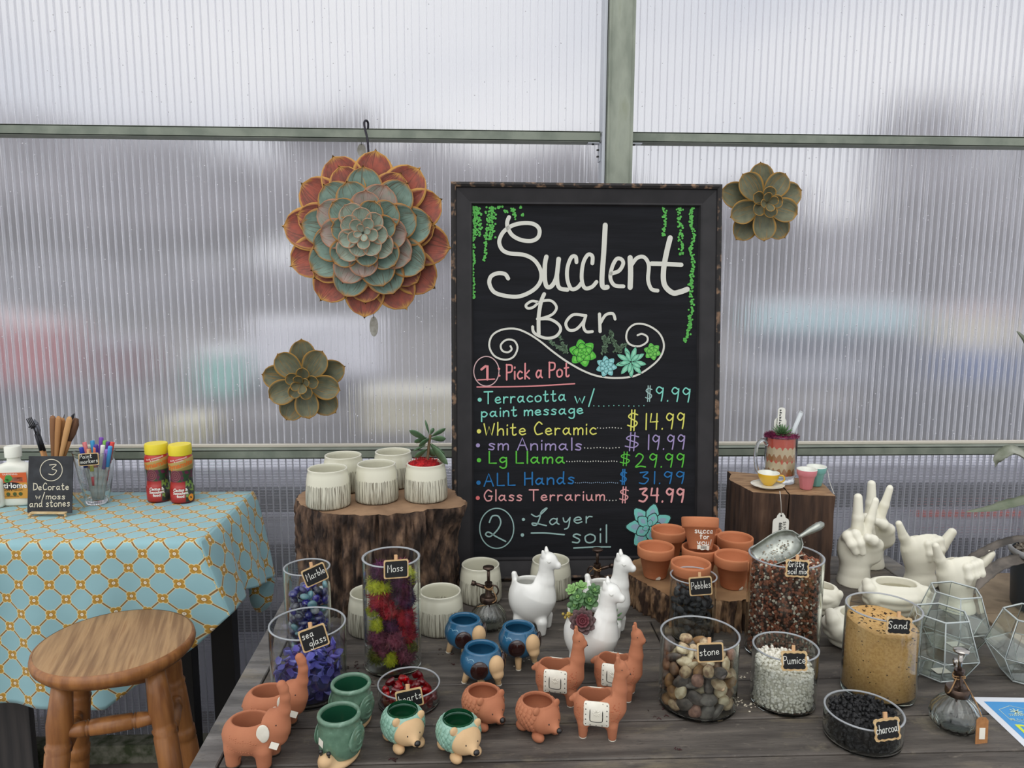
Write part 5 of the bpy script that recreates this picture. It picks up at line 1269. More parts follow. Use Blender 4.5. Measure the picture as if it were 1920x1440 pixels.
for j in range(7):
    for i in range(n): k = (i+1) % n; f.append((1+j*n+i, 1+j*n+k, 1+(j+1)*n+k, 1+(j+1)*n+i))
v.append((0, 0, top(0, 0)))
for i in range(n): f.append((1+7*n+i, 1+7*n+(i+1) % n, len(v)-1))
b = MB(); b.add(v, f); b.obj('pile', sn, t)
b = MB(); r_ = random.Random(4)
for i in range(70):
    a = r_.uniform(0, 2*PI); q = math.sqrt(r_.random())*ri*.95; x, y = q*math.cos(a), q*math.sin(a); s = r_.uniform(.0006, .0016); e = r_.uniform(0, 6)
    b.add(*tube([(x, y, top(x, y)+.0006), (x+s*3*math.cos(e), y+s*3*math.sin(e), top(x, y)+.001), (x+s*4*math.cos(e+.8), y+s*4*math.sin(e+.8), top(x, y)+.0006)], s*.5, 5))
for i in range(60):
    a = -PI/2+r_.uniform(-1.5, 1.5); z = r_.uniform(.01, sh*.97); s = r_.uniform(.0005, .0012)
    b.add(*sphere(s, 5, 4, (ri*math.cos(a), ri*math.sin(a), z), (1.8, .5, .8)))
b.obj('flecks', pbr('dark_fleck', S(58, 44, 34), rough=.9), t, kind='stuff')
# moss clumps
def mossclump(seed, s, mat, name='moss'):
    r_ = random.Random(seed); b = MB()
    bm = bmesh.new(); bmesh.ops.create_icosphere(bm, subdivisions=3, radius=1)
    for q in bm.verts:
        n_ = 1+.30*mnoise.noise(q.co*2.2+Vector((seed, 0, 0)))+.14*mnoise.noise(q.co*7+Vector((seed, 2, 0))); q.co = q.co*n_*s*.86
    base = [q.co.copy() for q in bm.verts]; b.add(base, [tuple(x.index for x in p.verts) for p in bm.faces]); bm.free()
    for i in range(1300):   # curled threads standing off the clump
        q = base[r_.randrange(len(base))]; d = q.normalized(); tt = Vector((r_.gauss(0, 1), r_.gauss(0, 1), r_.gauss(0, 1))).normalized()
        L = s*r_.uniform(.14, .34); p0 = q*.98; p1 = p0+d*L*.6+tt*L*.4; p2 = p1+tt*L*.5+d*L*.15; w_ = .00042
        sd = d.cross(tt).normalized()*w_
        b.add([p0-sd, p0+sd, p1+sd, p1-sd, p2], [(0, 1, 2, 3), (3, 2, 4)])
    return mesh('moss', b.v, b.f)
mc = {'lime': (S(204, 208, 52), S(168, 176, 40)), 'red': (S(176, 40, 54), S(136, 30, 44)), 'plum': (S(92, 38, 76), S(64, 28, 56)), 'mauve': (S(146, 76, 94), S(112, 58, 76)), 'olive': (S(124, 126, 46), S(98, 100, 38)), 'grey': (S(120, 136, 132), S(96, 112, 108))}
mm = {k: pbr('moss_'+k, c[0], c[1], scale=90, rough=.95) for k, c in mc.items()}
mz, mx_, my_, mR = J['moss']['z0'], J['moss']['x'], J['moss']['y'], J['moss']['ri']
def pxm(px, py):   # clump centre just behind the front wall of the jar
    p = V(px, py, my_-mR*.42); return p
k_ = 0
for (px, py, s, col, lab) in ((708, 1096, .019, 'lime', 'large lime green clump near the top left of the moss jar'), (775, 1082, .015, 'lime', 'lime green clump at the top right of the moss jar'),
    (715, 1072, .017, 'plum', 'plum clump at the very top left of the moss jar'), (755, 1090, .018, 'plum', 'dark plum clump behind the Moss tag'), (712, 1124, .018, 'red', 'crimson clump under the big lime one'),
    (762, 1122, .019, 'plum', 'dark plum clump right of the crimson one'), (732, 1141, .017, 'red', 'crimson clump at mid height in the moss jar'), (742, 1133, .008, 'grey', 'small grey green lichen tuft in the moss jar'), (696, 1146, .009, 'lime', 'small lime tuft against the left wall of the moss jar'),
    (709, 1171, .012, 'lime', 'slim lime streak at mid left of the moss jar'), (768, 1160, .019, 'red', 'dark red clump at mid right of the moss jar'), (735, 1168, .016, 'plum', 'plum clump in the middle of the moss jar'), (704, 1196, .018, 'mauve', 'mauve clump low on the left of the moss jar'),
    (742, 1196, .019, 'mauve', 'mauve clump low in the middle of the moss jar'), (775, 1190, .017, 'red', 'deep red clump low on the right of the moss jar'), (783, 1216, .011, 'olive', 'olive tuft against the lower right wall of the moss jar'), (706, 1226, .015, 'olive', 'olive tuft at the bottom left of the moss jar'),
    (732, 1232, .013, 'lime', 'small lime clump at the bottom of the moss jar'), (765, 1227, .016, 'mauve', 'mauve clump at the bottom right of the moss jar'), (718, 1218, .014, 'mauve', 'mauve tuft between the olive and lime ones at the bottom')):
    p = pxm(px, py); d = math.hypot(p.x-mx_, p.y-my_); lim = mR-s*1.12
    if d > lim: p.x = mx_+(p.x-mx_)*lim/d; p.y = my_+(p.y-my_)*lim/d
    o = link('moss_clump', wm(mossclump(k_, s*1.12, None), mm[col]), None, None, (p.x, p.y, max(p.z, mz+s*1.1))); tag(o, lab, 'moss', 'moss clumps in the tall jar'); k_ += 1
for i in range(14):
    a = i*2.4; o = link('moss_clump', wm(mossclump(50+i, .020, None), mm[('plum', 'mauve', 'red')[i % 3]]), None, None, (mx_+math.cos(a)*.014, my_+.014+math.sin(a)*.008, mz+.02+i*.0115))
    tag(o, 'dark clump packed in the core of the moss jar', 'moss', 'inner moss clumps of the tall jar')

# ---------------- little chalk tags clipped on the jars
tagb = pbr('tag_black', S(14, 14, 15), rough=.7); tagf = pbr('tag_wood', S(206, 178, 132), S(184, 152, 106), scale=60, rough=.6); clipw = pbr('clip_wood', S(214, 172, 128), S(196, 150, 106), scale=80, stretch=(1, 1, .2), rough=.6)
def chalk_tag(jr, px, py, wpx, hpx, tilt, lines, label, fancy=False, Rj=None, th=.003):
    dx = V(px, py, jr['y']).x-jr['x']; R = jr['R']+.003
    for _ in range(3): Y = jr['y']-math.sqrt(max(1e-6, R*R-dx*dx)); dx = V(px, py, Y).x-jr['x']
    p = V(px, py, Y-.004); k = mpp(p); W, H = wpx*k, hpx*k*1.06; ang = math.asin(max(-.9, min(.9, dx/R)))*.75
    t = thing('chalk_tag', label, 'tag', (p.x, p.y-.002, p.z), 0, 'chalk tags clipped on the jars')
    t.rotation_euler = (-.12, -tilt, ang)
    def outline(s):
        if not fancy:
            P_ = []; r = .1
            for cx, cy, a0 in ((.5-r*.7, .5-r, 0), (-.5+r*.7, .5-r, 90), (-.5+r*.7, -.5+r, 180), (.5-r*.7, -.5+r, 270)):
                for q in range(4): a = math.radians(a0+q*30); P_.append(((cx+r*.7*math.cos(a))*W, (cy+r*math.sin(a))*H))
            off = (W*.5-.0022)/(W*.5), (H*.5-.0022)/(H*.5)
        else:
            P_ = []
            base_ = [(.36, .50), (.30, .46), (.15, .50), (0, .46), (-.15, .50), (-.30, .46), (-.36, .50), (-.46, .46), (-.5, .34), (-.45, .20), (-.49, 0), (-.45, -.2), (-.5, -.34), (-.46, -.46), (-.36, -.5), (-.30, -.46), (-.15, -.50), (0, -.46), (.15, -.50), (.30, -.46), (.36, -.50), (.46, -.46), (.5, -.34), (.45, -.2), (.49, 0), (.45, .2), (.5, .34), (.46, .46)]
            P_ = [(x*W, y*H) for x, y in base_]; off = (W*.5-.0032)/(W*.5), (H*.5-.0032)/(H*.5)
        return P_ if s else [(x*off[0], y*off[1]) for x, y in P_]
    M = T(rx=PI/2); b = MB(); b.add(*prism(outline(1), -.0012, .0010), M=M); b.obj('frame', tagf, t, smooth=False)
    b = MB(); b.add(*prism(outline(0), .0008, .0014), M=M); b.obj('slate', tagb, t, smooth=False)
    lt = MB(); n = len(lines)
    for i, (s_, wf, x0) in enumerate(lines):
        hh = H*(.34 if n == 2 else .40); y0 = (H*(.08-.40*i) if n == 2 else -H*.15); handline(lt, s_, W*x0, y0, hh, W*.024, W*wf, .05, M, .0017)
    lt.obj('lettering', pbr('tag_chalk', S(222, 222, 214), rough=.9), t, smooth=False)
    M2 = T(0, .0035, H*.5+.0015, ry=tilt*.6)
    b = MB(); b.add(*box(-.0006, -.0032, -.002, .0052, .0022, .018, .0004), M=M2); b.add(*box(.0006, .0012, -.003, .0052, .0022, .016, .0004), M=M2); b.add(*tube([(-.003, -.001, -.005), (.003, -.001, -.005)], .0012, 8), M=M2)
    b.obj('clothespin', clipw, t, smooth=False); return t
chalk_tag(J['marble'], 591, 1077, 44, 32, .30, [('Marble', .80, -.38)], 'chalk tag reading Marble')
chalk_tag(J['sea'], 589, 1195, 50, 40, .24, [('sea', .42, -.40), ('glass', .62, -.22)], 'chalk tag reading sea glass')
chalk_tag(J['moss'], 743, 1066, 46, 33, -.02, [('Moss', .62, -.36)], 'chalk tag reading Moss')
chalk_tag(J['hearts'], 768, 1308, 50, 32, .16, [('hearts', .84, -.40)], 'chalk tag reading hearts, partly hidden by a green pot')
chalk_tag(J['pebbles'], 1313, 1098, 43, 33, .07, [('Pebbles', .84, -.42)], 'chalk tag reading Pebbles')
chalk_tag(J['stone'], 1331, 1222, 49, 34, .05, [('stone', .74, -.42)], 'chalk tag reading stone')
chalk_tag(J['gritty'], 1494, 1065, 45, 32, -.03, [('Gritty', .62, -.38), ('soil mix', .80, -.40)], 'scalloped chalk tag reading Gritty soil mix', True)
chalk_tag(J['pumice'], 1488, 1238, 49, 36, .04, [('Pumice', .82, -.42)], 'scalloped chalk tag reading Pumice', True)
chalk_tag(J['sand'], 1684, 1173, 48, 33, -.04, [('Sand', .72, -.42)], 'scalloped chalk tag reading Sand', True)
chalk_tag(J['char'], 1662, 1366, 51, 41, .10, [('charcoal', .84, -.44)], 'scalloped chalk tag reading charcoal', True)
vj = dict(x=VX, y=VY, R=VR*.95, H=0)
chalk_tag(vj, 167, 861, 35, 22, .03, [('Paint', .6, -.44), ('markers', .86, -.42)], 'chalk tag reading Paint markers on the marker vase')
# ---------------- aluminium scoop lying in the gritty mix
jg = J['gritty']; al = pbr('cast_aluminium', S(150, 154, 146), S(170, 174, 166), scale=90, rough=.32, metal=.9)
t = thing('metal_scoop', 'aluminium scoop resting in the gritty soil jar, handle to the upper right', 'scoop', (0, 0, 0))
Pb = V(1468, 1022, jg['y']-.008); Ph = V(1543, 983, jg['y']+.004)
ax = (Ph-Pb).normalized(); t.location = Pb; t.rotation_mode = 'QUATERNION'
zax = Vector((0, -.62, .78)); yax = zax.cross(ax).normalized(); zax = ax.cross(yax).normalized()
t.rotation_quaternion = Matrix((ax, yax, zax)).transposed().to_quaternion()
L = .098; W = .027; v = []; f = []
nu, nv = 16, 18
for i in range(nu+1):      # scoop bowl: open mouth at -x, rounded closed end at +x
    s = i/nu; x = -L*.55+L*.93*s; e = math.sqrt(max(0.0004, 1-max(0, (s-.62)/.38)**2)); wd = W*(.80+.20*min(1, s/.5))*e
    for j in range(nv+1):
        a = PI*j/nv; v.append((x, -wd*math.cos(a), -W*.72*(.75+.25*min(1, s/.4))*e*math.sin(a)**.8))
for i in range(nu):
    for j in range(nv): f.append((i*(nv+1)+j, (i+1)*(nv+1)+j, (i+1)*(nv+1)+j+1, i*(nv+1)+j+1))
b = MB(); b.add(v, f); o = b.obj('bowl', al, t); o.modifiers.new('s', 'SOLIDIFY').thickness = .0016
hl = (Ph-Pb).length; x0 = L*.365
b = MB(); b.add(*tube([(x0-.003, 0, -.004), (x0+.004, 0, -.001), (x0+.010, 0, .0), (x0+.022, 0, .001), (hl-.010, 0, .002), (hl-.002, 0, .002), (hl+.002, 0, .002)], [.0045, .0038, .0042, .0062, .0078, .0062, .002], 18)); b.obj('handle', al, t)
b = MB(); r_ = random.Random(9)
for i in range(60): b.add(*sphere(r_.uniform(.0006, .0019), 5, 4, (r_.gauss(-.012, .02), r_.gauss(0, .009), -W*.56+abs(r_.gauss(0, .002))), (1.2, 1, .7)))
b.obj('soil_crumbs', pbr('scoop_crumb', S(200, 190, 168), S(70, 54, 42), scale=300, rough=.9), t, kind='stuff')
# ================================================================== CERAMIC ANIMALS AND HANDS
wg = pbr('white_glaze', S(226, 226, 220), rough=.16, coat=.5, spec=.5)
wmtt = pbr('cream_bisque', S(230, 227, 210), S(222, 218, 199), scale=8, rough=.38, coat=.12)
terr = pbr('terracotta', S(174, 112, 80), S(164, 102, 72), scale=14, rough=.78, bump=.12, bscale=300, c3=S(184, 122, 90))
terp = pbr('terracotta_pot', S(182, 112, 74), S(194, 125, 86), scale=10, stretch=(1, 1, 3), rough=.8, bump=.1, bscale=260)
inkm = pbr('black_dot', S(22, 20, 20), rough=.35, coat=.3)
crm = pbr('cream_clay', S(206, 174, 132), S(196, 162, 120), scale=20, rough=.7)
def part(fn, lo, hi, h, name, mat, par, **k):
    v, f = surf(fn, lo, hi, h); b = MB(); b.v, b.f, b.uv = v, f, [(0, 0)]*len(v); return b.obj(name, mat, par, **k)
def dotsph(mat, par, pts, r, name, s=(1, 1, 1), **k):
    b = MB()
    for p in pts: b.add(*sphere(r, 8, 6, p, s))
    return b.obj(name, mat, par, **k)
# ---------- white llama
def llama_w(P):
    d = ell(P, (-.006, 0, .066), (.047, .038, .052))
    d = smin(d, caps(P, [(.012, 0, .078), (.022, 0, .105), (.025, 0, .135), (.027, 0, .148)], [.032, .019, .0145, .0135]), .014)
    d = smin(d, ell(P, (.029, 0, .149), (.0175, .0155, .0165)), .006)
    d = smin(d, caps(P, [(.034, 0, .145), (.0475, 0, .1405)], [.0115, .0075]), .006)
    for s in (-1, 1):
        d = smin(d, cap(P, (.022, s*.0095, .160), (.0205, s*.0115, .170), .0056, .0026), .003)
        for x in (-.026, .022): d = smin(d, cap(P, (x, s*.019, .026), (x*1.05, s*.019, .006), .0115, .0078), .008)
    d = smax(d, -sbox(P, (-.028, 0, .134), (.032, .06, .030), .006), .005)
    d = smin(d, cap(P, (-.0385, 0, .097), (-.0425, 0, .111), .0082, .0056), .005)
    hol = np.minimum(ell(P, (-.013, 0, .066), (.030, .028, .044)), ecyl(P, (-.0130, 0), .0218, .0215, .07, .2))
    d = smax(d, -hol, .004)
    return np.maximum(d, -P[:, 2])
wl = thing('llama_planter', 'x', 'planter', (0, 0, 0)); wl['group'] = 'white llama planters'
part(llama_w, (-.062, -.046, -.002), (.062, .046, .178), .0019, 'body', wg, wl)
for s in (-1, 1):
    a = march(llama_w, (.034, s*.04, .1515), (0, -s, 0)); b = MB()
    if a is not None:
        b.add(*tube([(.030, a[1]+s*.0006, .1525), (.034, a[1]+s*.0010, .1500), (.038, a[1]-s*.0004, .1515)], .0007, 6)); b.add(*tube([(.031, a[1]+s*.0006, .1500), (.034, a[1]+s*.0010, .1485), (.037, a[1]+s*.0000, .1495)], .0006, 6))
    b.obj('eye', pbr('eye_glaze', S(200, 200, 192), rough=.2), wl)
p = G(1001, 1180); wl.location = p; wl.rotation_euler = (0, 0, math.radians(-22)); wl['label'] = 'white llama planter left of the other two, empty'
dup(wl, 'white llama planter at the back right, by the wood slice', G(1138, 1186), math.radians(-24))
lf = dup(wl, 'front white llama planter holding burgundy and green succulents', G(1111, 1256), math.radians(-24)); lf.scale = (1.02, 1.02, 1.02)
# ---------- terracotta llama with a saddle blanket
def tbody(P):
    d = sbox(P, (-.006, 0, .043), (.036, .0255, .028), .022)
    d = smin(d, caps(P, [(.018, 0, .050), (.0265, 0, .075), (.0285, 0, .100), (.0285, 0, .112)], [.022, .0125, .0090, .0085]), .010)
    d = smin(d, cap(P, (.0275, 0, .1125), (.037, 0, .1035), .0092, .0062), .004)
    for s in (-1, 1):
        d = smin(d, cap(P, (.0245, s*.0050, .117), (.0235, s*.0058, .1285), .0036, .0026), .0025)
        for x in (-.026, .018): d = smin(d, cap(P, (x, s*.0145, .022), (x*1.02, s*.0145, .0045), .0088, .0066), .006)
    d = smin(d, cap(P, (-.040, 0, .056), (-.046, 0, .052), .006, .004), .004)
    return d
def tllama(P):
    d = tbody(P); d = smax(d, np.where(P[:, 0] > .0165, -1, P[:, 2]-.0695), .002)
    d = smax(d, -ecyl(P, (-.010, 0), .0245, .0195, .014, .2), .0025)
    return np.maximum(d, -P[:, 2])
tl_ = thing('llama_planter', 'x', 'planter', (0, 0, 0)); tl_['group'] = 'small terracotta llama planters'
part(tllama, (-.054, -.036, -.002), (.050, .036, .136), .0016, 'body', terr, tl_)
blw = pbr('blanket_white', S(224, 220, 206), S(212, 208, 192), scale=50, rough=.5, coat=.2)
for s in (-1, 1):
    def blanket(P, s=s):
        d = np.abs(tbody(P)-.0004)-.0011; q = sbox(P, (-.006, s*.024, .044), (.0195, .014, .0195), .004); return smax(d, q, .001)
    part(blanket, (-.032, s*.024-.017, .020), (.020, s*.024+.017, .068), .0013, 'blanket', blw, tl_, label='white saddle blanket')
    sf = lambda x, z: march(tbody, (x, s*.05, z), (0, -s, 0), .06)
    pts = []
    for (x, z) in [(-.022, z) for z in (.029, .037, .045, .053, .060)]+[(.010, z) for z in (.029, .037, .045, .053, .060)]+[(-.015, .0275), (-.006, .0272), (.003, .0275)]:
        a = sf(x, z)
        if a is not None: pts.append((x, a[1]+s*.0016, z))
    dotsph(inkm, tl_, pts, .0010, 'dots', kind='stuff')
    ln_ = []
    for (x, z) in ((-.0155, .062), (-.0155, .050), (-.0155, .038), (-.0140, .0345), (-.006, .0335), (.002, .0345), (.0035, .038), (.0035, .050), (.0035, .062)):
        a = sf(x, z); ln_.append((x, a[1]+s*.0015, z))
    b = MB(); b.add(*tube(smooth_pts(ln_, 4), .0007, 6)); b.obj('outline', inkm, tl_)
    b = MB(); a = sf(-.006, .048)
    for k in range(8): an = k*PI/4; b.add(*tube([(-.006+.0015*math.cos(an), a[1]+s*.0013, .048+.0015*math.sin(an)), (-.006+.004*math.cos(an), a[1]+s*.0017, .048+.004*math.sin(an)), (-.006+.006*math.cos(an), a[1]+s*.0012, .048+.006*math.sin(an))], [.0004, .0008, .0003], 6))
    b.obj('embossed_star', blw, tl_)
    e = march(tbody, (.0305, s*.03, .1115), (0, -s, 0), .06); dotsph(inkm, tl_, [(.0305, e[1], .1115)], .0009, 'eye')
    b = MB(); r_ = random.Random(6)
    for i in range(46):
        x, z = (r_.uniform(.016, .030), r_.uniform(.030, .062)) if i < 34 else (r_.uniform(-.038, -.030), r_.uniform(.030, .055)); a = sf(x, z)
        if a is not None: b.add(*sphere(.0009, 6, 4, (x, a[1], z), (1, .7, 1.5)))
    b.obj('stipple', pbr('terracotta_dark', S(168, 96, 66), rough=.85), tl_, kind='stuff')
dotsph(inkm, tl_, [(.0425, 0, .1015)], .0018, 'nose', (1, 1.2, .8))
for x in (-.0265, .0184):
    for s in (-1, 1): b = MB(); b.add(*lathe([(0, -.0005), (.0056, -.0005), (.0062, .0012), (0, .0012)], 14), M=T(x, s*.0145, 0)); b.obj('hoof', blw, tl_)
tl_.location = G(1126, 1374); tl_.rotation_euler = (0, 0, math.radians(-12)); tl_['label'] = 'front terracotta llama planter with white blanket'
dup(tl_, 'left terracotta llama planter with white blanket', G(1051, 1312), math.radians(-14))
dup(tl_, 'back right terracotta llama planter, half behind the front one', G(1160, 1302), math.radians(-22))
# ---------- elephants
def elef(P):
    d = ell(P, (-.012, 0, .042), (.041, .033, .031))
    d = smin(d, ell(P, (.024, 0, .059), (.0205, .0195, .0215)), .012)
    d = smin(d, caps(P, [(.032, 0, .060), (.040, 0, .080), (.0425, 0, .100), (.0405, 0, .113), (.0375, 0, .119)], [.0135, .0088, .0068, .0064, .0068], .004), .008)
    d = smin(d, caps(P, [(.030, 0, .040), (.032, 0, .050)], [.014, .014]), .01)
    for s in (-1, 1):
        for x in (-.032, .014): d = smin(d, cap(P, (x, s*.0165, .026), (x*1.0, s*.0165, .006), .0125, .0105), .007)
    d = smin(d, cap(P, (-.050, 0, .045), (-.055, 0, .036), .003, .002), .003)
    return d
def elefh(P):
    d = elef(P); d = smax(d, np.where(P[:, 0] > .012, -1, P[:, 2]-.0655), .0025)
    d = smax(d, -ecyl(P, (-.012, 0), .0255, .0205, .012, .2), .003)
    return np.maximum(d, -P[:, 2])
el = thing('elephant_planter', 'x', 'planter', (0, 0, 0)); el['group'] = 'terracotta elephant planters'
part(elefh, (-.062, -.038, -.002), (.056, .038, .130), .0017, 'body', terr, el)
for s in (-1, 1):
    a = march(elef, (.019, s*.05, .058), (0, -s, 0), .08)
    b = MB(); v, f = sphere(1, 20, 10); b.add(v, f, T(.017, a[1]+s*.0022, .056, rz=-s*.25, s=(.0092, .0024, .0140))); b.obj('ear', blw, el, label='white oval ear')
    e = march(elef, (.034, s*.04, .066), (0, -s, 0), .06); dotsph(inkm, el, [(.034, e[1], .066)], .0011, 'eye')
    b = MB()
    for (x0, z0, n_) in ((-.030, .050, 12), (-.034, .034, 11)):
        for k in range(n_):
            for dz in ((0,) if k % 3 else (-.003, 0, .003)):
                x = x0+k*.0035; z = z0-.0006*k+dz+.001*math.sin(k); q = march(elef, (x, s*.05, z), (0, -s, 0), .08)
                if q is not None: b.add(*sphere(.0010, 6, 4, tuple(q)))
    b.obj('raised_dots', terr, el, kind='stuff')
    for x in (-.032, .014): q = MB(); q.add(*lathe([(0, -.0004), (.0098, -.0004), (.0112, .0022), (.0105, .0030), (0, .0030)], 20), M=T(x, s*.0165, 0)); q.obj('sole', pbr('dark_sole', S(48, 38, 30), rough=.6), el)
b = MB(); b.add(*box(0, 0, 0, .012, .0004, .009), M=T(.031, -.0188, .036, rx=-.25, ry=.5, rz=.45)); b.obj('price_sticker', MATS['price_sticker'], el, smooth=False)
el.location = G(487, 1424); el.rotation_euler = (0, 0, math.radians(-8)); el['label'] = 'front terracotta elephant planter, trunk up'
dup(el, 'back terracotta elephant planter beside the sea glass jar', G(522, 1366), math.radians(-4))
# ---------- hedgehogs (scaly back, bear-like face)
def hbody(P): return ell(P, (-.002, 0, .0335), (.0345, .0325, .0290))
def hedge(P):
    d = smax(hbody(P), P[:, 2]-.0580, .002)
    return smax(d, -np.minimum(ecyl(P, (-.002, 0), .0235, .0225, .03, .2), ell(P, (-.002, 0, .034), (.029, .0275, .024))), .0025)
def hface(P):
    d = ell(P, (.0175, 0, .0310), (.0200, .0245, .0225))
    d = smin(d, caps(P, [(.028, 0, .027), (.0425, 0, .0245)], [.0135, .0062]), .006)
    d = smax(d, -ecyl(P, (-.002, 0), .0262, .0252, .0, .2), .002)
    for s in (-1, 1): d = smin(d, ell(P, (.0190, s*.0200, .0500), (.0035, .0062, .0066)), .003)
    return d
def hfeet(P):
    d = None
    for s in (-1, 1):
        for x, y in ((.019, .0165), (-.020, .016)):
            e = ell(P, (x, s*y, .0075), (.0115, .0085, .0075)); d = e if d is None else np.minimum(d, e)
    return d
def hedgehog(glz, face, name):
    t = thing('hedgehog_planter', 'x', 'planter', (0, 0, 0))
    part(hedge, (-.040, -.036, .002), (.036, .036, .062), .0016, 'body', glz, t)
    part(hface, (-.004, -.028, .004), (.052, .030, .061), .0015, 'face', face, t, label=None if glz is face else 'unglazed cream face')
    for s in (-1, 1):
        for x, y in ((.019, .0165), (-.020, .016)): part(lambda P: ell(P, (x, s*y, .0075), (.0115, .0085, .0075)), (x-.014, s*y-.011, -.001), (x+.014, s*y+.011, .017), .0018, 'foot', face, t)
    b = MB(); n_ = 0
    for r in range(9):   # overlapping scales
        th = math.radians(38+r*11.5); cnt = max(8, int(26*math.sin(th)))
        for k in range(cnt):
            a = 2*PI*(k+.5*(r % 2))/cnt; 
            if abs((a+PI) % (2*PI)-PI) < math.radians(52 if r > 0 else 20): continue
            n = Vector((math.sin(th)*math.cos(a), math.sin(th)*math.sin(a), math.cos(th))); p_ = Vector((-.002+n.x*.0342, n.y*.0322, .0335+n.z*.0288))
            if p_.z > .0505: continue
            nn = Vector((n.x/.0345, n.y/.0325, n.z/.029)).normalized(); q = nn.to_track_quat('Z', 'Y').to_matrix().to_4x4()
            dn = Vector((0, 0, -1)); dn = (dn-nn*dn.dot(nn)).normalized(); sd_ = dn.cross(nn)
            M = Matrix((( *[dn.x, sd_.x, nn.x], p_.x), (*[dn.y, sd_.y, nn.y], p_.y), (*[dn.z, sd_.z, nn.z], p_.z), (0, 0, 0, 1)))
            v, f = sphere(1, 9, 6); b.add([(x*.0052+.0006, y*.0042, z*.0016) for x, y, z in v], f, M); n_ += 1
    b.obj('scales', glz, t, kind='stuff')
    dotsph(inkm, t, [(.0490, 0, .0262)], .0046, 'nose', (.9, 1.1, .95))
    for s in (-1, 1):
        a = march(hface, (.06, s*.0098, .0335), (-1, 0, 0), .07); dotsph(inkm, t, [tuple(a)], .0010, 'eye', (1, 1, 1.4))
    b = MB(); b.add(*tube(smooth_pts([(.0445, -.0032, .0195), (.0462, 0, .0185), (.0445, .0032, .0195)], 4), .0005, 5)); b.obj('mouth', inkm, t)
    return t
grg = pbr('mint_glaze', S(120, 160, 142), S(144, 182, 164), scale=60, rough=.2, coat=.5, c3=S(98, 142, 122))
h1 = hedgehog(grg, crm, 'g'); h1.location = G(757, 1393); h1.rotation_euler = (0, 0, math.radians(-60)); h1['label'] = 'mint green hedgehog planter with cream face, left of its twin'; h1['group'] = 'mint hedgehog planters'
b = MB(); b.add([(x, y*.95, z) for x, y, z in lathe([(.0229, .0555), (.0231, .050), (.0262, .045), (.0272, .034), (.024, .020), (.012, .0125), (0, .0118)], 40)[0]], lathe([(.0229, .0555), (.0231, .050), (.0262, .045), (.0272, .034), (.024, .020), (.012, .0125), (0, .0118)], 40)[1]); b.obj('inner_glaze', pbr('deep_green', S(20, 74, 46), rough=.15, coat=.5), h1, loc=(-.002, 0, 0))
dup(h1, 'mint green hedgehog planter with cream face, right of its twin', G(861, 1410), math.radians(-58))
h2 = hedgehog(terr, terr, 't'); h2.location = G(907, 1353); h2.rotation_euler = (0, 0, math.radians(-54)); h2['label'] = 'terracotta hedgehog planter at the left, behind the mint one'; h2['group'] = 'terracotta hedgehog planters'
dup(h2, 'terracotta hedgehog planter at the right, before the llamas', G(1009, 1372), math.radians(-54))
# ---------- snails
sg = pbr('jade_glaze', S(82, 112, 93), S(96, 128, 107), scale=90, rough=.25, coat=.4, c3=S(126, 156, 138), ramp=(.3, .6))
sgi = pbr('jade_inside', S(30, 78, 56), rough=.2, coat=.4)
sn_ = thing('snail_planter', 'x', 'planter', (0, 0, 0)); sn_['group'] = 'green snail planters'
b = MB(); b.add(*lathe([(0, .010), (.026, .010), (.0295, .014), (.0305, .03), (.0305, .060), (.0298, .066), (.0310, .0675), (.0318, .0705), (.0308, .0735), (.0285, .0745), (.0262, .0735), (.0258, .070), (.0262, .05), (.026, .02), (.022, .016), (0, .0155)], 60)); b.obj('body', sg, sn_)
b = MB(); b.add(*lathe([(.0255, .069), (.0256, .05), (.0254, .021), (.022, .0172), (0, .0168)], 48)); b.obj('inner_glaze', sgi, sn_)
for s in (-1, 1):
    pts = []
    for k in range(46):
        th = k*.32; r = .0215*math.exp(-th*.105); x, z = r*math.cos(th+2.4), .038+r*math.sin(th+2.4); 
        y = s*(math.sqrt(max(1e-6, .0305**2-x*x))-.001+.003*(1-r/.0205)); pts.append((x, y, z))
    b = MB(); b.add(*tube(pts, [.0036*(1-.55*k/45) for k in range(46)], 10)); v, f = sphere(1, 22, 12); b.add(v, f, T(0, s*.0298, .038, s=(.020, .0030, .020))); b.obj('shell_spiral', sg, sn_)
def slug(P):
    d = smax(ell(P, (.002, 0, .006), (.039, .027, .0105)), -P[:, 2], .002)
    d = smin(d, cap(P, (.030, 0, .011), (.037, 0, .0185), .0125, .0105), .006)
    return np.maximum(d, -P[:, 2])
part(slug, (-.042, -.031, -.002), (.052, .031, .034), .0016, 'foot', crm, sn_, label='unglazed cream snail foot and head')
for s in (-1, 1):
    b = MB(); b.add(*tube([(.038, s*.0062, .025), (.0385, s*.0062, .030)], .0016, 8)); b.add(*sphere(.0034, 12, 8, (.0388, s*.0064, .0325))); b.obj('eye_stalk', inkm, sn_, label='glossy black eye')
for (a, z, r) in ((math.radians(-26), .038, .15),):
    b = MB(); b.add(*box(0, 0, 0, .0115, .0004, .0115), M=T(.0309*math.cos(a), .0309*math.sin(a), z, ry=r, rz=a+PI/2)); b.obj('price_sticker', MATS['price_sticker'], sn_, smooth=False)
sn_.location = G(638, 1420); sn_.rotation_euler = (0, 0, math.radians(-112)); sn_.scale = (1.0, 1.0, .97); sn_['label'] = 'green snail planter in front, black eyes at the bottom edge'
# stickers sit where the photo shows them on the two copies
s2_ = dup(sn_, 'green snail planter behind, with a slanted white sticker', G(660, 1358), math.radians(-118))
for c_ in s2_.children:
    if c_.name.startswith('price_sticker'): c_.rotation_euler = (0, 0, math.radians(62))
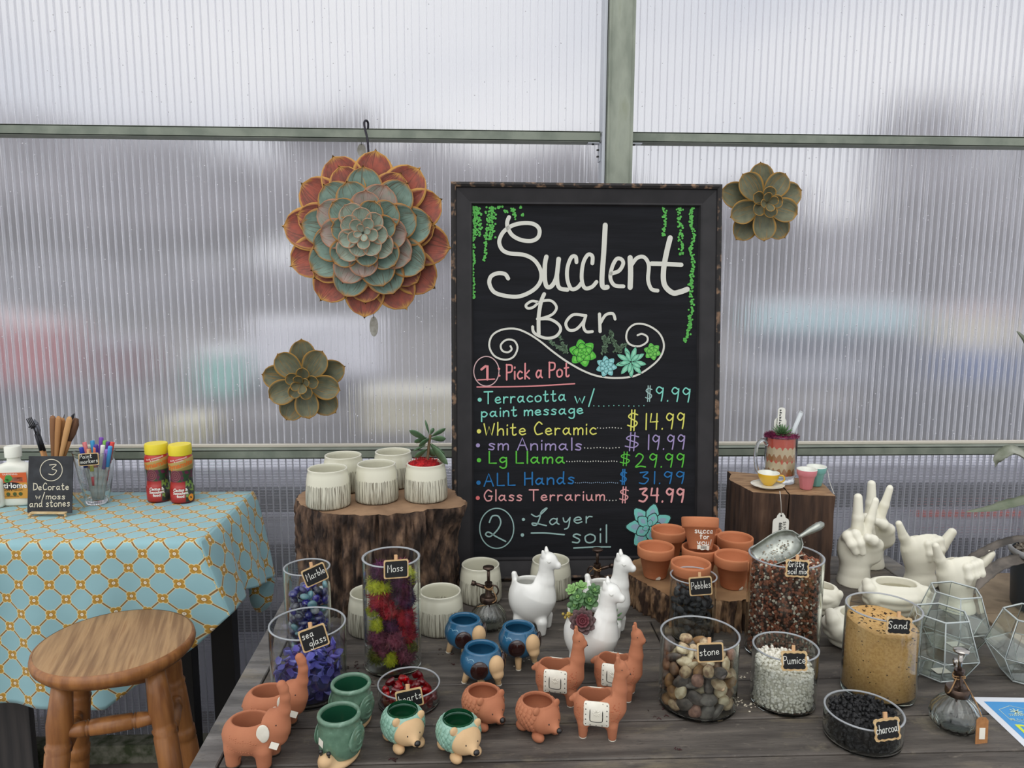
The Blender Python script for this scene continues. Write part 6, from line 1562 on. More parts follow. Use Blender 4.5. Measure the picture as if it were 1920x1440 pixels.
# ---------- blue dogs on pegs
blg = pbr('blue_glaze', S(34, 84, 116), S(46, 100, 134), scale=24, stretch=(1, 1, .5), rough=.12, coat=.6, c3=S(70, 126, 156), ramp=(.3, .7))
def dbody(P): return ell(P, (0, 0, .043), (.0385, .0365, .0325))
def dogb(P):
    d = smax(dbody(P), P[:, 2]-.0660, .004); d = smin(d, ecyl(P, (0, 0), .0305, .0290, .058, .0685, .003), .005)
    return smax(d, -np.minimum(ecyl(P, (0, 0), .0245, .0232, .04, .2), ell(P, (0, 0, .044), (.033, .031, .026))), .003)
def doghead(P):
    d = ell(P, (.0385, 0, .0485), (.0120, .0140, .0180)); d = smin(d, ell(P, (.0435, 0, .0345), (.0082, .0105, .0085)), .004); d = smin(d, ell(P, (.044, 0, .0275), (.005, .0060, .0050)), .002); return d
dg = thing('dog_planter', 'x', 'planter', (0, 0, 0)); dg['group'] = 'blue dog planters'
part(dogb, (-.040, -.038, .012), (.040, .038, .073), .0016, 'body', blg, dg)
part(doghead, (.020, -.018, .018), (.056, .018, .068), .0014, 'head', crm, dg, label='cream unglazed head')
peg = pbr('peg_wood', S(206, 176, 134), S(190, 156, 112), scale=60, stretch=(1, 1, .2), rough=.6)
drk = pbr('brown_glaze', S(42, 22, 20), rough=.12, coat=.6)
for s in (-1, 1):
    for x in (-.021, .021):
        b = MB(); b.add(*tube([(x*.85, s*.016, .022), (x*1.08, s*.0195, .003), (x*1.1, s*.0198, .0)], [.0068, .0050, .0040], 14)); b.obj('leg', peg, dg)
        b = MB(); b.add(*lathe([(0, -.0002), (.0048, -.0002), (.0053, .0016), (0, .0018)], 12), M=T(x*1.1, s*.0198, 0)); b.obj('leg_tip', blw, dg)
    def ear(P, s=s): return ell(P, (.0255, s*.0265, .0435), (.0150, .0056, .0165), rz=-s*.80, ry=.5)
    part(ear, (.002, s*.026-.018, .020), (.048, s*.026+.018, .067), .0014, 'ear', drk, dg, label='glossy dark brown ear')
    b = MB(); b.add(*tube(smooth_pts([(.0478, s*.0035, .0425), (.0475, s*.0058, .0412), (.0462, s*.0080, .0425)], 3), .0005, 5)); b.obj('closed_eye', pbr('clay_line', S(120, 92, 66), rough=.7), dg)
dotsph(drk, dg, [(.0480, 0, .0370)], .0024, 'nose', (.7, 1.2, .8))
b = MB(); bx_ = [march(dbody, (-.004+k*.004, -.05, .058+.0018*math.sin(k*2.2)), (0, 1, 0), .06) for k in range(6)]
b.add(*tube([tuple(q) for q in bx_ if q is not None], .0007, 5)); b.obj('pale_squiggle', pbr('pale_blue_line', S(140, 180, 196), rough=.2), dg)
dg.location = G(903, 1282); dg.rotation_euler = (0, 0, math.radians(-50)); dg['label'] = 'front blue dog planter on wooden peg legs'
dup(dg, 'back left blue dog planter, beside the brass sprayer', G(871, 1224), math.radians(-46))
dup(dg, 'right blue dog planter on wooden peg legs', G(972, 1240), math.radians(-52))

# ---------- HANDS  (x to the right, y away from the viewer, z up; metres)
def peace(P):
    d = ell(P, (.002, .004, .085), (.046, .030, .050))
    d = smin(d, caps(P, [(0, .004, -.03), (0, .004, .004), (0, .004, .034), (.001, .004, .060)], [.040, .0365, .0325, .032]), .012)
    # flare at the foot
    d = smin(d, caps(P, [(-.004, -.002, .112), (-.0055, -.004, .160), (-.007, -.002, .207)], [.0150, .0122, .0092]), .006)   # index, straight up
    d = smin(d, caps(P, [(.014, .002, .110), (.026, .000, .155), (.036, .002, .196)], [.0145, .0118, .0096]), .006)          # middle, leaning right
    d2 = caps(P, [(-.030, -.004, .112), (-.037, -.020, .123), (-.034, -.033, .108), (-.024, -.034, .090)], [.0115, .0115, .0105, .0085])
    d = smin(d, d2, .0035)
    d2 = caps(P, [(-.020, -.008, .118), (-.022, -.026, .128), (-.017, -.038, .112), (-.010, -.038, .090)], [.0115, .0115, .0105, .0085])
    d = smin(d, d2, .0030)
    d2 = caps(P, [(.036, -.010, .078), (.031, -.026, .102), (.012, -.040, .118), (-.004, -.044, .126)], [.0165, .0140, .0120, .0095])
    d = smin(d, d2, .0045)
    d = smin(d, cap(P, (.030, -.012, .070), (.022, -.022, .092), .019, .014), .012)
    hole = np.minimum(ecyl(P, (.022, .014), .020, .015, .09, .3), ell(P, (.010, .010, .085), (.030, .018, .036)))
    return np.maximum(smax(d, -hole, .003), -P[:, 2])
ph = thing('peace_hand_planter', 'x', 'planter', (0, 0, 0)); ph['group'] = 'white peace sign hands'
part(peace, (-.062, -.062, -.002), (.066, .045, .218), .0021, 'hand', wmtt, ph)
ph.location = G(1602, 1094); ph.rotation_euler = (0, 0, math.radians(4)); ph['label'] = 'front white hand planter making a peace sign'
dup(ph, 'back white hand planter making a peace sign', G(1628, 1060), math.radians(-8))
def shaka(P):
    d = ell(P, (.000, 0, .082), (.040, .031, .046))
    d = smin(d, caps(P, [(.004, 0, -.03), (.004, 0, .004), (.004, 0, .030), (.002, 0, .060)], [.040, .0345, .0275, .030]), .014)
    d = smin(d, cap(P, (-.036, -.004, .082), (-.010, 0, .040), .014, .022), .014)
    d = smin(d, caps(P, [(-.028, -.002, .085), (-.050, -.006, .115), (-.066, -.010, .147)], [.0175, .0105, .0072]), .008)   # little finger, up left
    d = smin(d, caps(P, [(.026, .002, .052), (.050, .000, .086), (.071, -.002, .120)], [.0190, .0130, .0098]), .009)      # thumb, up right
    for k, x in enumerate((-.004, .0105, .0235)):
        z = .093+.004*k
        d = smin(d, caps(P, [(x, -.010, z+.010), (x+.001, -.027, z+.010), (x+.003, -.033, z-.010), (x+.005, -.030, z-.026-.003*k)], [.0088, .0088, .0080, .0070]), .0022)
    hole = np.minimum(ecyl(P, (-.002, .006), .030, .019, .085, .3), ell(P, (-.002, .004, .085), (.032, .021, .034)))
    return np.maximum(smax(d, -hole, .0035), -P[:, 2])
sk = thing('shaka_hand_planter', 'x', 'planter', (0, 0, 0)); sk['group'] = 'white shaka hands'
part(shaka, (-.080, -.052, -.002), (.084, .042, .160), .0021, 'hand', wmtt, sk)
sk.location = G(1790, 1141); sk.rotation_euler = (0, 0, math.radians(6)); sk['label'] = 'front right white hand planter making a shaka sign'
dup(sk, 'white shaka hand planter behind the front one, nearer the peace signs', G(1722, 1092), math.radians(3))
def cup(P):
    d = ell(P, (0, 0, .036), (.064, .043, .036)); d = smax(d, -P[:, 2], .003)
    for k in range(3):
        z = .012+k*.0150; w_ = (.80, .95, 1.0)[k]
        q = np.sqrt((P[:, 0]/(.060*w_))**2+(P[:, 1]/(.041*w_))**2); tor = np.sqrt(((q-1)*.046)**2+((P[:, 2]-z))**2)-.0092; tor = np.where(P[:, 0] < .03, tor, tor+(P[:, 0]-.03)*.5)
        d = smin(d, tor, .0055)
    d = smin(d, caps(P, [(-.050, -.024, .036), (-.057, -.016, .056), (-.056, .002, .062)], [.0120, .0125, .0105]), .006)     # thumb folded over the left end
    d = smin(d, cap(P, (.050, .006, .046), (.060, -.004, .052), .0140, .0110), .010)
    d = smin(d, ell(P, (0, .012, .060), (.050, .020, .012)), .012)
    hole = np.minimum(ecyl(P, (.003, .002), .0405, .0225, .035, .3), ell(P, (.003, .002, .036), (.050, .030, .027)))
    return np.maximum(smax(d, -hole, .004), -P[:, 2])
cu_ = thing('cupped_hand_planter', 'x', 'planter', (0, 0, 0)); cu_['group'] = 'white cupped hands'
part(cup, (-.082, -.064, -.002), (.084, .056, .088), .0021, 'hand', wmtt, cu_)
cu_.location = G(1674, 1148); cu_.rotation_euler = (0, 0, math.radians(-8)); cu_['label'] = 'white closed hand bowl behind the sand jar, thumb at its left end'
dup(cu_, 'white closed hand bowl half hidden behind the sand jar', G(1610, 1210), math.radians(-6))
dup(cu_, 'white closed hand bowl mostly hidden by the gritty soil jar', G(1530, 1146), math.radians(-30)).scale = (.72, .72, .9)

# ================================================================== TERRACOTTA POTS
def tpot(p, label, rot=(0, 0, 0), s=1.0, first=[None]):
    if first[0] is None:
        t = thing('terracotta_pot', label, 'pot', p, 0, 'terracotta pots on the wood slice'); first[0] = t
        H = .068; b = MB(); b.add(*lathe([(0, .001), (.0215, .001), (.0228, 0), (.0240, .002), (.0330, .0445), (.0372, .0455), (.0384, .048), (.0392, .064), (.0388, .0670), (.0372, H), (.0352, .0668), (.0345, .062), (.0338, .046), (.0300, .0440), (.0205, .006), (0, .006)], 64)); b.obj('body', terp, t)
        v = [((.0245+.0001)*math.cos(a), (.0245+.0001)*math.sin(a), z) for a, z in ((-1.75, .001), (-1.35, .001), (-1.3, .006), (-1.45, .009), (-1.7, .005))]
        b = MB(); b.add([(x*(1+.17*z/.0445*2), y*(1+.17*z/.0445*2), z) for x, y, z in v], [(0, 1, 2, 3, 4)]); b.obj('torn_sticker', MATS['price_sticker'], t, smooth=False)
    else: t = dup(first[0], label, p)
    t.location = p; t.rotation_euler = rot; t.scale = (s, s, s); return t
TP = slz+.002
tpot(G(1228, 1080, TP), 'terracotta pot at the front left edge of the wood slice')
tpot(G(1252, 1045, TP), 'terracotta pot behind the front left one', (0, 0, 1))
tpot(G(1293, 1116, TP), 'terracotta pot right behind the black pebble jar', (0, 0, 2.1), 1.02)
tpot(G(1311, 1082, TP), 'terracotta pot holding the tilted lettered pot', (0, 0, 3.0))
tpot(G(1373, 1099, TP), 'terracotta pot partly hidden by the gritty soil jar', (0, 0, .4))
tpot(G(1376, 1061, TP), 'terracotta pot at the back right of the slice', (0, 0, 4))
tpot(G(1318, 1046, TP), 'terracotta pot almost hidden behind the lettered pot', (0, 0, 5))
q_ = G(1311, 1082, TP); lp = tpot(Vector((q_.x-.001, q_.y-.004, TP+.062)), 'tilted terracotta pot lettered succa for you, standing in another pot', (math.radians(-20), math.radians(3), 0), 1.0)
def onpot(x, y): # flat text coordinates to the pot's conical side
    z = y; r = .0240+(.0330-.0240)*z/.0445+.0004; a = -PI/2+x/.029; return Vector((r*math.cos(a), r*math.sin(a), z))
b = MB()
for s_, x0, y0, hh, ww in (('succa', -.019, .034, .0125, .037), ('for', -.0095, .0225, .0115, .019), ('you!', -.016, .0105, .0125, .033)):
    m_ = MB(); handline(m_, s_, x0, y0, hh, .0017, ww)
    b.add([onpot(v.x if hasattr(v, 'x') else v[0], v.y if hasattr(v, 'y') else v[1]) for v in m_.v], m_.f)
b.obj('lettering', pbr('paint_white', S(232, 226, 214), rough=.6), lp, smooth=False, label='white painted words')
v = []
for i in range(7):
    for z in (.0005, .0095): x = -.016+i*.005; v.append(onpot(x, z+.0015*math.sin(i*2))*1.0)
b = MB(); b.add([p_+Vector((0, -.0006, 0)) for p_ in v], [(2*i, 2*i+2, 2*i+3, 2*i+1) for i in range(6)]); b.obj('barcode_sticker', MATS['price_sticker'], lp, smooth=False)
b = MB()
for i in range(9): x = -.008+i*.0016; b.add([onpot(x, .002)+Vector((0, -.0012, 0)), onpot(x+.0007, .002)+Vector((0, -.0012, 0)), onpot(x+.0007, .008)+Vector((0, -.0012, 0)), onpot(x, .008)+Vector((0, -.0012, 0))], [(0, 1, 2, 3)])
b.obj('barcode', inkm, lp, smooth=False, kind='stuff')
# ================================================================== METAL FLOWERS ON THE WALL
def petalmat(name, c1, c2, edge, streak):
    m = bpy.data.materials.new(name); m.use_nodes = True; Q = NB(m.node_tree); q = Q.n['Principled BSDF']; q.inputs['Roughness'].default_value = .55; q.inputs['Metallic'].default_value = .15
    uvn = Q.n.new('ShaderNodeUVMap'); sp = Q.n.new('ShaderNodeSeparateXYZ'); Q.L.new(uvn.outputs[0], sp.inputs[0])
    oi = Q.n.new('ShaderNodeObjectInfo'); cb_ = Q.n.new('ShaderNodeCombineXYZ'); Q.L.new(Q.m('MULTIPLY', sp.outputs[0], 16), cb_.inputs[0]); Q.L.new(Q.m('MULTIPLY', sp.outputs[1], 1.6), cb_.inputs[1]); Q.L.new(Q.m('MULTIPLY', oi.outputs['Random'], 40), cb_.inputs[2])
    z = Q.n.new('ShaderNodeTexNoise'); z.inputs['Scale'].default_value = 1; z.inputs['Detail'].default_value = 5; Q.L.new(cb_.outputs[0], z.inputs[0])
    z2 = Q.n.new('ShaderNodeTexNoise'); z2.inputs['Scale'].default_value = 55; tc = Q.n.new('ShaderNodeTexCoord'); Q.L.new(tc.outputs['Object'], z2.inputs[0])
    mr = Q.n.new('ShaderNodeMapRange'); mr.inputs[1].default_value = .35; mr.inputs[2].default_value = .65; Q.L.new(z2.outputs[0], mr.inputs[0])
    c = Q.mix(mr.outputs[0], c1, c2); c = Q.mix(Q.m('MULTIPLY', Q.lt(z.outputs[0], .40, .03), .75), c, streak)
    e = Q.m('MAXIMUM', Q.m('ABSOLUTE', sp.outputs[0]), Q.m('POWER', sp.outputs[1], 1.6)); e2 = Q.m('ADD', e, Q.m('MULTIPLY', Q.m('SUBTRACT', z.outputs[0], .5), .35))
    c = Q.mix(Q.m('SUBTRACT', 1, Q.lt(e2, .90, .05)), c, edge); Q.L.new(c, q.inputs['Base Color'])
    b_ = Q.n.new('ShaderNodeBump'); b_.inputs['Strength'].default_value = .5; b_.inputs['Distance'].default_value = .002; Q.L.new(z.outputs[0], b_.inputs['Height']); Q.L.new(b_.outputs[0], q.inputs['Normal'])
    return m
pr_ = petalmat('petal_rust', S(166, 84, 66), S(130, 74, 62), S(196, 146, 72), S(108, 66, 52)); pg_ = petalmat('petal_verdigris', S(126, 150, 136), S(108, 132, 120), S(172, 122, 60), S(98, 84, 60))
pmv = petalmat('petal_mauve', S(168, 148, 138), S(140, 148, 134), S(172, 122, 92), S(130, 98, 84)); plg = petalmat('petal_pale', S(166, 176, 160), S(146, 164, 148), S(182, 142, 112), S(132, 122, 104))
pol = petalmat('petal_olive', S(112, 114, 90), S(94, 98, 78), S(164, 124, 54), S(146, 112, 54))
def petal_mesh(L, W, r0, rise, cupz, tipc, seed, tip=.55):
    nt_, ns = 14, 10; v = []; f = []; uv = []
    for i in range(nt_+1):
        t = i/nt_; w = W*(.32+.68*math.sin(min(1, t/.58)*PI/2)) if t < .58 else W*max(0, (1-((t-.58)/.42)**2.1))**.62
        w = max(w, .0006)
        for j in range(ns+1):
            s = -1+2*j/ns; x = r0+(L-r0)*t+(L*.035*max(0, (t-.8)/.2)**2*(1-min(1, abs(s)*1.6)) if t > .8 else 0)
            z = rise*t+cupz*(abs(s)**2.2)*min(1, w/W)-.1*cupz+tipc*max(0, t-.55)**2*4+.0009*mnoise.noise(Vector((x*60, s*2, seed)))
            v.append((x, s*w, z)); uv.append((s, t))
    for i in range(nt_):
        for j in range(ns): a = i*(ns+1)+j; f.append((a, a+ns+1, a+ns+2, a+1))
    return mesh('petal', v, f, True, uv)
def metal_flower(name, label, px, py, Y, rings, scale_px, rot0=0):
    p = V(px, py, Y); k = mpp(p)
    t = thing(name, label, 'wall flower', p); t.rotation_euler = (PI/2, 0, 0)
    r_ = random.Random(int(px))
    for (n, Lp, Wp, r0p, z0, rise, cupz, tipc, ph, mts) in rings:
        for q in range(n):
            u = k; me = petal_mesh(Lp*u*r_.uniform(.97, 1.03), Wp*u*r_.uniform(.95, 1.05), r0p*u, rise*u, cupz*u, tipc*u, q)
            mt = mts[q % len(mts)]; me.materials.append(mt); o = bpy.data.objects.new('petal', me); C.objects.link(o); o.parent = t
            a = math.radians(ph+360*q/n+r_.uniform(-3, 3)); o.location = (0, 0, (z0+r_.uniform(-1, 1))*u+q*.00025); o.rotation_euler = (r_.uniform(-.04, .04), 0, a)
            sd_ = o.modifiers.new('thick', 'SOLIDIFY'); sd_.thickness = .0014; sd_.offset = -1
    b = MB(); b.add(*lathe([(0, -.012), (18*k, -.010), (20*k, 6*k), (0, 8*k)], 20)); b.obj('hub', rings[-1][9][0], t)
    return t, k
R1 = [(12, 152, 40, 40, 0, 6, 10, 0, 84, [pr_]), (7, 128, 34, 35, 10, 8, 8, 0, 62, [pr_]), (9, 118, 35, 30, 17, 8, 9, 4, 92, [pg_]), (8, 96, 32, 22, 27, 8, 9, 4, 108, [pg_, pmv]),
      (8, 78, 28, 18, 36, 9, 9, 5, 88, [pmv, pg_]), (7, 60, 22, 12, 45, 10, 9, 6, 70, [pg_, plg]), (7, 44, 17, 8, 54, 10, 8, 6, 95, [plg]), (5, 28, 11, 4, 62, 10, 6, 6, 60, [plg]), (4, 15, 6, 2, 70, 8, 4, 4, 20, [plg])]
bf, kf = metal_flower('metal_flower', 'large round metal succulent flower, rust red outside and grey green inside', 691, 441, 2.075, R1, 1)
R2 = [(5, 80, 24, 10, 0, 5, 9, 4, 96, [pol]), (5, 68, 23, 8, 13, 7, 9, 4, 60, [pol]), (5, 30, 12, 3, 26, 10, 7, 4, 82, [pol]), (4, 17, 8, 1, 36, 12, 5, 4, 20, [pol])]
metal_flower('metal_flower', 'small olive metal flower at the lower left of the large one', 574, 715, 2.15, R2, 1)
metal_flower('metal_flower', 'small olive metal flower right of the chalkboard top', 1424, 384, 2.15, [(n, L*.97, W*.98, a, b_, c, d, e, ph-4, m_) for n, L, W, a, b_, c, d, e, ph, m_ in R2], 1)
# hook holding the large flower
hk = pbr('hook_black', S(34, 30, 40), rough=.4, metal=.5); pz = V(688, 232, 2.12)
b = MB(); b.add(*tube(smooth_pts([V(691, 292, 2.075), V(689, 262, 2.10), V(684, 240, 2.118), V(683, 230, 2.125), V(686, 226, 2.135), V(690, 230, 2.142), V(690, 242, 2.142)], 6), .0030, 10))
tag(b.obj('wire_hook', hk), 'thin black wire hook over the upper rail holding the large flower', 'hook')
b = MB()
for (px, py, w_, h_) in ((678, 282, 8, 12), (701, 612, 8, 19)):
    p = V(px, py, WALLY-.004); k = mpp(p); tt = thing('hanging_disc', 'small pale oval disc %s the large metal flower' % ('above' if py < 400 else 'just below'), 'disc', p)
    b = MB(); v, f = lathe([(0, -.001), (1, -.001), (1, .001), (0, .001)], 24); b.add([(x*w_*k, y*h_*k, z) for x, y, z in v], f, T(rx=PI/2)); b.obj('disc', pbr('pale_disc', S(168, 166, 152), S(196, 196, 186), scale=80, rough=.5), tt, smooth=False)
    b = MB(); b.add(*tube([(0, -.001, h_*k*.8), (0, -.002, h_*k*1.3)], .0008, 5)); b.obj('cord', MATS['hook_black'], tt)

# ================================================================== SUCCULENTS AND SMALL PLANTERS
def leafmesh(L, W, th, curve=0.0, seed=0, pointed=False):
    v = []; f = []; n, m = 9, 10
    for i in range(n+1):
        t = i/n; w = W*((math.sin(PI*t**1.35)**.6 if not pointed else (1-t)**.6*min(1, t*6+.5))) if 0 < t < 1 else (.12*W if t == 0 else .02*W)
        for j in range(m): a = 2*PI*j/m; v.append((L*t-curve*0, w*math.cos(a), th*w/W*math.sin(a)+curve*L*t*t))
    for i in range(n):
        for j in range(m): k = (j+1) % m; f.append((i*m+j, i*m+k, (i+1)*m+k, (i+1)*m+j))
    f.append(tuple(range(m))[::-1]); f.append(tuple(range(n*m, n*m+m))); return mesh('leaf', v, f)
def addleaf(par, a, d, L, W, th, mat, curve=0, roll=0, pointed=False):
    me = leafmesh(L, W, th, curve, 0, pointed); me.materials.append(mat); o = bpy.data.objects.new('leaf', me); C.objects.link(o); o.parent = par; o.location = a
    q = Vector(d).normalized().to_track_quat('X', 'Z'); o.rotation_mode = 'QUATERNION'; o.rotation_quaternion = q @ Matrix.Rotation(roll, 3, 'X').to_quaternion(); return o
jg_ = pbr('jade_leaf', S(62, 92, 62), S(88, 116, 84), scale=30, rough=.45, c3=S(104, 126, 98)); stm = pbr('plant_stem', S(104, 84, 60), rough=.8); rmoss = pbr('red_moss', S(190, 26, 30), S(140, 16, 24), scale=90, rough=.9)
pp = pj.location; zt = STZ+.078
jp = thing('jade_plant', 'jade plant with thick grey green leaves in the right pot on the stump', 'plant', (pp.x, pp.y, zt-.004))
Yp = pp.y
def rel(px, py, dy=0): return V(px, py, Yp+dy)-jp.location
b = MB(); b.add(*tube(smooth_pts([Vector((0, 0, -.008)), rel(803, 850), rel(804, 835), rel(807, 815)], 5), [.0036]*4+[.003]*12, 8)); b.obj('stem', stm, jp)
for (x0, y0, x1, y1, w_, dy, roll) in ((801, 824, 767, 807, 9, 0, .3), (806, 822, 785, 836, 8.5, -.018, .2), (805, 815, 797, 787, 3.2, .0, 1.2), (808, 819, 836, 803, 7, .0, .5), (808, 823, 836, 822, 7, -.012, .1), (806, 832, 840, 871, 11, -.022, .0),
        (801, 842, 777, 858, 7.5, -.01, .2), (807, 830, 835, 852, 3.4, .01, 1.1), (800, 833, 774, 846, 3.2, .01, 1.2), (807, 815, 813, 802, 4.5, 0, .4), (803, 840, 815, 856, 7, .012, .6), (800, 820, 777, 830, 6, .02, .4)):
    A = rel(x0, y0); Bp = rel(x1, y1, dy); d = Bp-A; k = mpp(V(x0, y0, Yp)); addleaf(jp, A, d, d.length, w_*k*1.05, .0026, jg_, roll=(-1.15+roll) if d.x > 0 else (1.15-roll))
def fuzz(b, c, s, n_, seed):
    r_ = random.Random(seed)
    for i in range(n_):
        d = Vector((r_.gauss(0, 1), r_.gauss(0, 1), abs(r_.gauss(0, .7)))).normalized(); p0 = Vector(c)+Vector((d.x*s[0], d.y*s[1], d.z*s[2]))*r_.uniform(.6, 1); tt = Vector((r_.gauss(0, 1), r_.gauss(0, 1), r_.gauss(0, 1))).normalized()
        L = .006; sd = d.cross(tt).normalized()*.0005; b.add([p0-sd, p0+sd, p0+(d+tt)*L*.5, p0+(d*.6+tt*1.4)*L*.7], [(0, 1, 2), (1, 3, 2)])
b = MB(); v, f = sphere(1, 20, 10); b.add([(x*.034*(1+.1*mnoise.noise(Vector((x*4, y*4, z*4)))), y*.033, z*.012) for x, y, z in v], f); fuzz(b, (0, 0, 0), (.034, .033, .014), 900, 2)
tag(b.obj('red_moss', rmoss, None, loc=(pp.x-.004, pp.y, zt-.004), kind='stuff'), 'bright red moss around the jade plant stem', 'moss')
# soil shadows inside empty pots need nothing; llama arrangement
lx = lf.location; Ml = Matrix.Translation(lx) @ Matrix.Rotation(lf.rotation_euler[2], 4, 'Z'); c0 = Ml @ Vector((-.016, 0, .104))
soil = pbr('dark_soil', S(46, 36, 30), S(66, 52, 42), scale=120, rough=.95, bump=.6, bscale=200)
b = MB(); b.add(*lathe([(0, -.006), (.024, -.006), (.024, 0), (.015, .003), (0, .004)], 28)); tag(b.obj('potting_soil', soil, None, loc=c0+Vector((0, 0, -.006)), kind='stuff'), 'dark soil inside the front white llama planter', 'soil')
Ys = c0.y
bur = pbr('burgundy_leaf', S(112, 52, 60), S(72, 42, 44), scale=40, rough=.5, c3=S(150, 90, 96)); burd = pbr('burgundy_outer', S(70, 56, 54), S(88, 62, 62), scale=40, rough=.5); grn = pbr('green_leaf', S(72, 108, 66), S(98, 134, 84), scale=40, rough=.45); lgrn = pbr('light_leaf', S(124, 164, 96), rough=.45)
def rosette(name, label, P, aim, rings, group=None):
    t = thing(name, label, 'succulent', P, 0, group); t.rotation_mode = 'QUATERNION'; t.rotation_quaternion = Vector(aim).to_track_quat('Z', 'X')
    for (n, L, W, tilt, ph, mat, pt) in rings:
        for q in range(n):
            a = ph+2*PI*q/n; d = (math.cos(a)*math.cos(tilt), math.sin(a)*math.cos(tilt), math.sin(tilt)); addleaf(t, (0, 0, 0), d, L, W, .0014, mat, curve=.12, pointed=pt)
    return t
rp_ = V(1092, 1166, Ys-.036)
rosette('succulent', 'burgundy rosette succulent in the front white llama planter', rp_, (-.10, -.80, .55), [(9, .025, .0075, .15, 0, burd, False), (9, .022, .007, .45, .3, burd, False), (9, .019, .0058, .75, .1, bur, False), (8, .015, .0045, 1.0, .5, bur, False), (6, .011, .0034, 1.25, .2, bur, False)])
ct_ = 0
for (px, py, dy, s, aim, mt, lab) in ((1073, 1106, .01, .75, (-.5, -.5, .7), lgrn, 'small light green rosette at the upper left of the llama planting'), (1090, 1100, .018, .75, (0, -.4, .9), lgrn, 'small light green rosette at the top of the llama planting'),
        (1114, 1108, .01, .85, (.2, -.6, .8), grn, 'green rosette beside the neck of the front white llama'), (1084, 1120, .0, .95, (-.3, -.7, .6), grn, 'round-leaved green rosette above the burgundy one'), (1104, 1126, .004, 1.15, (.1, -.8, .6), grn, 'large green rosette just above the burgundy one'), (1080, 1134, .0, 1.0, (-.6, -.7, .3), grn, 'drooping green rosette at the left of the burgundy one')):
    q = V(px, py, Ys+dy); t = rosette('succulent', lab, q, aim, [(6, .017*s, .0058*s, .25, ct_, mt, False), (5, .013*s, .0048*s, .7, ct_+.5, mt, False), (3, .008*s, .003*s, 1.1, ct_, lgrn, False)], 'green succulents in the llama planter'); ct_ += 1
    b = MB(); e = c0-q; e = t.rotation_quaternion.inverted() @ e; b.add(*tube([(0, 0, 0), tuple(e*.9)], .0014, 6)); b.obj('stem', stm, t)
q = V(1068, 1151, Ys-.004); t = thing('flower_bud', 'small yellow bud cluster left of the burgundy rosette', 'flower', q); b = MB(); r_ = random.Random(2)
for i in range(14): b.add(*sphere(.0028, 8, 6, (r_.gauss(0, .0035), r_.gauss(0, .003), r_.gauss(0, .004))))
b.obj('buds', pbr('yellow_bud', S(190, 166, 74), S(150, 130, 60), scale=90, rough=.6), t); b = MB(); b.add(*tube([(0, 0, 0), tuple((c0-q)*.9)], .0012, 6)); b.obj('stem', stm, t)
q = V(1150, 1160, Ys+.03); t = thing('succulent_sprig', 'dark green sprig behind the neck of the front white llama', 'succulent', q)
for (x1, y1, w_) in ((1168, 1150, 3.5), (1160, 1142, 3), (1166, 1163, 3.2), (1158, 1172, 4.5), (1150, 1145, 3)): d = V(x1, y1, Ys+.028)-q; addleaf(t, (0, 0, 0), d, d.length, w_*.00098, .0014, grn, curve=.1)
b = MB(); b.add(*tube([(0, 0, 0), tuple(c0-q+Vector((.01, .006, .0)))], .0012, 6)); b.obj('stem', stm, t)

# ---------- glass mug planter
mg = G(1461, 902, TH+.001); k = mpp(mg); R0 = 29*k; H = V(1461, 817, mg.y).z-TH
mug = thing('mug_planter', 'glass beer mug planter with red and cream drips, haworthia and white straw', 'planter', mg)
b = MB(); b.add(*lathe([(0, 0), (R0*.93, 0), (R0*.95, .004), (R0*.90, .010), (R0*.97, .016), (R0, H*.3), (R0, H-.002), (R0-.001, H), (R0-.0028, H), (R0-.003, H*.9), (R0-.003, .020), (0, .017)], 56)); b.obj('glass_wall', gclear, mug, auto=35)
b = MB(); b.add(*tube(smooth_pts([(-R0*.96, -.004, H*.80), (-R0*1.25, -.007, H*.92), (-R0*1.62, -.009, H*.84), (-R0*1.75, -.010, H*.55), (-R0*1.55, -.009, H*.26), (-R0*1.2, -.006, H*.18), (-R0*.97, -.004, H*.24)], 6), .0042, 12)); b.obj('handle', gclear, mug)
m = bpy.data.materials.new('drip_paint'); m.use_nodes = True; Q = NB(m.node_tree); q = Q.n['Principled BSDF']; q.inputs['Roughness'].default_value = .4
tc = Q.n.new('ShaderNodeTexCoord'); sp = Q.n.new('ShaderNodeSeparateXYZ'); Q.L.new(tc.outputs['Object'], sp.inputs[0]); an = Q.m('ARCTAN2', sp.outputs[1], sp.outputs[0]); zn = Q.m('MULTIPLY', sp.outputs[2], 1/H)
cb_ = Q.n.new('ShaderNodeCombineXYZ'); Q.L.new(Q.m('MULTIPLY', an, 4.2), cb_.inputs[0]); nz = Q.n.new('ShaderNodeTexNoise'); nz.inputs['Scale'].default_value = 1.6; nz.inputs['Detail'].default_value = 1; Q.L.new(cb_.outputs[0], nz.inputs[0])
wv = Q.m('MULTIPLY', Q.m('ABSOLUTE', Q.m('SINE', Q.m('MULTIPLY', an, 8.5))), .09); w2 = Q.m('ADD', wv, Q.m('MULTIPLY', nz.outputs[0], .12))
c = S(214, 88, 66)
for z0, z1 in ((.66, .74), (.36, .44), (.06, .14)):
    lo_ = Q.m('SUBTRACT', zn, Q.m('MULTIPLY', w2, .9)); band = Q.m('MULTIPLY', Q.m('GREATER_THAN', lo_, z0-.16), Q.m('LESS_THAN', Q.m('ADD', zn, Q.m('MULTIPLY', w2, -.6)), z1-.04)); c = Q.mix(band, c, S(218, 196, 160))
    band = Q.m('MULTIPLY', Q.m('GREATER_THAN', Q.m('ADD', zn, Q.m('MULTIPLY', w2, .9)), z0-.07), Q.m('LESS_THAN', lo_, z0-.16)); c = Q.mix(band, c, S(178, 122, 70))
Q.L.new(c, q.inputs['Base Color'])
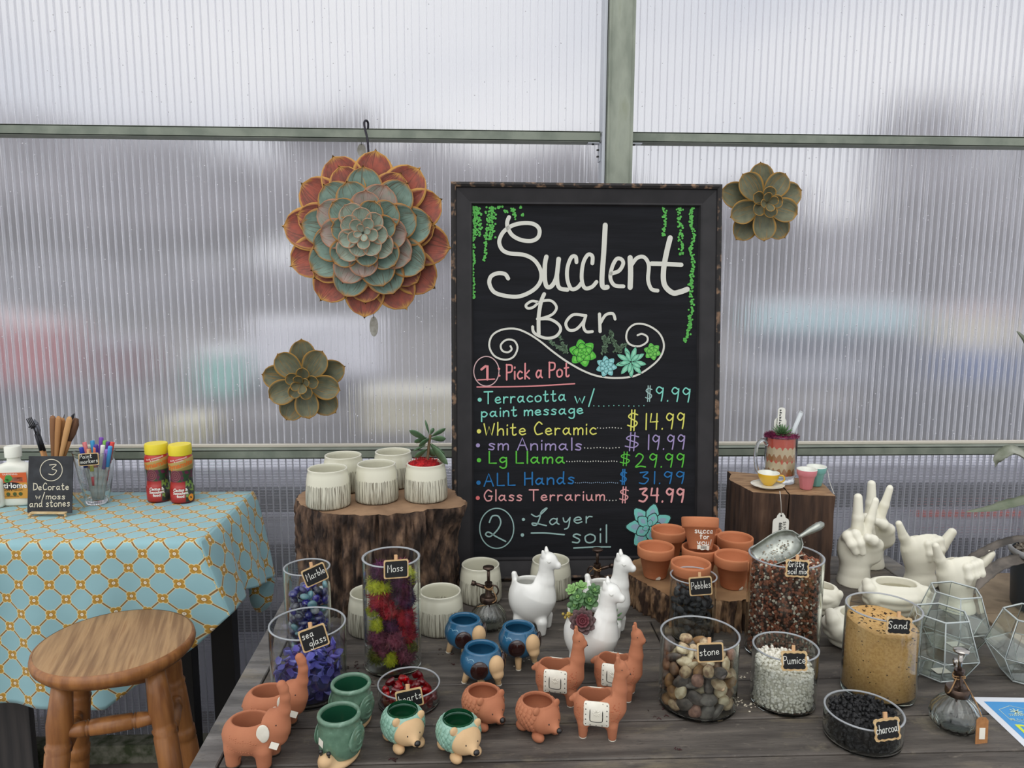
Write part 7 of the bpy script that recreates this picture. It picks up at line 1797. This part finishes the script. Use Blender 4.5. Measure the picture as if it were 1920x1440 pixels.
b = MB(); b.add(*lathe([(0, .0205), (R0-.0036, .0205), (R0-.0036, H*.97), (0, H*.97)], 56)); b.obj('painted_fill', m, mug, auto=40)
b = MB(); v, f = sphere(1, 20, 8); b.add([(x*R0*1.0, y*R0*.95, H*.98+z*.006) for x, y, z in v], f); fuzz(b, (0, 0, H*.98), (R0*1.05, R0*1.0, .008), 900, 5); fuzz(b, (-R0*.8, -.006, H*1.0), (.012, .01, .009), 420, 6)
b.obj('moss', pbr('magenta_moss', S(128, 36, 78), S(92, 28, 58), scale=90, rough=.9), mug, kind='stuff')
hw = pbr('haworthia_leaf', S(52, 84, 48), S(84, 118, 74), scale=50, rough=.45)
hp = rosette('haworthia', 'spiky green haworthia growing from the glass mug', mg+Vector((-.002, -.006, H+.002)), (0, -.25, 1), [(9, .030, .0046, .25, .1, hw, True), (9, .030, .0046, .6, .4, hw, True), (7, .027, .0042, .95, .2, hw, True), (4, .022, .0038, 1.25, .0, hw, True)])
st_ = thing('drinking_straw', 'white square straw leaning right in the mug planter', 'straw', V(1486, 812, mg.y)); d = V(1503, 772, mg.y)-V(1486, 812, mg.y)
b = MB(); b.add(*tube([tuple(d*-.3), (0, 0, 0), tuple(d)], .0052, 8)); b.obj('tube', pbr('straw_white', S(214, 220, 222), rough=.3, trans=.2), st_)
st_2 = MB(); st_2.add(*tube([tuple(d*.97), tuple(d*1.005)], .0056, 8)); st_2.obj('end_lip', MATS['straw_white'], st_)
for (px0, px1, y0, y1, lab) in ((1456, 1473, 764, 822, 'white plant label with barcode sticking up behind the haworthia'), (1450, 1475, 782, 822, 'lower white plant label behind the taller one')):
    Yl = mg.y+(.012 if y0 < 770 else .016); A = V(px0, y1, Yl); Bp = V(px1, y0, Yl); t = thing('plant_label', lab, 'label', ((A.x+Bp.x)/2, Yl, A.z)); W, Hh = Bp.x-A.x, Bp.z-A.z
    b = MB(); n = 10; poly = [(-W/2, -.01), (W/2, -.01)]+[(W/2*math.cos(i*PI/n), Hh-W*.35+W*.35*math.sin(i*PI/n)) for i in range(n+1)]; b.add(*prism(poly, -.0005, .0005), M=T(rx=PI/2)); b.obj('stake', pbr('label_plastic', S(226, 226, 216), rough=.5), t, smooth=False)
    b = MB()
    for i in range(14): w_ = W*(.16+.08*(i % 3)); z = Hh*.35+i*Hh*.042; b.add([(-W*.30, -.0009, z), (-W*.30+w_, -.0009, z), (-W*.30+w_, -.0009, z+Hh*.018*(1+i % 2)), (-W*.30, -.0009, z+Hh*.018*(1+i % 2))], [(0, 1, 2, 3)])
    b.obj('barcode', inkm, t, smooth=False, kind='stuff')
# ---------- small cups
def cupl(name, label, px, py, pt, rt, rb, mat, facets=0, hgt=None):
    p = G(px, py, TH+.001); k = mpp(p); H = V(px, pt, p.y).z-TH if not hgt else hgt; Rt, Rb = rt*k, rb*k; t = thing(name, label, 'cup', p); wi = pbr('cup_inside', S(222, 224, 214), rough=.25, coat=.4)
    fn = (lambda r, z, a: r*(1-.045*abs(math.sin(a*facets/2))) if z < H*.62 else r) if facets else None
    if facets: pr = [(0, 0), (Rb*.9, 0), (Rb, .002), (Rt*.80, H*.6), (Rt*.86, H*.66), (Rt*.95, H*.74), (Rt, H-.002), (Rt*.985, H), (Rt*.93, H-.0005)]
    else: pr = [(0, 0), (Rb, 0), (Rb*1.05, .002), (Rb*1.5, H*.25), (Rt*.92, H*.65), (Rt, H-.001), (Rt*.985, H), (Rt*.94, H-.0005)]
    b = MB(); b.add(*lathe(pr, 64, fn)); b.obj('body', mat, t, auto=50)
    b = MB(); b.add(*lathe([(Rt*1.002, H-.0008), (Rt*.985, H+.0006), (Rt*.92, H-.0008), (Rt*.70, H*.6), (Rb*.75, .004), (0, .003)], 48)); b.obj('inside', wi, t); return t, Rt, H
pkc = pbr('pink_glaze', S(206, 126, 132), rough=.3, coat=.4); tec = pbr('teal_glaze', S(110, 168, 160), rough=.3, coat=.4); yec = pbr('yellow_glaze', S(212, 170, 50), rough=.3, coat=.4)
cupl('planter_cup', 'small pink cup on the timber block, before the teal one', 1511, 916, 880, 18.5, 11.5, pkc, 10)
cupl('planter_cup', 'small teal cup on the timber block, behind the pink one', 1529, 910, 875, 18.0, 11, tec, 10)
sp0 = G(1439, 914, TH+.001); k = mpp(sp0); sc = thing('saucer', 'white saucer under the yellow cup', 'saucer', sp0); b = MB(); b.add(*lathe([(0, 0), (16*k, 0), (17*k, .001), (29*k, .0065), (30.5*k, .0078), (30*k, .0085), (26*k, .0060), (15*k, .0026), (0, .0026)], 48)); b.obj('plate', pbr('saucer_white', S(222, 220, 206), rough=.25, coat=.4), sc)
b = MB(); b.add(*lathe([(28.6*k, .0078), (30.6*k, .0084), (30.8*k, .0088), (28.6*k, .0082)], 48)); b.obj('rim', MATS['saucer_white'], sc)
yc, Rt, H = cupl('tea_cup', 'tiny yellow tea cup on its white saucer', 1440, 911, 889, 20, 9, yec); yc.location.z += .0030
b = MB(); b.add(*tube(smooth_pts([(Rt*.86, -.004, H*.80), (Rt*1.25, -.008, H*.78), (Rt*1.38, -.009, H*.5), (Rt*1.15, -.007, H*.28), (Rt*.70, -.004, H*.34)], 5), .0020, 8)); b.obj('handle', yec, yc)
# price tag on a string before the timber
Yg = min(P_tm[2].y, P_tm[3].y)-.010; a0 = V(1462, 921, Yg); a1 = V(1465, 962, Yg)
tg_ = thing('price_tag', 'white scalloped price tag hanging on a string before the timber block', 'tag', a1)
n = 8; pts_ = []
k = mpp(a1); W, Hh = 31*k, 50*k
poly = [(-.5, -1), (.5, -1), (.5, -.34), (.46, -.25), (.36, -.21), (.28, -.18), (.24, -.10), (.18, -.05), (.12, 0), (-.12, 0), (-.18, -.05), (-.24, -.10), (-.28, -.18), (-.36, -.21), (-.46, -.25), (-.5, -.34)]
b = MB(); b.add(*prism([(x*W, y*Hh) for x, y in poly], -.0005, .0005), M=T(rx=PI/2, ry=0)); b.obj('card', MATS['label_plastic'], tg_, smooth=False)
b = MB(); b.add(*tube([tuple(a0-a1), tuple((a0-a1)*.5+Vector((.001, 0, 0))), (0, -.001, -.003)], .0007, 6)); b.obj('string', pbr('white_string', S(206, 204, 196), rough=.8), tg_)
b = MB(); b.add(*lathe([(0, 0), (.0021, 0), (.0021, .0003), (0, .0003)], 12), M=T(0, -.0007, -Hh*.10, rx=PI/2)); b.obj('eyelet', inkm, tg_)
b = MB()
for i in range(18): z = -Hh*(.36+i*.028); w_ = W*(.14+.05*(i % 3)); b.add([(-W*.12, -.0009, z), (-W*.12+w_, -.0009, z), (-W*.12+w_, -.0009, z-Hh*.013*(1+i % 2)), (-W*.12, -.0009, z-Hh*.013*(1+i % 2))], [(0, 1, 2, 3)])
b.obj('barcode', inkm, tg_, smooth=False, kind='stuff'); printed('$6.99', W*.26, inkm, tg_, T(W*.22, -.0009, -Hh*.5, rx=PI/2) @ Matrix.Rotation(-PI/2, 4, 'Z'))
b = MB(); b.add(*tube(smooth_pts([G(1541, 880, TH+.03), G(1548, 876, TH+.034), G(1552, 884, TH+.02), V(1556, 905, 1.70), G(1564, 926, TH+.003)], 5), .0007, 6)); tag(b.obj('string', MATS['white_string']), 'thin white string from the teal cup over the corner of the timber block', 'string')

# ================================================================== SPRAYERS
brs = pbr('dark_bronze', S(66, 54, 48), S(92, 76, 66), scale=80, rough=.3, metal=.8); stl = pbr('polished_steel', S(176, 172, 166), rough=.15, metal=1.0); jute = pbr('jute_twine', S(158, 124, 86), S(120, 92, 62), scale=200, rough=.9)
spg = glass('sprayer_glass', (.975, .99, .98))
def sprayer(loc, label, rz, s, metal, tagged):
    t = thing('plant_sprayer', label, 'sprayer', loc, rz); t['group'] = 'ribbed glass sprayers'
    lob_ = lambda r, z, a: r*(1+.055*abs(math.sin(a*8))*min(1, z/.006) if z < .050*s else 1)
    R = .036*s
    pr = [(0, 0), (R*.55, 0), (R*.72, .003*s), (R*.96, .014*s), (R, .024*s), (R*.92, .036*s), (R*.66, .048*s), (R*.40, .055*s), (R*.38, .062*s)]
    inn = [(max(0, r-.0026), z+(.004 if z < .005 else 0)) for r, z in pr[1:]][::-1]
    b = MB(); b.add(*lathe(pr+inn+[(0, .0045)], 96, lob_)); b.obj('bottle', spg, t, auto=50)
    b = MB(); b.add(*lathe([(0, .058*s), (.0172*s, .058*s), (.0178*s, .060*s), (.0178*s, .068*s), (.0165*s, .070*s), (.008*s, .071*s), (.0065*s, .075*s), (.0065*s, .094*s), (.0078*s, .095*s), (.0078*s, .099*s), (0, .099*s)], 32)); b.obj('collar', brs, t, auto=40)
    b = MB(); b.add(*tube([(0, 0, .095*s), (0, 0, .128*s)], .0032*s, 12)); b.obj('plunger', metal, t)
    b = MB(); b.add(*lathe([(0, .127*s), (.009*s, .127*s), (.0118*s, .1295*s), (.0112*s, .132*s), (.004*s, .1335*s), (0, .1335*s)], 28)); b.obj('push_button', metal, t)
    b = MB(); b.add(*tube([(0, 0, .086*s), (-.018*s, 0, .092*s), (-.030*s, 0, .096*s)], [.0042*s, .0036*s, .003*s], 12)); b.add(*tube([(-.027*s, 0, .095*s), (-.035*s, 0, .0975*s)], .0052*s, 12)); b.obj('nozzle', metal, t)
    b = MB(); b.add(*tube([(.0115*s+.0085*s*math.cos(a), 0, .082*s+.0105*s*math.sin(a)) for a in [2*PI*i/24 for i in range(25)]], .0017*s, 8, cap=False)); b.obj('finger_ring', brs, t)
    b = MB(); b.add(*tube([(0, 0, .06*s), (.002*s, 0, .02*s)], .0026*s, 10)); b.obj('dip_tube', brs, t)
    b = MB()
    for q in range(2): b.add(*tube([(.0085*s*math.cos(a), .0085*s*math.sin(a), (.087+.003*q)*s+.0015*s*math.sin(a*2+q)) for a in [2*PI*i/20 for i in range(21)]], .0010*s, 6, cap=False))
    e = Vector((.030*s, -.018*s, .040*s)) if tagged else Vector((-.022*s, -.014*s, .052*s))
    b.add(*tube(smooth_pts([(.007*s, -.004*s, .088*s), (.016*s, -.014*s, .066*s), tuple(e)], 5), .0010*s, 6)); b.obj('twine', jute, t)
    return t
s3 = sprayer(G(1789, 1366), 'ribbed glass sprayer at the front right with a kraft tag', math.radians(-115), 1.0, stl, False)
sprayer(G(916, 1178), 'ribbed glass sprayer with bronze pump beside the left white llama', math.radians(-6), .98, brs, False)
sprayer(G(1118, 1140), 'sprayer behind the white llamas, only its bronze pump showing', math.radians(170), 1.0, brs, False)
kp = V(1841, 1370, G(1789, 1366).y-.036); kt = thing('kraft_tag', 'brown kraft paper tag hanging from the front right sprayer', 'tag', kp); kt.rotation_euler = (-.15, .09, .1)
k = mpp(kp); W, Hh = 25*k, 50*k
b = MB(); b.add(*prism([(-W/2, -Hh/2), (W/2, -Hh/2), (W/2, Hh*.38), (W*.28, Hh/2), (-W*.28, Hh/2), (-W/2, Hh*.38)], -.0006, .0006), M=T(rx=PI/2)); b.obj('card', pbr('kraft_card', S(166, 116, 70), S(150, 102, 60), scale=120, rough=.85), kt, smooth=False)
b = MB(); b.add(*box(0, -.0009, -Hh*.10, W*.48, .0004, Hh*.42)); b.obj('price_sticker', MATS['price_sticker'], kt, smooth=False)
w0 = s3.location+Vector((.004, -.008, .088)); b = MB(); b.add(*tube(smooth_pts([tuple(w0-kp), tuple((w0-kp)*.55+Vector((.004, -.006, 0))), (0, 0, Hh*.42)], 6), .0011, 6)); b.obj('twine', jute, kt)

# ================================================================== GLASS TERRARIUMS
tgl = glass('terrarium_glass', (.975, .992, .982)); edg = pbr('glass_edge', S(214, 222, 220), rough=.12, trans=.35, ior=1.4)
def terrarium(loc, label, rb, rm, rt, zm, zt, rz, tilt=0.0):
    t = thing('glass_terrarium', label, 'terrarium', loc, rz); t['group'] = 'faceted glass terrariums'; N = 6
    B0 = [Vector((rb*math.cos(2*PI*i/N), rb*math.sin(2*PI*i/N), .003)) for i in range(N)]; M0 = [Vector((rm*math.cos(2*PI*i/N), rm*math.sin(2*PI*i/N), zm)) for i in range(N)]
    T0 = [Vector((rt*math.cos(2*PI*i/N)+tilt*.3, rt*math.sin(2*PI*i/N), zt-tilt*math.cos(2*PI*i/N))) for i in range(N)]
    def pane(ps):
        c = sum(ps, Vector())/len(ps); nrm = (ps[1]-ps[0]).cross(ps[2]-ps[0]).normalized(); 
        if nrm.dot(c-Vector((0, 0, zm))) < 0: ps = ps[::-1]; nrm = -nrm
        q = [p.lerp(c, .012) for p in ps]; n = len(q); v = [p for p in q]+[p-nrm*.0022 for p in q]
        f = [tuple(range(n)), tuple(range(n, 2*n))[::-1]]+[(i, n+i, n+(i+1) % n, (i+1) % n) for i in range(n)]; b = MB(); b.add(v, f); b.obj('pane', tgl, t, smooth=False)
    pane(B0[::-1])
    for i in range(N):
        j = (i+1) % N; pane([B0[i], B0[j], M0[j], M0[i]]); pane([M0[i], M0[j], T0[j], T0[i]])
    for nm, prs, r in (('base_rim', [(B0[i], B0[(i+1) % N]) for i in range(N)], .0017), ('top_rim', [(T0[i], T0[(i+1) % N]) for i in range(N)], .0016), ('seam', [(M0[i-1], M0[i]) for i in range(N)]+[(B0[i], M0[i]) for i in range(N)]+[(T0[i], M0[i]) for i in range(N)], .0009)):
        if nm == 'seam':
            for a, b_ in prs: q = MB(); q.add(*tube([a, b_], r, 6)); q.obj(nm, edg, t)
        else:
            q = MB(); P_ = [a for a, _ in prs]; P_.append(P_[0]); q.add(*tube(P_, r, 6, cap=False)); q.obj(nm, edg, t)
    b = MB(); b.add(*box(rb*.1, -rb*.1, .0056, .026, .018, .0004)); b.obj('price_sticker', MATS['price_sticker'], t, smooth=False)
terrarium(G(1757, 1260), 'nearest faceted glass terrarium, behind the front right sprayer', .042, .066, .044, .046, .112, .10)
terrarium(G(1783, 1210), 'faceted glass terrarium before the shaka hands', .042, .066, .044, .046, .112, .14)
terrarium(G(1932, 1270), 'faceted glass terrarium cut by the right edge of the photo', .046, .074, .050, .050, .116, .35)

# ================================================================== FLYER
fl = [(1822, 1307), (2060, 1296), (2200, 1420), (1975, 1470)]
P = [G(x, y, .0008) for x, y in fl]; P[3] = P[0]+(P[3]-P[0]); ux = (P[1]-P[0]).normalized(); 
dd = (G(1920, 1400, .0008)-P[0]).normalized(); fy_ = thing('flyer', 'white and blue printed flyer lying at the right front, reading DIY', 'flyer', P[0]); 
Wf, Hf = .21, .28; uy = dd; ux2 = Vector((-dd.y, dd.x, 0)); ux2 = ux2 if ux2.x > 0 else -ux2
MF = Matrix((( ux2.x, -uy.x, 0, 0), (ux2.y, -uy.y, 0, 0), (0, 0, 1, 0), (0, 0, 0, 1)))
b = MB(); b.add(*box(Wf/2, -Hf/2, 0, Wf, Hf, .0006), M=MF); b.obj('paper', pbr('flyer_white', S(216, 220, 226), rough=.5), fy_, smooth=False)
def fpoly(pts_, mat, z, nm): q = MB(); q.add([(x, y, z) for x, y in pts_], [tuple(range(len(pts_)))], MF); q.obj(nm, mat, fy_, smooth=False)
fb_ = pbr('flyer_blue', S(74, 148, 206), rough=.5); fw = MATS['label_white']
fpoly([(.012, -.014), (.012, -Hf+.01), (.082, -Hf+.01), (.082, -.014)], fb_, .0005, 'blue_panel')
fpoly([(.09, -.04), (.09, -.05), (.19, -.05), (.19, -.04)], pbr('flyer_grey', S(150, 164, 196), rough=.5), .0005, 'print_line')
fpoly([(.09, -.07), (.09, -.072), (.19, -.072), (.19, -.07)], MATS['flyer_grey'], .0005, 'print_line')
q = MB()
hx = [(.018+.058*x, -.026-.040*y) for x, y in ((.5, 0), (.92, .3), (.92, 1.0), (.5, 1.3), (.08, 1.0), (.08, .3))]
hx.append(hx[0]); ribbon(q, hx, .0010, .0008, MF); handline(q, 'mmmm', .030, -.055, .009, .0012, .036, M=MF, z=.0008); handline(q, 'succ', .022, -.068, .008, .0011, .05, M=MF, z=.0008)
for a in range(8): an = a*PI/4; ribbon(q, [(.047, -.044), (.047+.009*math.cos(an), -.044+.009*math.sin(an))], .0020, .0009, MF)
q.obj('line_logo', pbr('flyer_pale', S(196, 214, 190), rough=.5), fy_, smooth=False)
printed('DIY', .034, pbr('flyer_lime', S(206, 220, 70), rough=.5), fy_, MF @ T(.047, -.094, .0008), bold=.001)
for i in range(6): fpoly([(.020, -.118-i*.010), (.020, -.121-i*.010), (.074, -.121-i*.010), (.074, -.118-i*.010)], MATS['flyer_pale'], .0007, 'print_line')

# ================================================================== AGAVE AT THE RIGHT EDGE
pa_ = G(1972, 1140); ka = mpp(pa_); ap = thing('plant_pot', 'dark blue grey plastic pot at the right edge holding the arching agave', 'pot', pa_)
Ra = 76*ka; Ha = V(1972, 1031, pa_.y).z; dpm = pbr('dark_pot', S(44, 52, 60), rough=.45); 
b = MB(); b.add(*lathe([(0, 0), (Ra*.86, 0), (Ra*.88, .004), (Ra*.96, Ha*.93), (Ra*.93, Ha*.93), (Ra*.84, .01), (0, .01)], 48)); b.obj('body', dpm, ap, auto=40)
b = MB(); b.add(*lathe([(Ra*.94, Ha*.90), (Ra*1.02, Ha*.90), (Ra*1.03, Ha*.99), (Ra*.99, Ha), (Ra*.95, Ha*.98), (Ra*.94, Ha*.90)], 48)); b.obj('rim', pbr('grey_rim', S(150, 150, 150), rough=.45), ap)
b = MB(); b.add(*lathe([(0, Ha*.82), (Ra*.93, Ha*.82), (Ra*.93, Ha*.90), (Ra*.5, Ha*.93), (0, Ha*.94)], 40)); r_ = random.Random(4)
for i in range(260): a = r_.uniform(0, 6.3); q = math.sqrt(r_.random())*Ra*.88; b.add(*sphere(r_.uniform(.0015, .004), 6, 4, (q*math.cos(a), q*math.sin(a), Ha*.93)))
tag(b.obj('gravel_soil', pbr('gravelly_soil', S(60, 48, 40), S(170, 160, 144), scale=160, rough=.9), None, loc=pa_, kind='stuff'), 'gritty soil in the dark pot at the right edge', 'soil')
ag = thing('agave', 'agave with long arching grey green leaves reaching in from the right edge', 'plant', (pa_.x, pa_.y, Ha*.94))
agm = pbr('agave_leaf', S(70, 84, 58), S(112, 118, 100), scale=20, stretch=(1, 1, 1), rough=.5, c3=S(60, 76, 44)); agd = pbr('agave_dry', S(112, 104, 96), S(70, 66, 62), scale=24, rough=.7)
def agleaf(pxs, W, mat, dy):
    Pl = [V(x, y, pa_.y+dy*i/(len(pxs)-1))-ag.location for i, (x, y) in enumerate(pxs)]; Pl = smooth_pts(Pl, 6); n = len(Pl); v = []; f = []
    for i, p in enumerate(Pl):
        t = i/(n-1); tg2 = (Pl[min(i+1, n-1)]-Pl[max(i-1, 0)]).normalized(); sd = tg2.cross(Vector((0, -.55, .83))).normalized(); up = sd.cross(tg2).normalized(); w = W*min(1, (1-t)*2.6+.03)**.8
        rip = 1+.07*math.sin(i*2.1)
        v += [p-sd*w*rip+up*w*.30, p-sd*w*.45-up*w*.05, p-up*w*.16, p+sd*w*.45-up*w*.05, p+sd*w*rip+up*w*.30, p+sd*w*.4-up*w*.30, p-up*w*.42, p-sd*w*.4-up*w*.30]
    for i in range(n-1):
        for j in range(8): k = (j+1) % 8; f.append((i*8+j, (i+1)*8+j, (i+1)*8+k, i*8+k))
    f.append(tuple(range(8))); f.append(tuple(range((n-1)*8, n*8))[::-1]); b = MB(); b.add(v, f); b.obj('leaf', mat, ag)
agleaf([(1972, 1012), (1915, 1011), (1880, 1018), (1845, 1034), (1815, 1052), (1800, 1072), (1795, 1095)], .0085, agd, .02)
agleaf([(1985, 1035), (1930, 1046), (1885, 1056), (1855, 1074), (1838, 1094), (1826, 1114)], .012, agd, -.05)
agleaf([(1985, 1000), (1950, 940), (1900, 944), (1860, 954), (1811, 960)], .011, agm, -.03)
agleaf([(1975, 1000), (1940, 880), (1905, 846), (1884, 850), (1870, 862), (1866, 876)], .013, pbr('agave_pale', S(150, 152, 140), S(110, 116, 98), scale=30, rough=.6), .03)
agleaf([(1990, 1000), (1985, 800), (1950, 690), (1922, 640), (1906, 621)], .012, agm, .0)
agleaf([(1990, 1000), (2060, 900), (2120, 950), (2150, 1040)], .013, agm, .0)
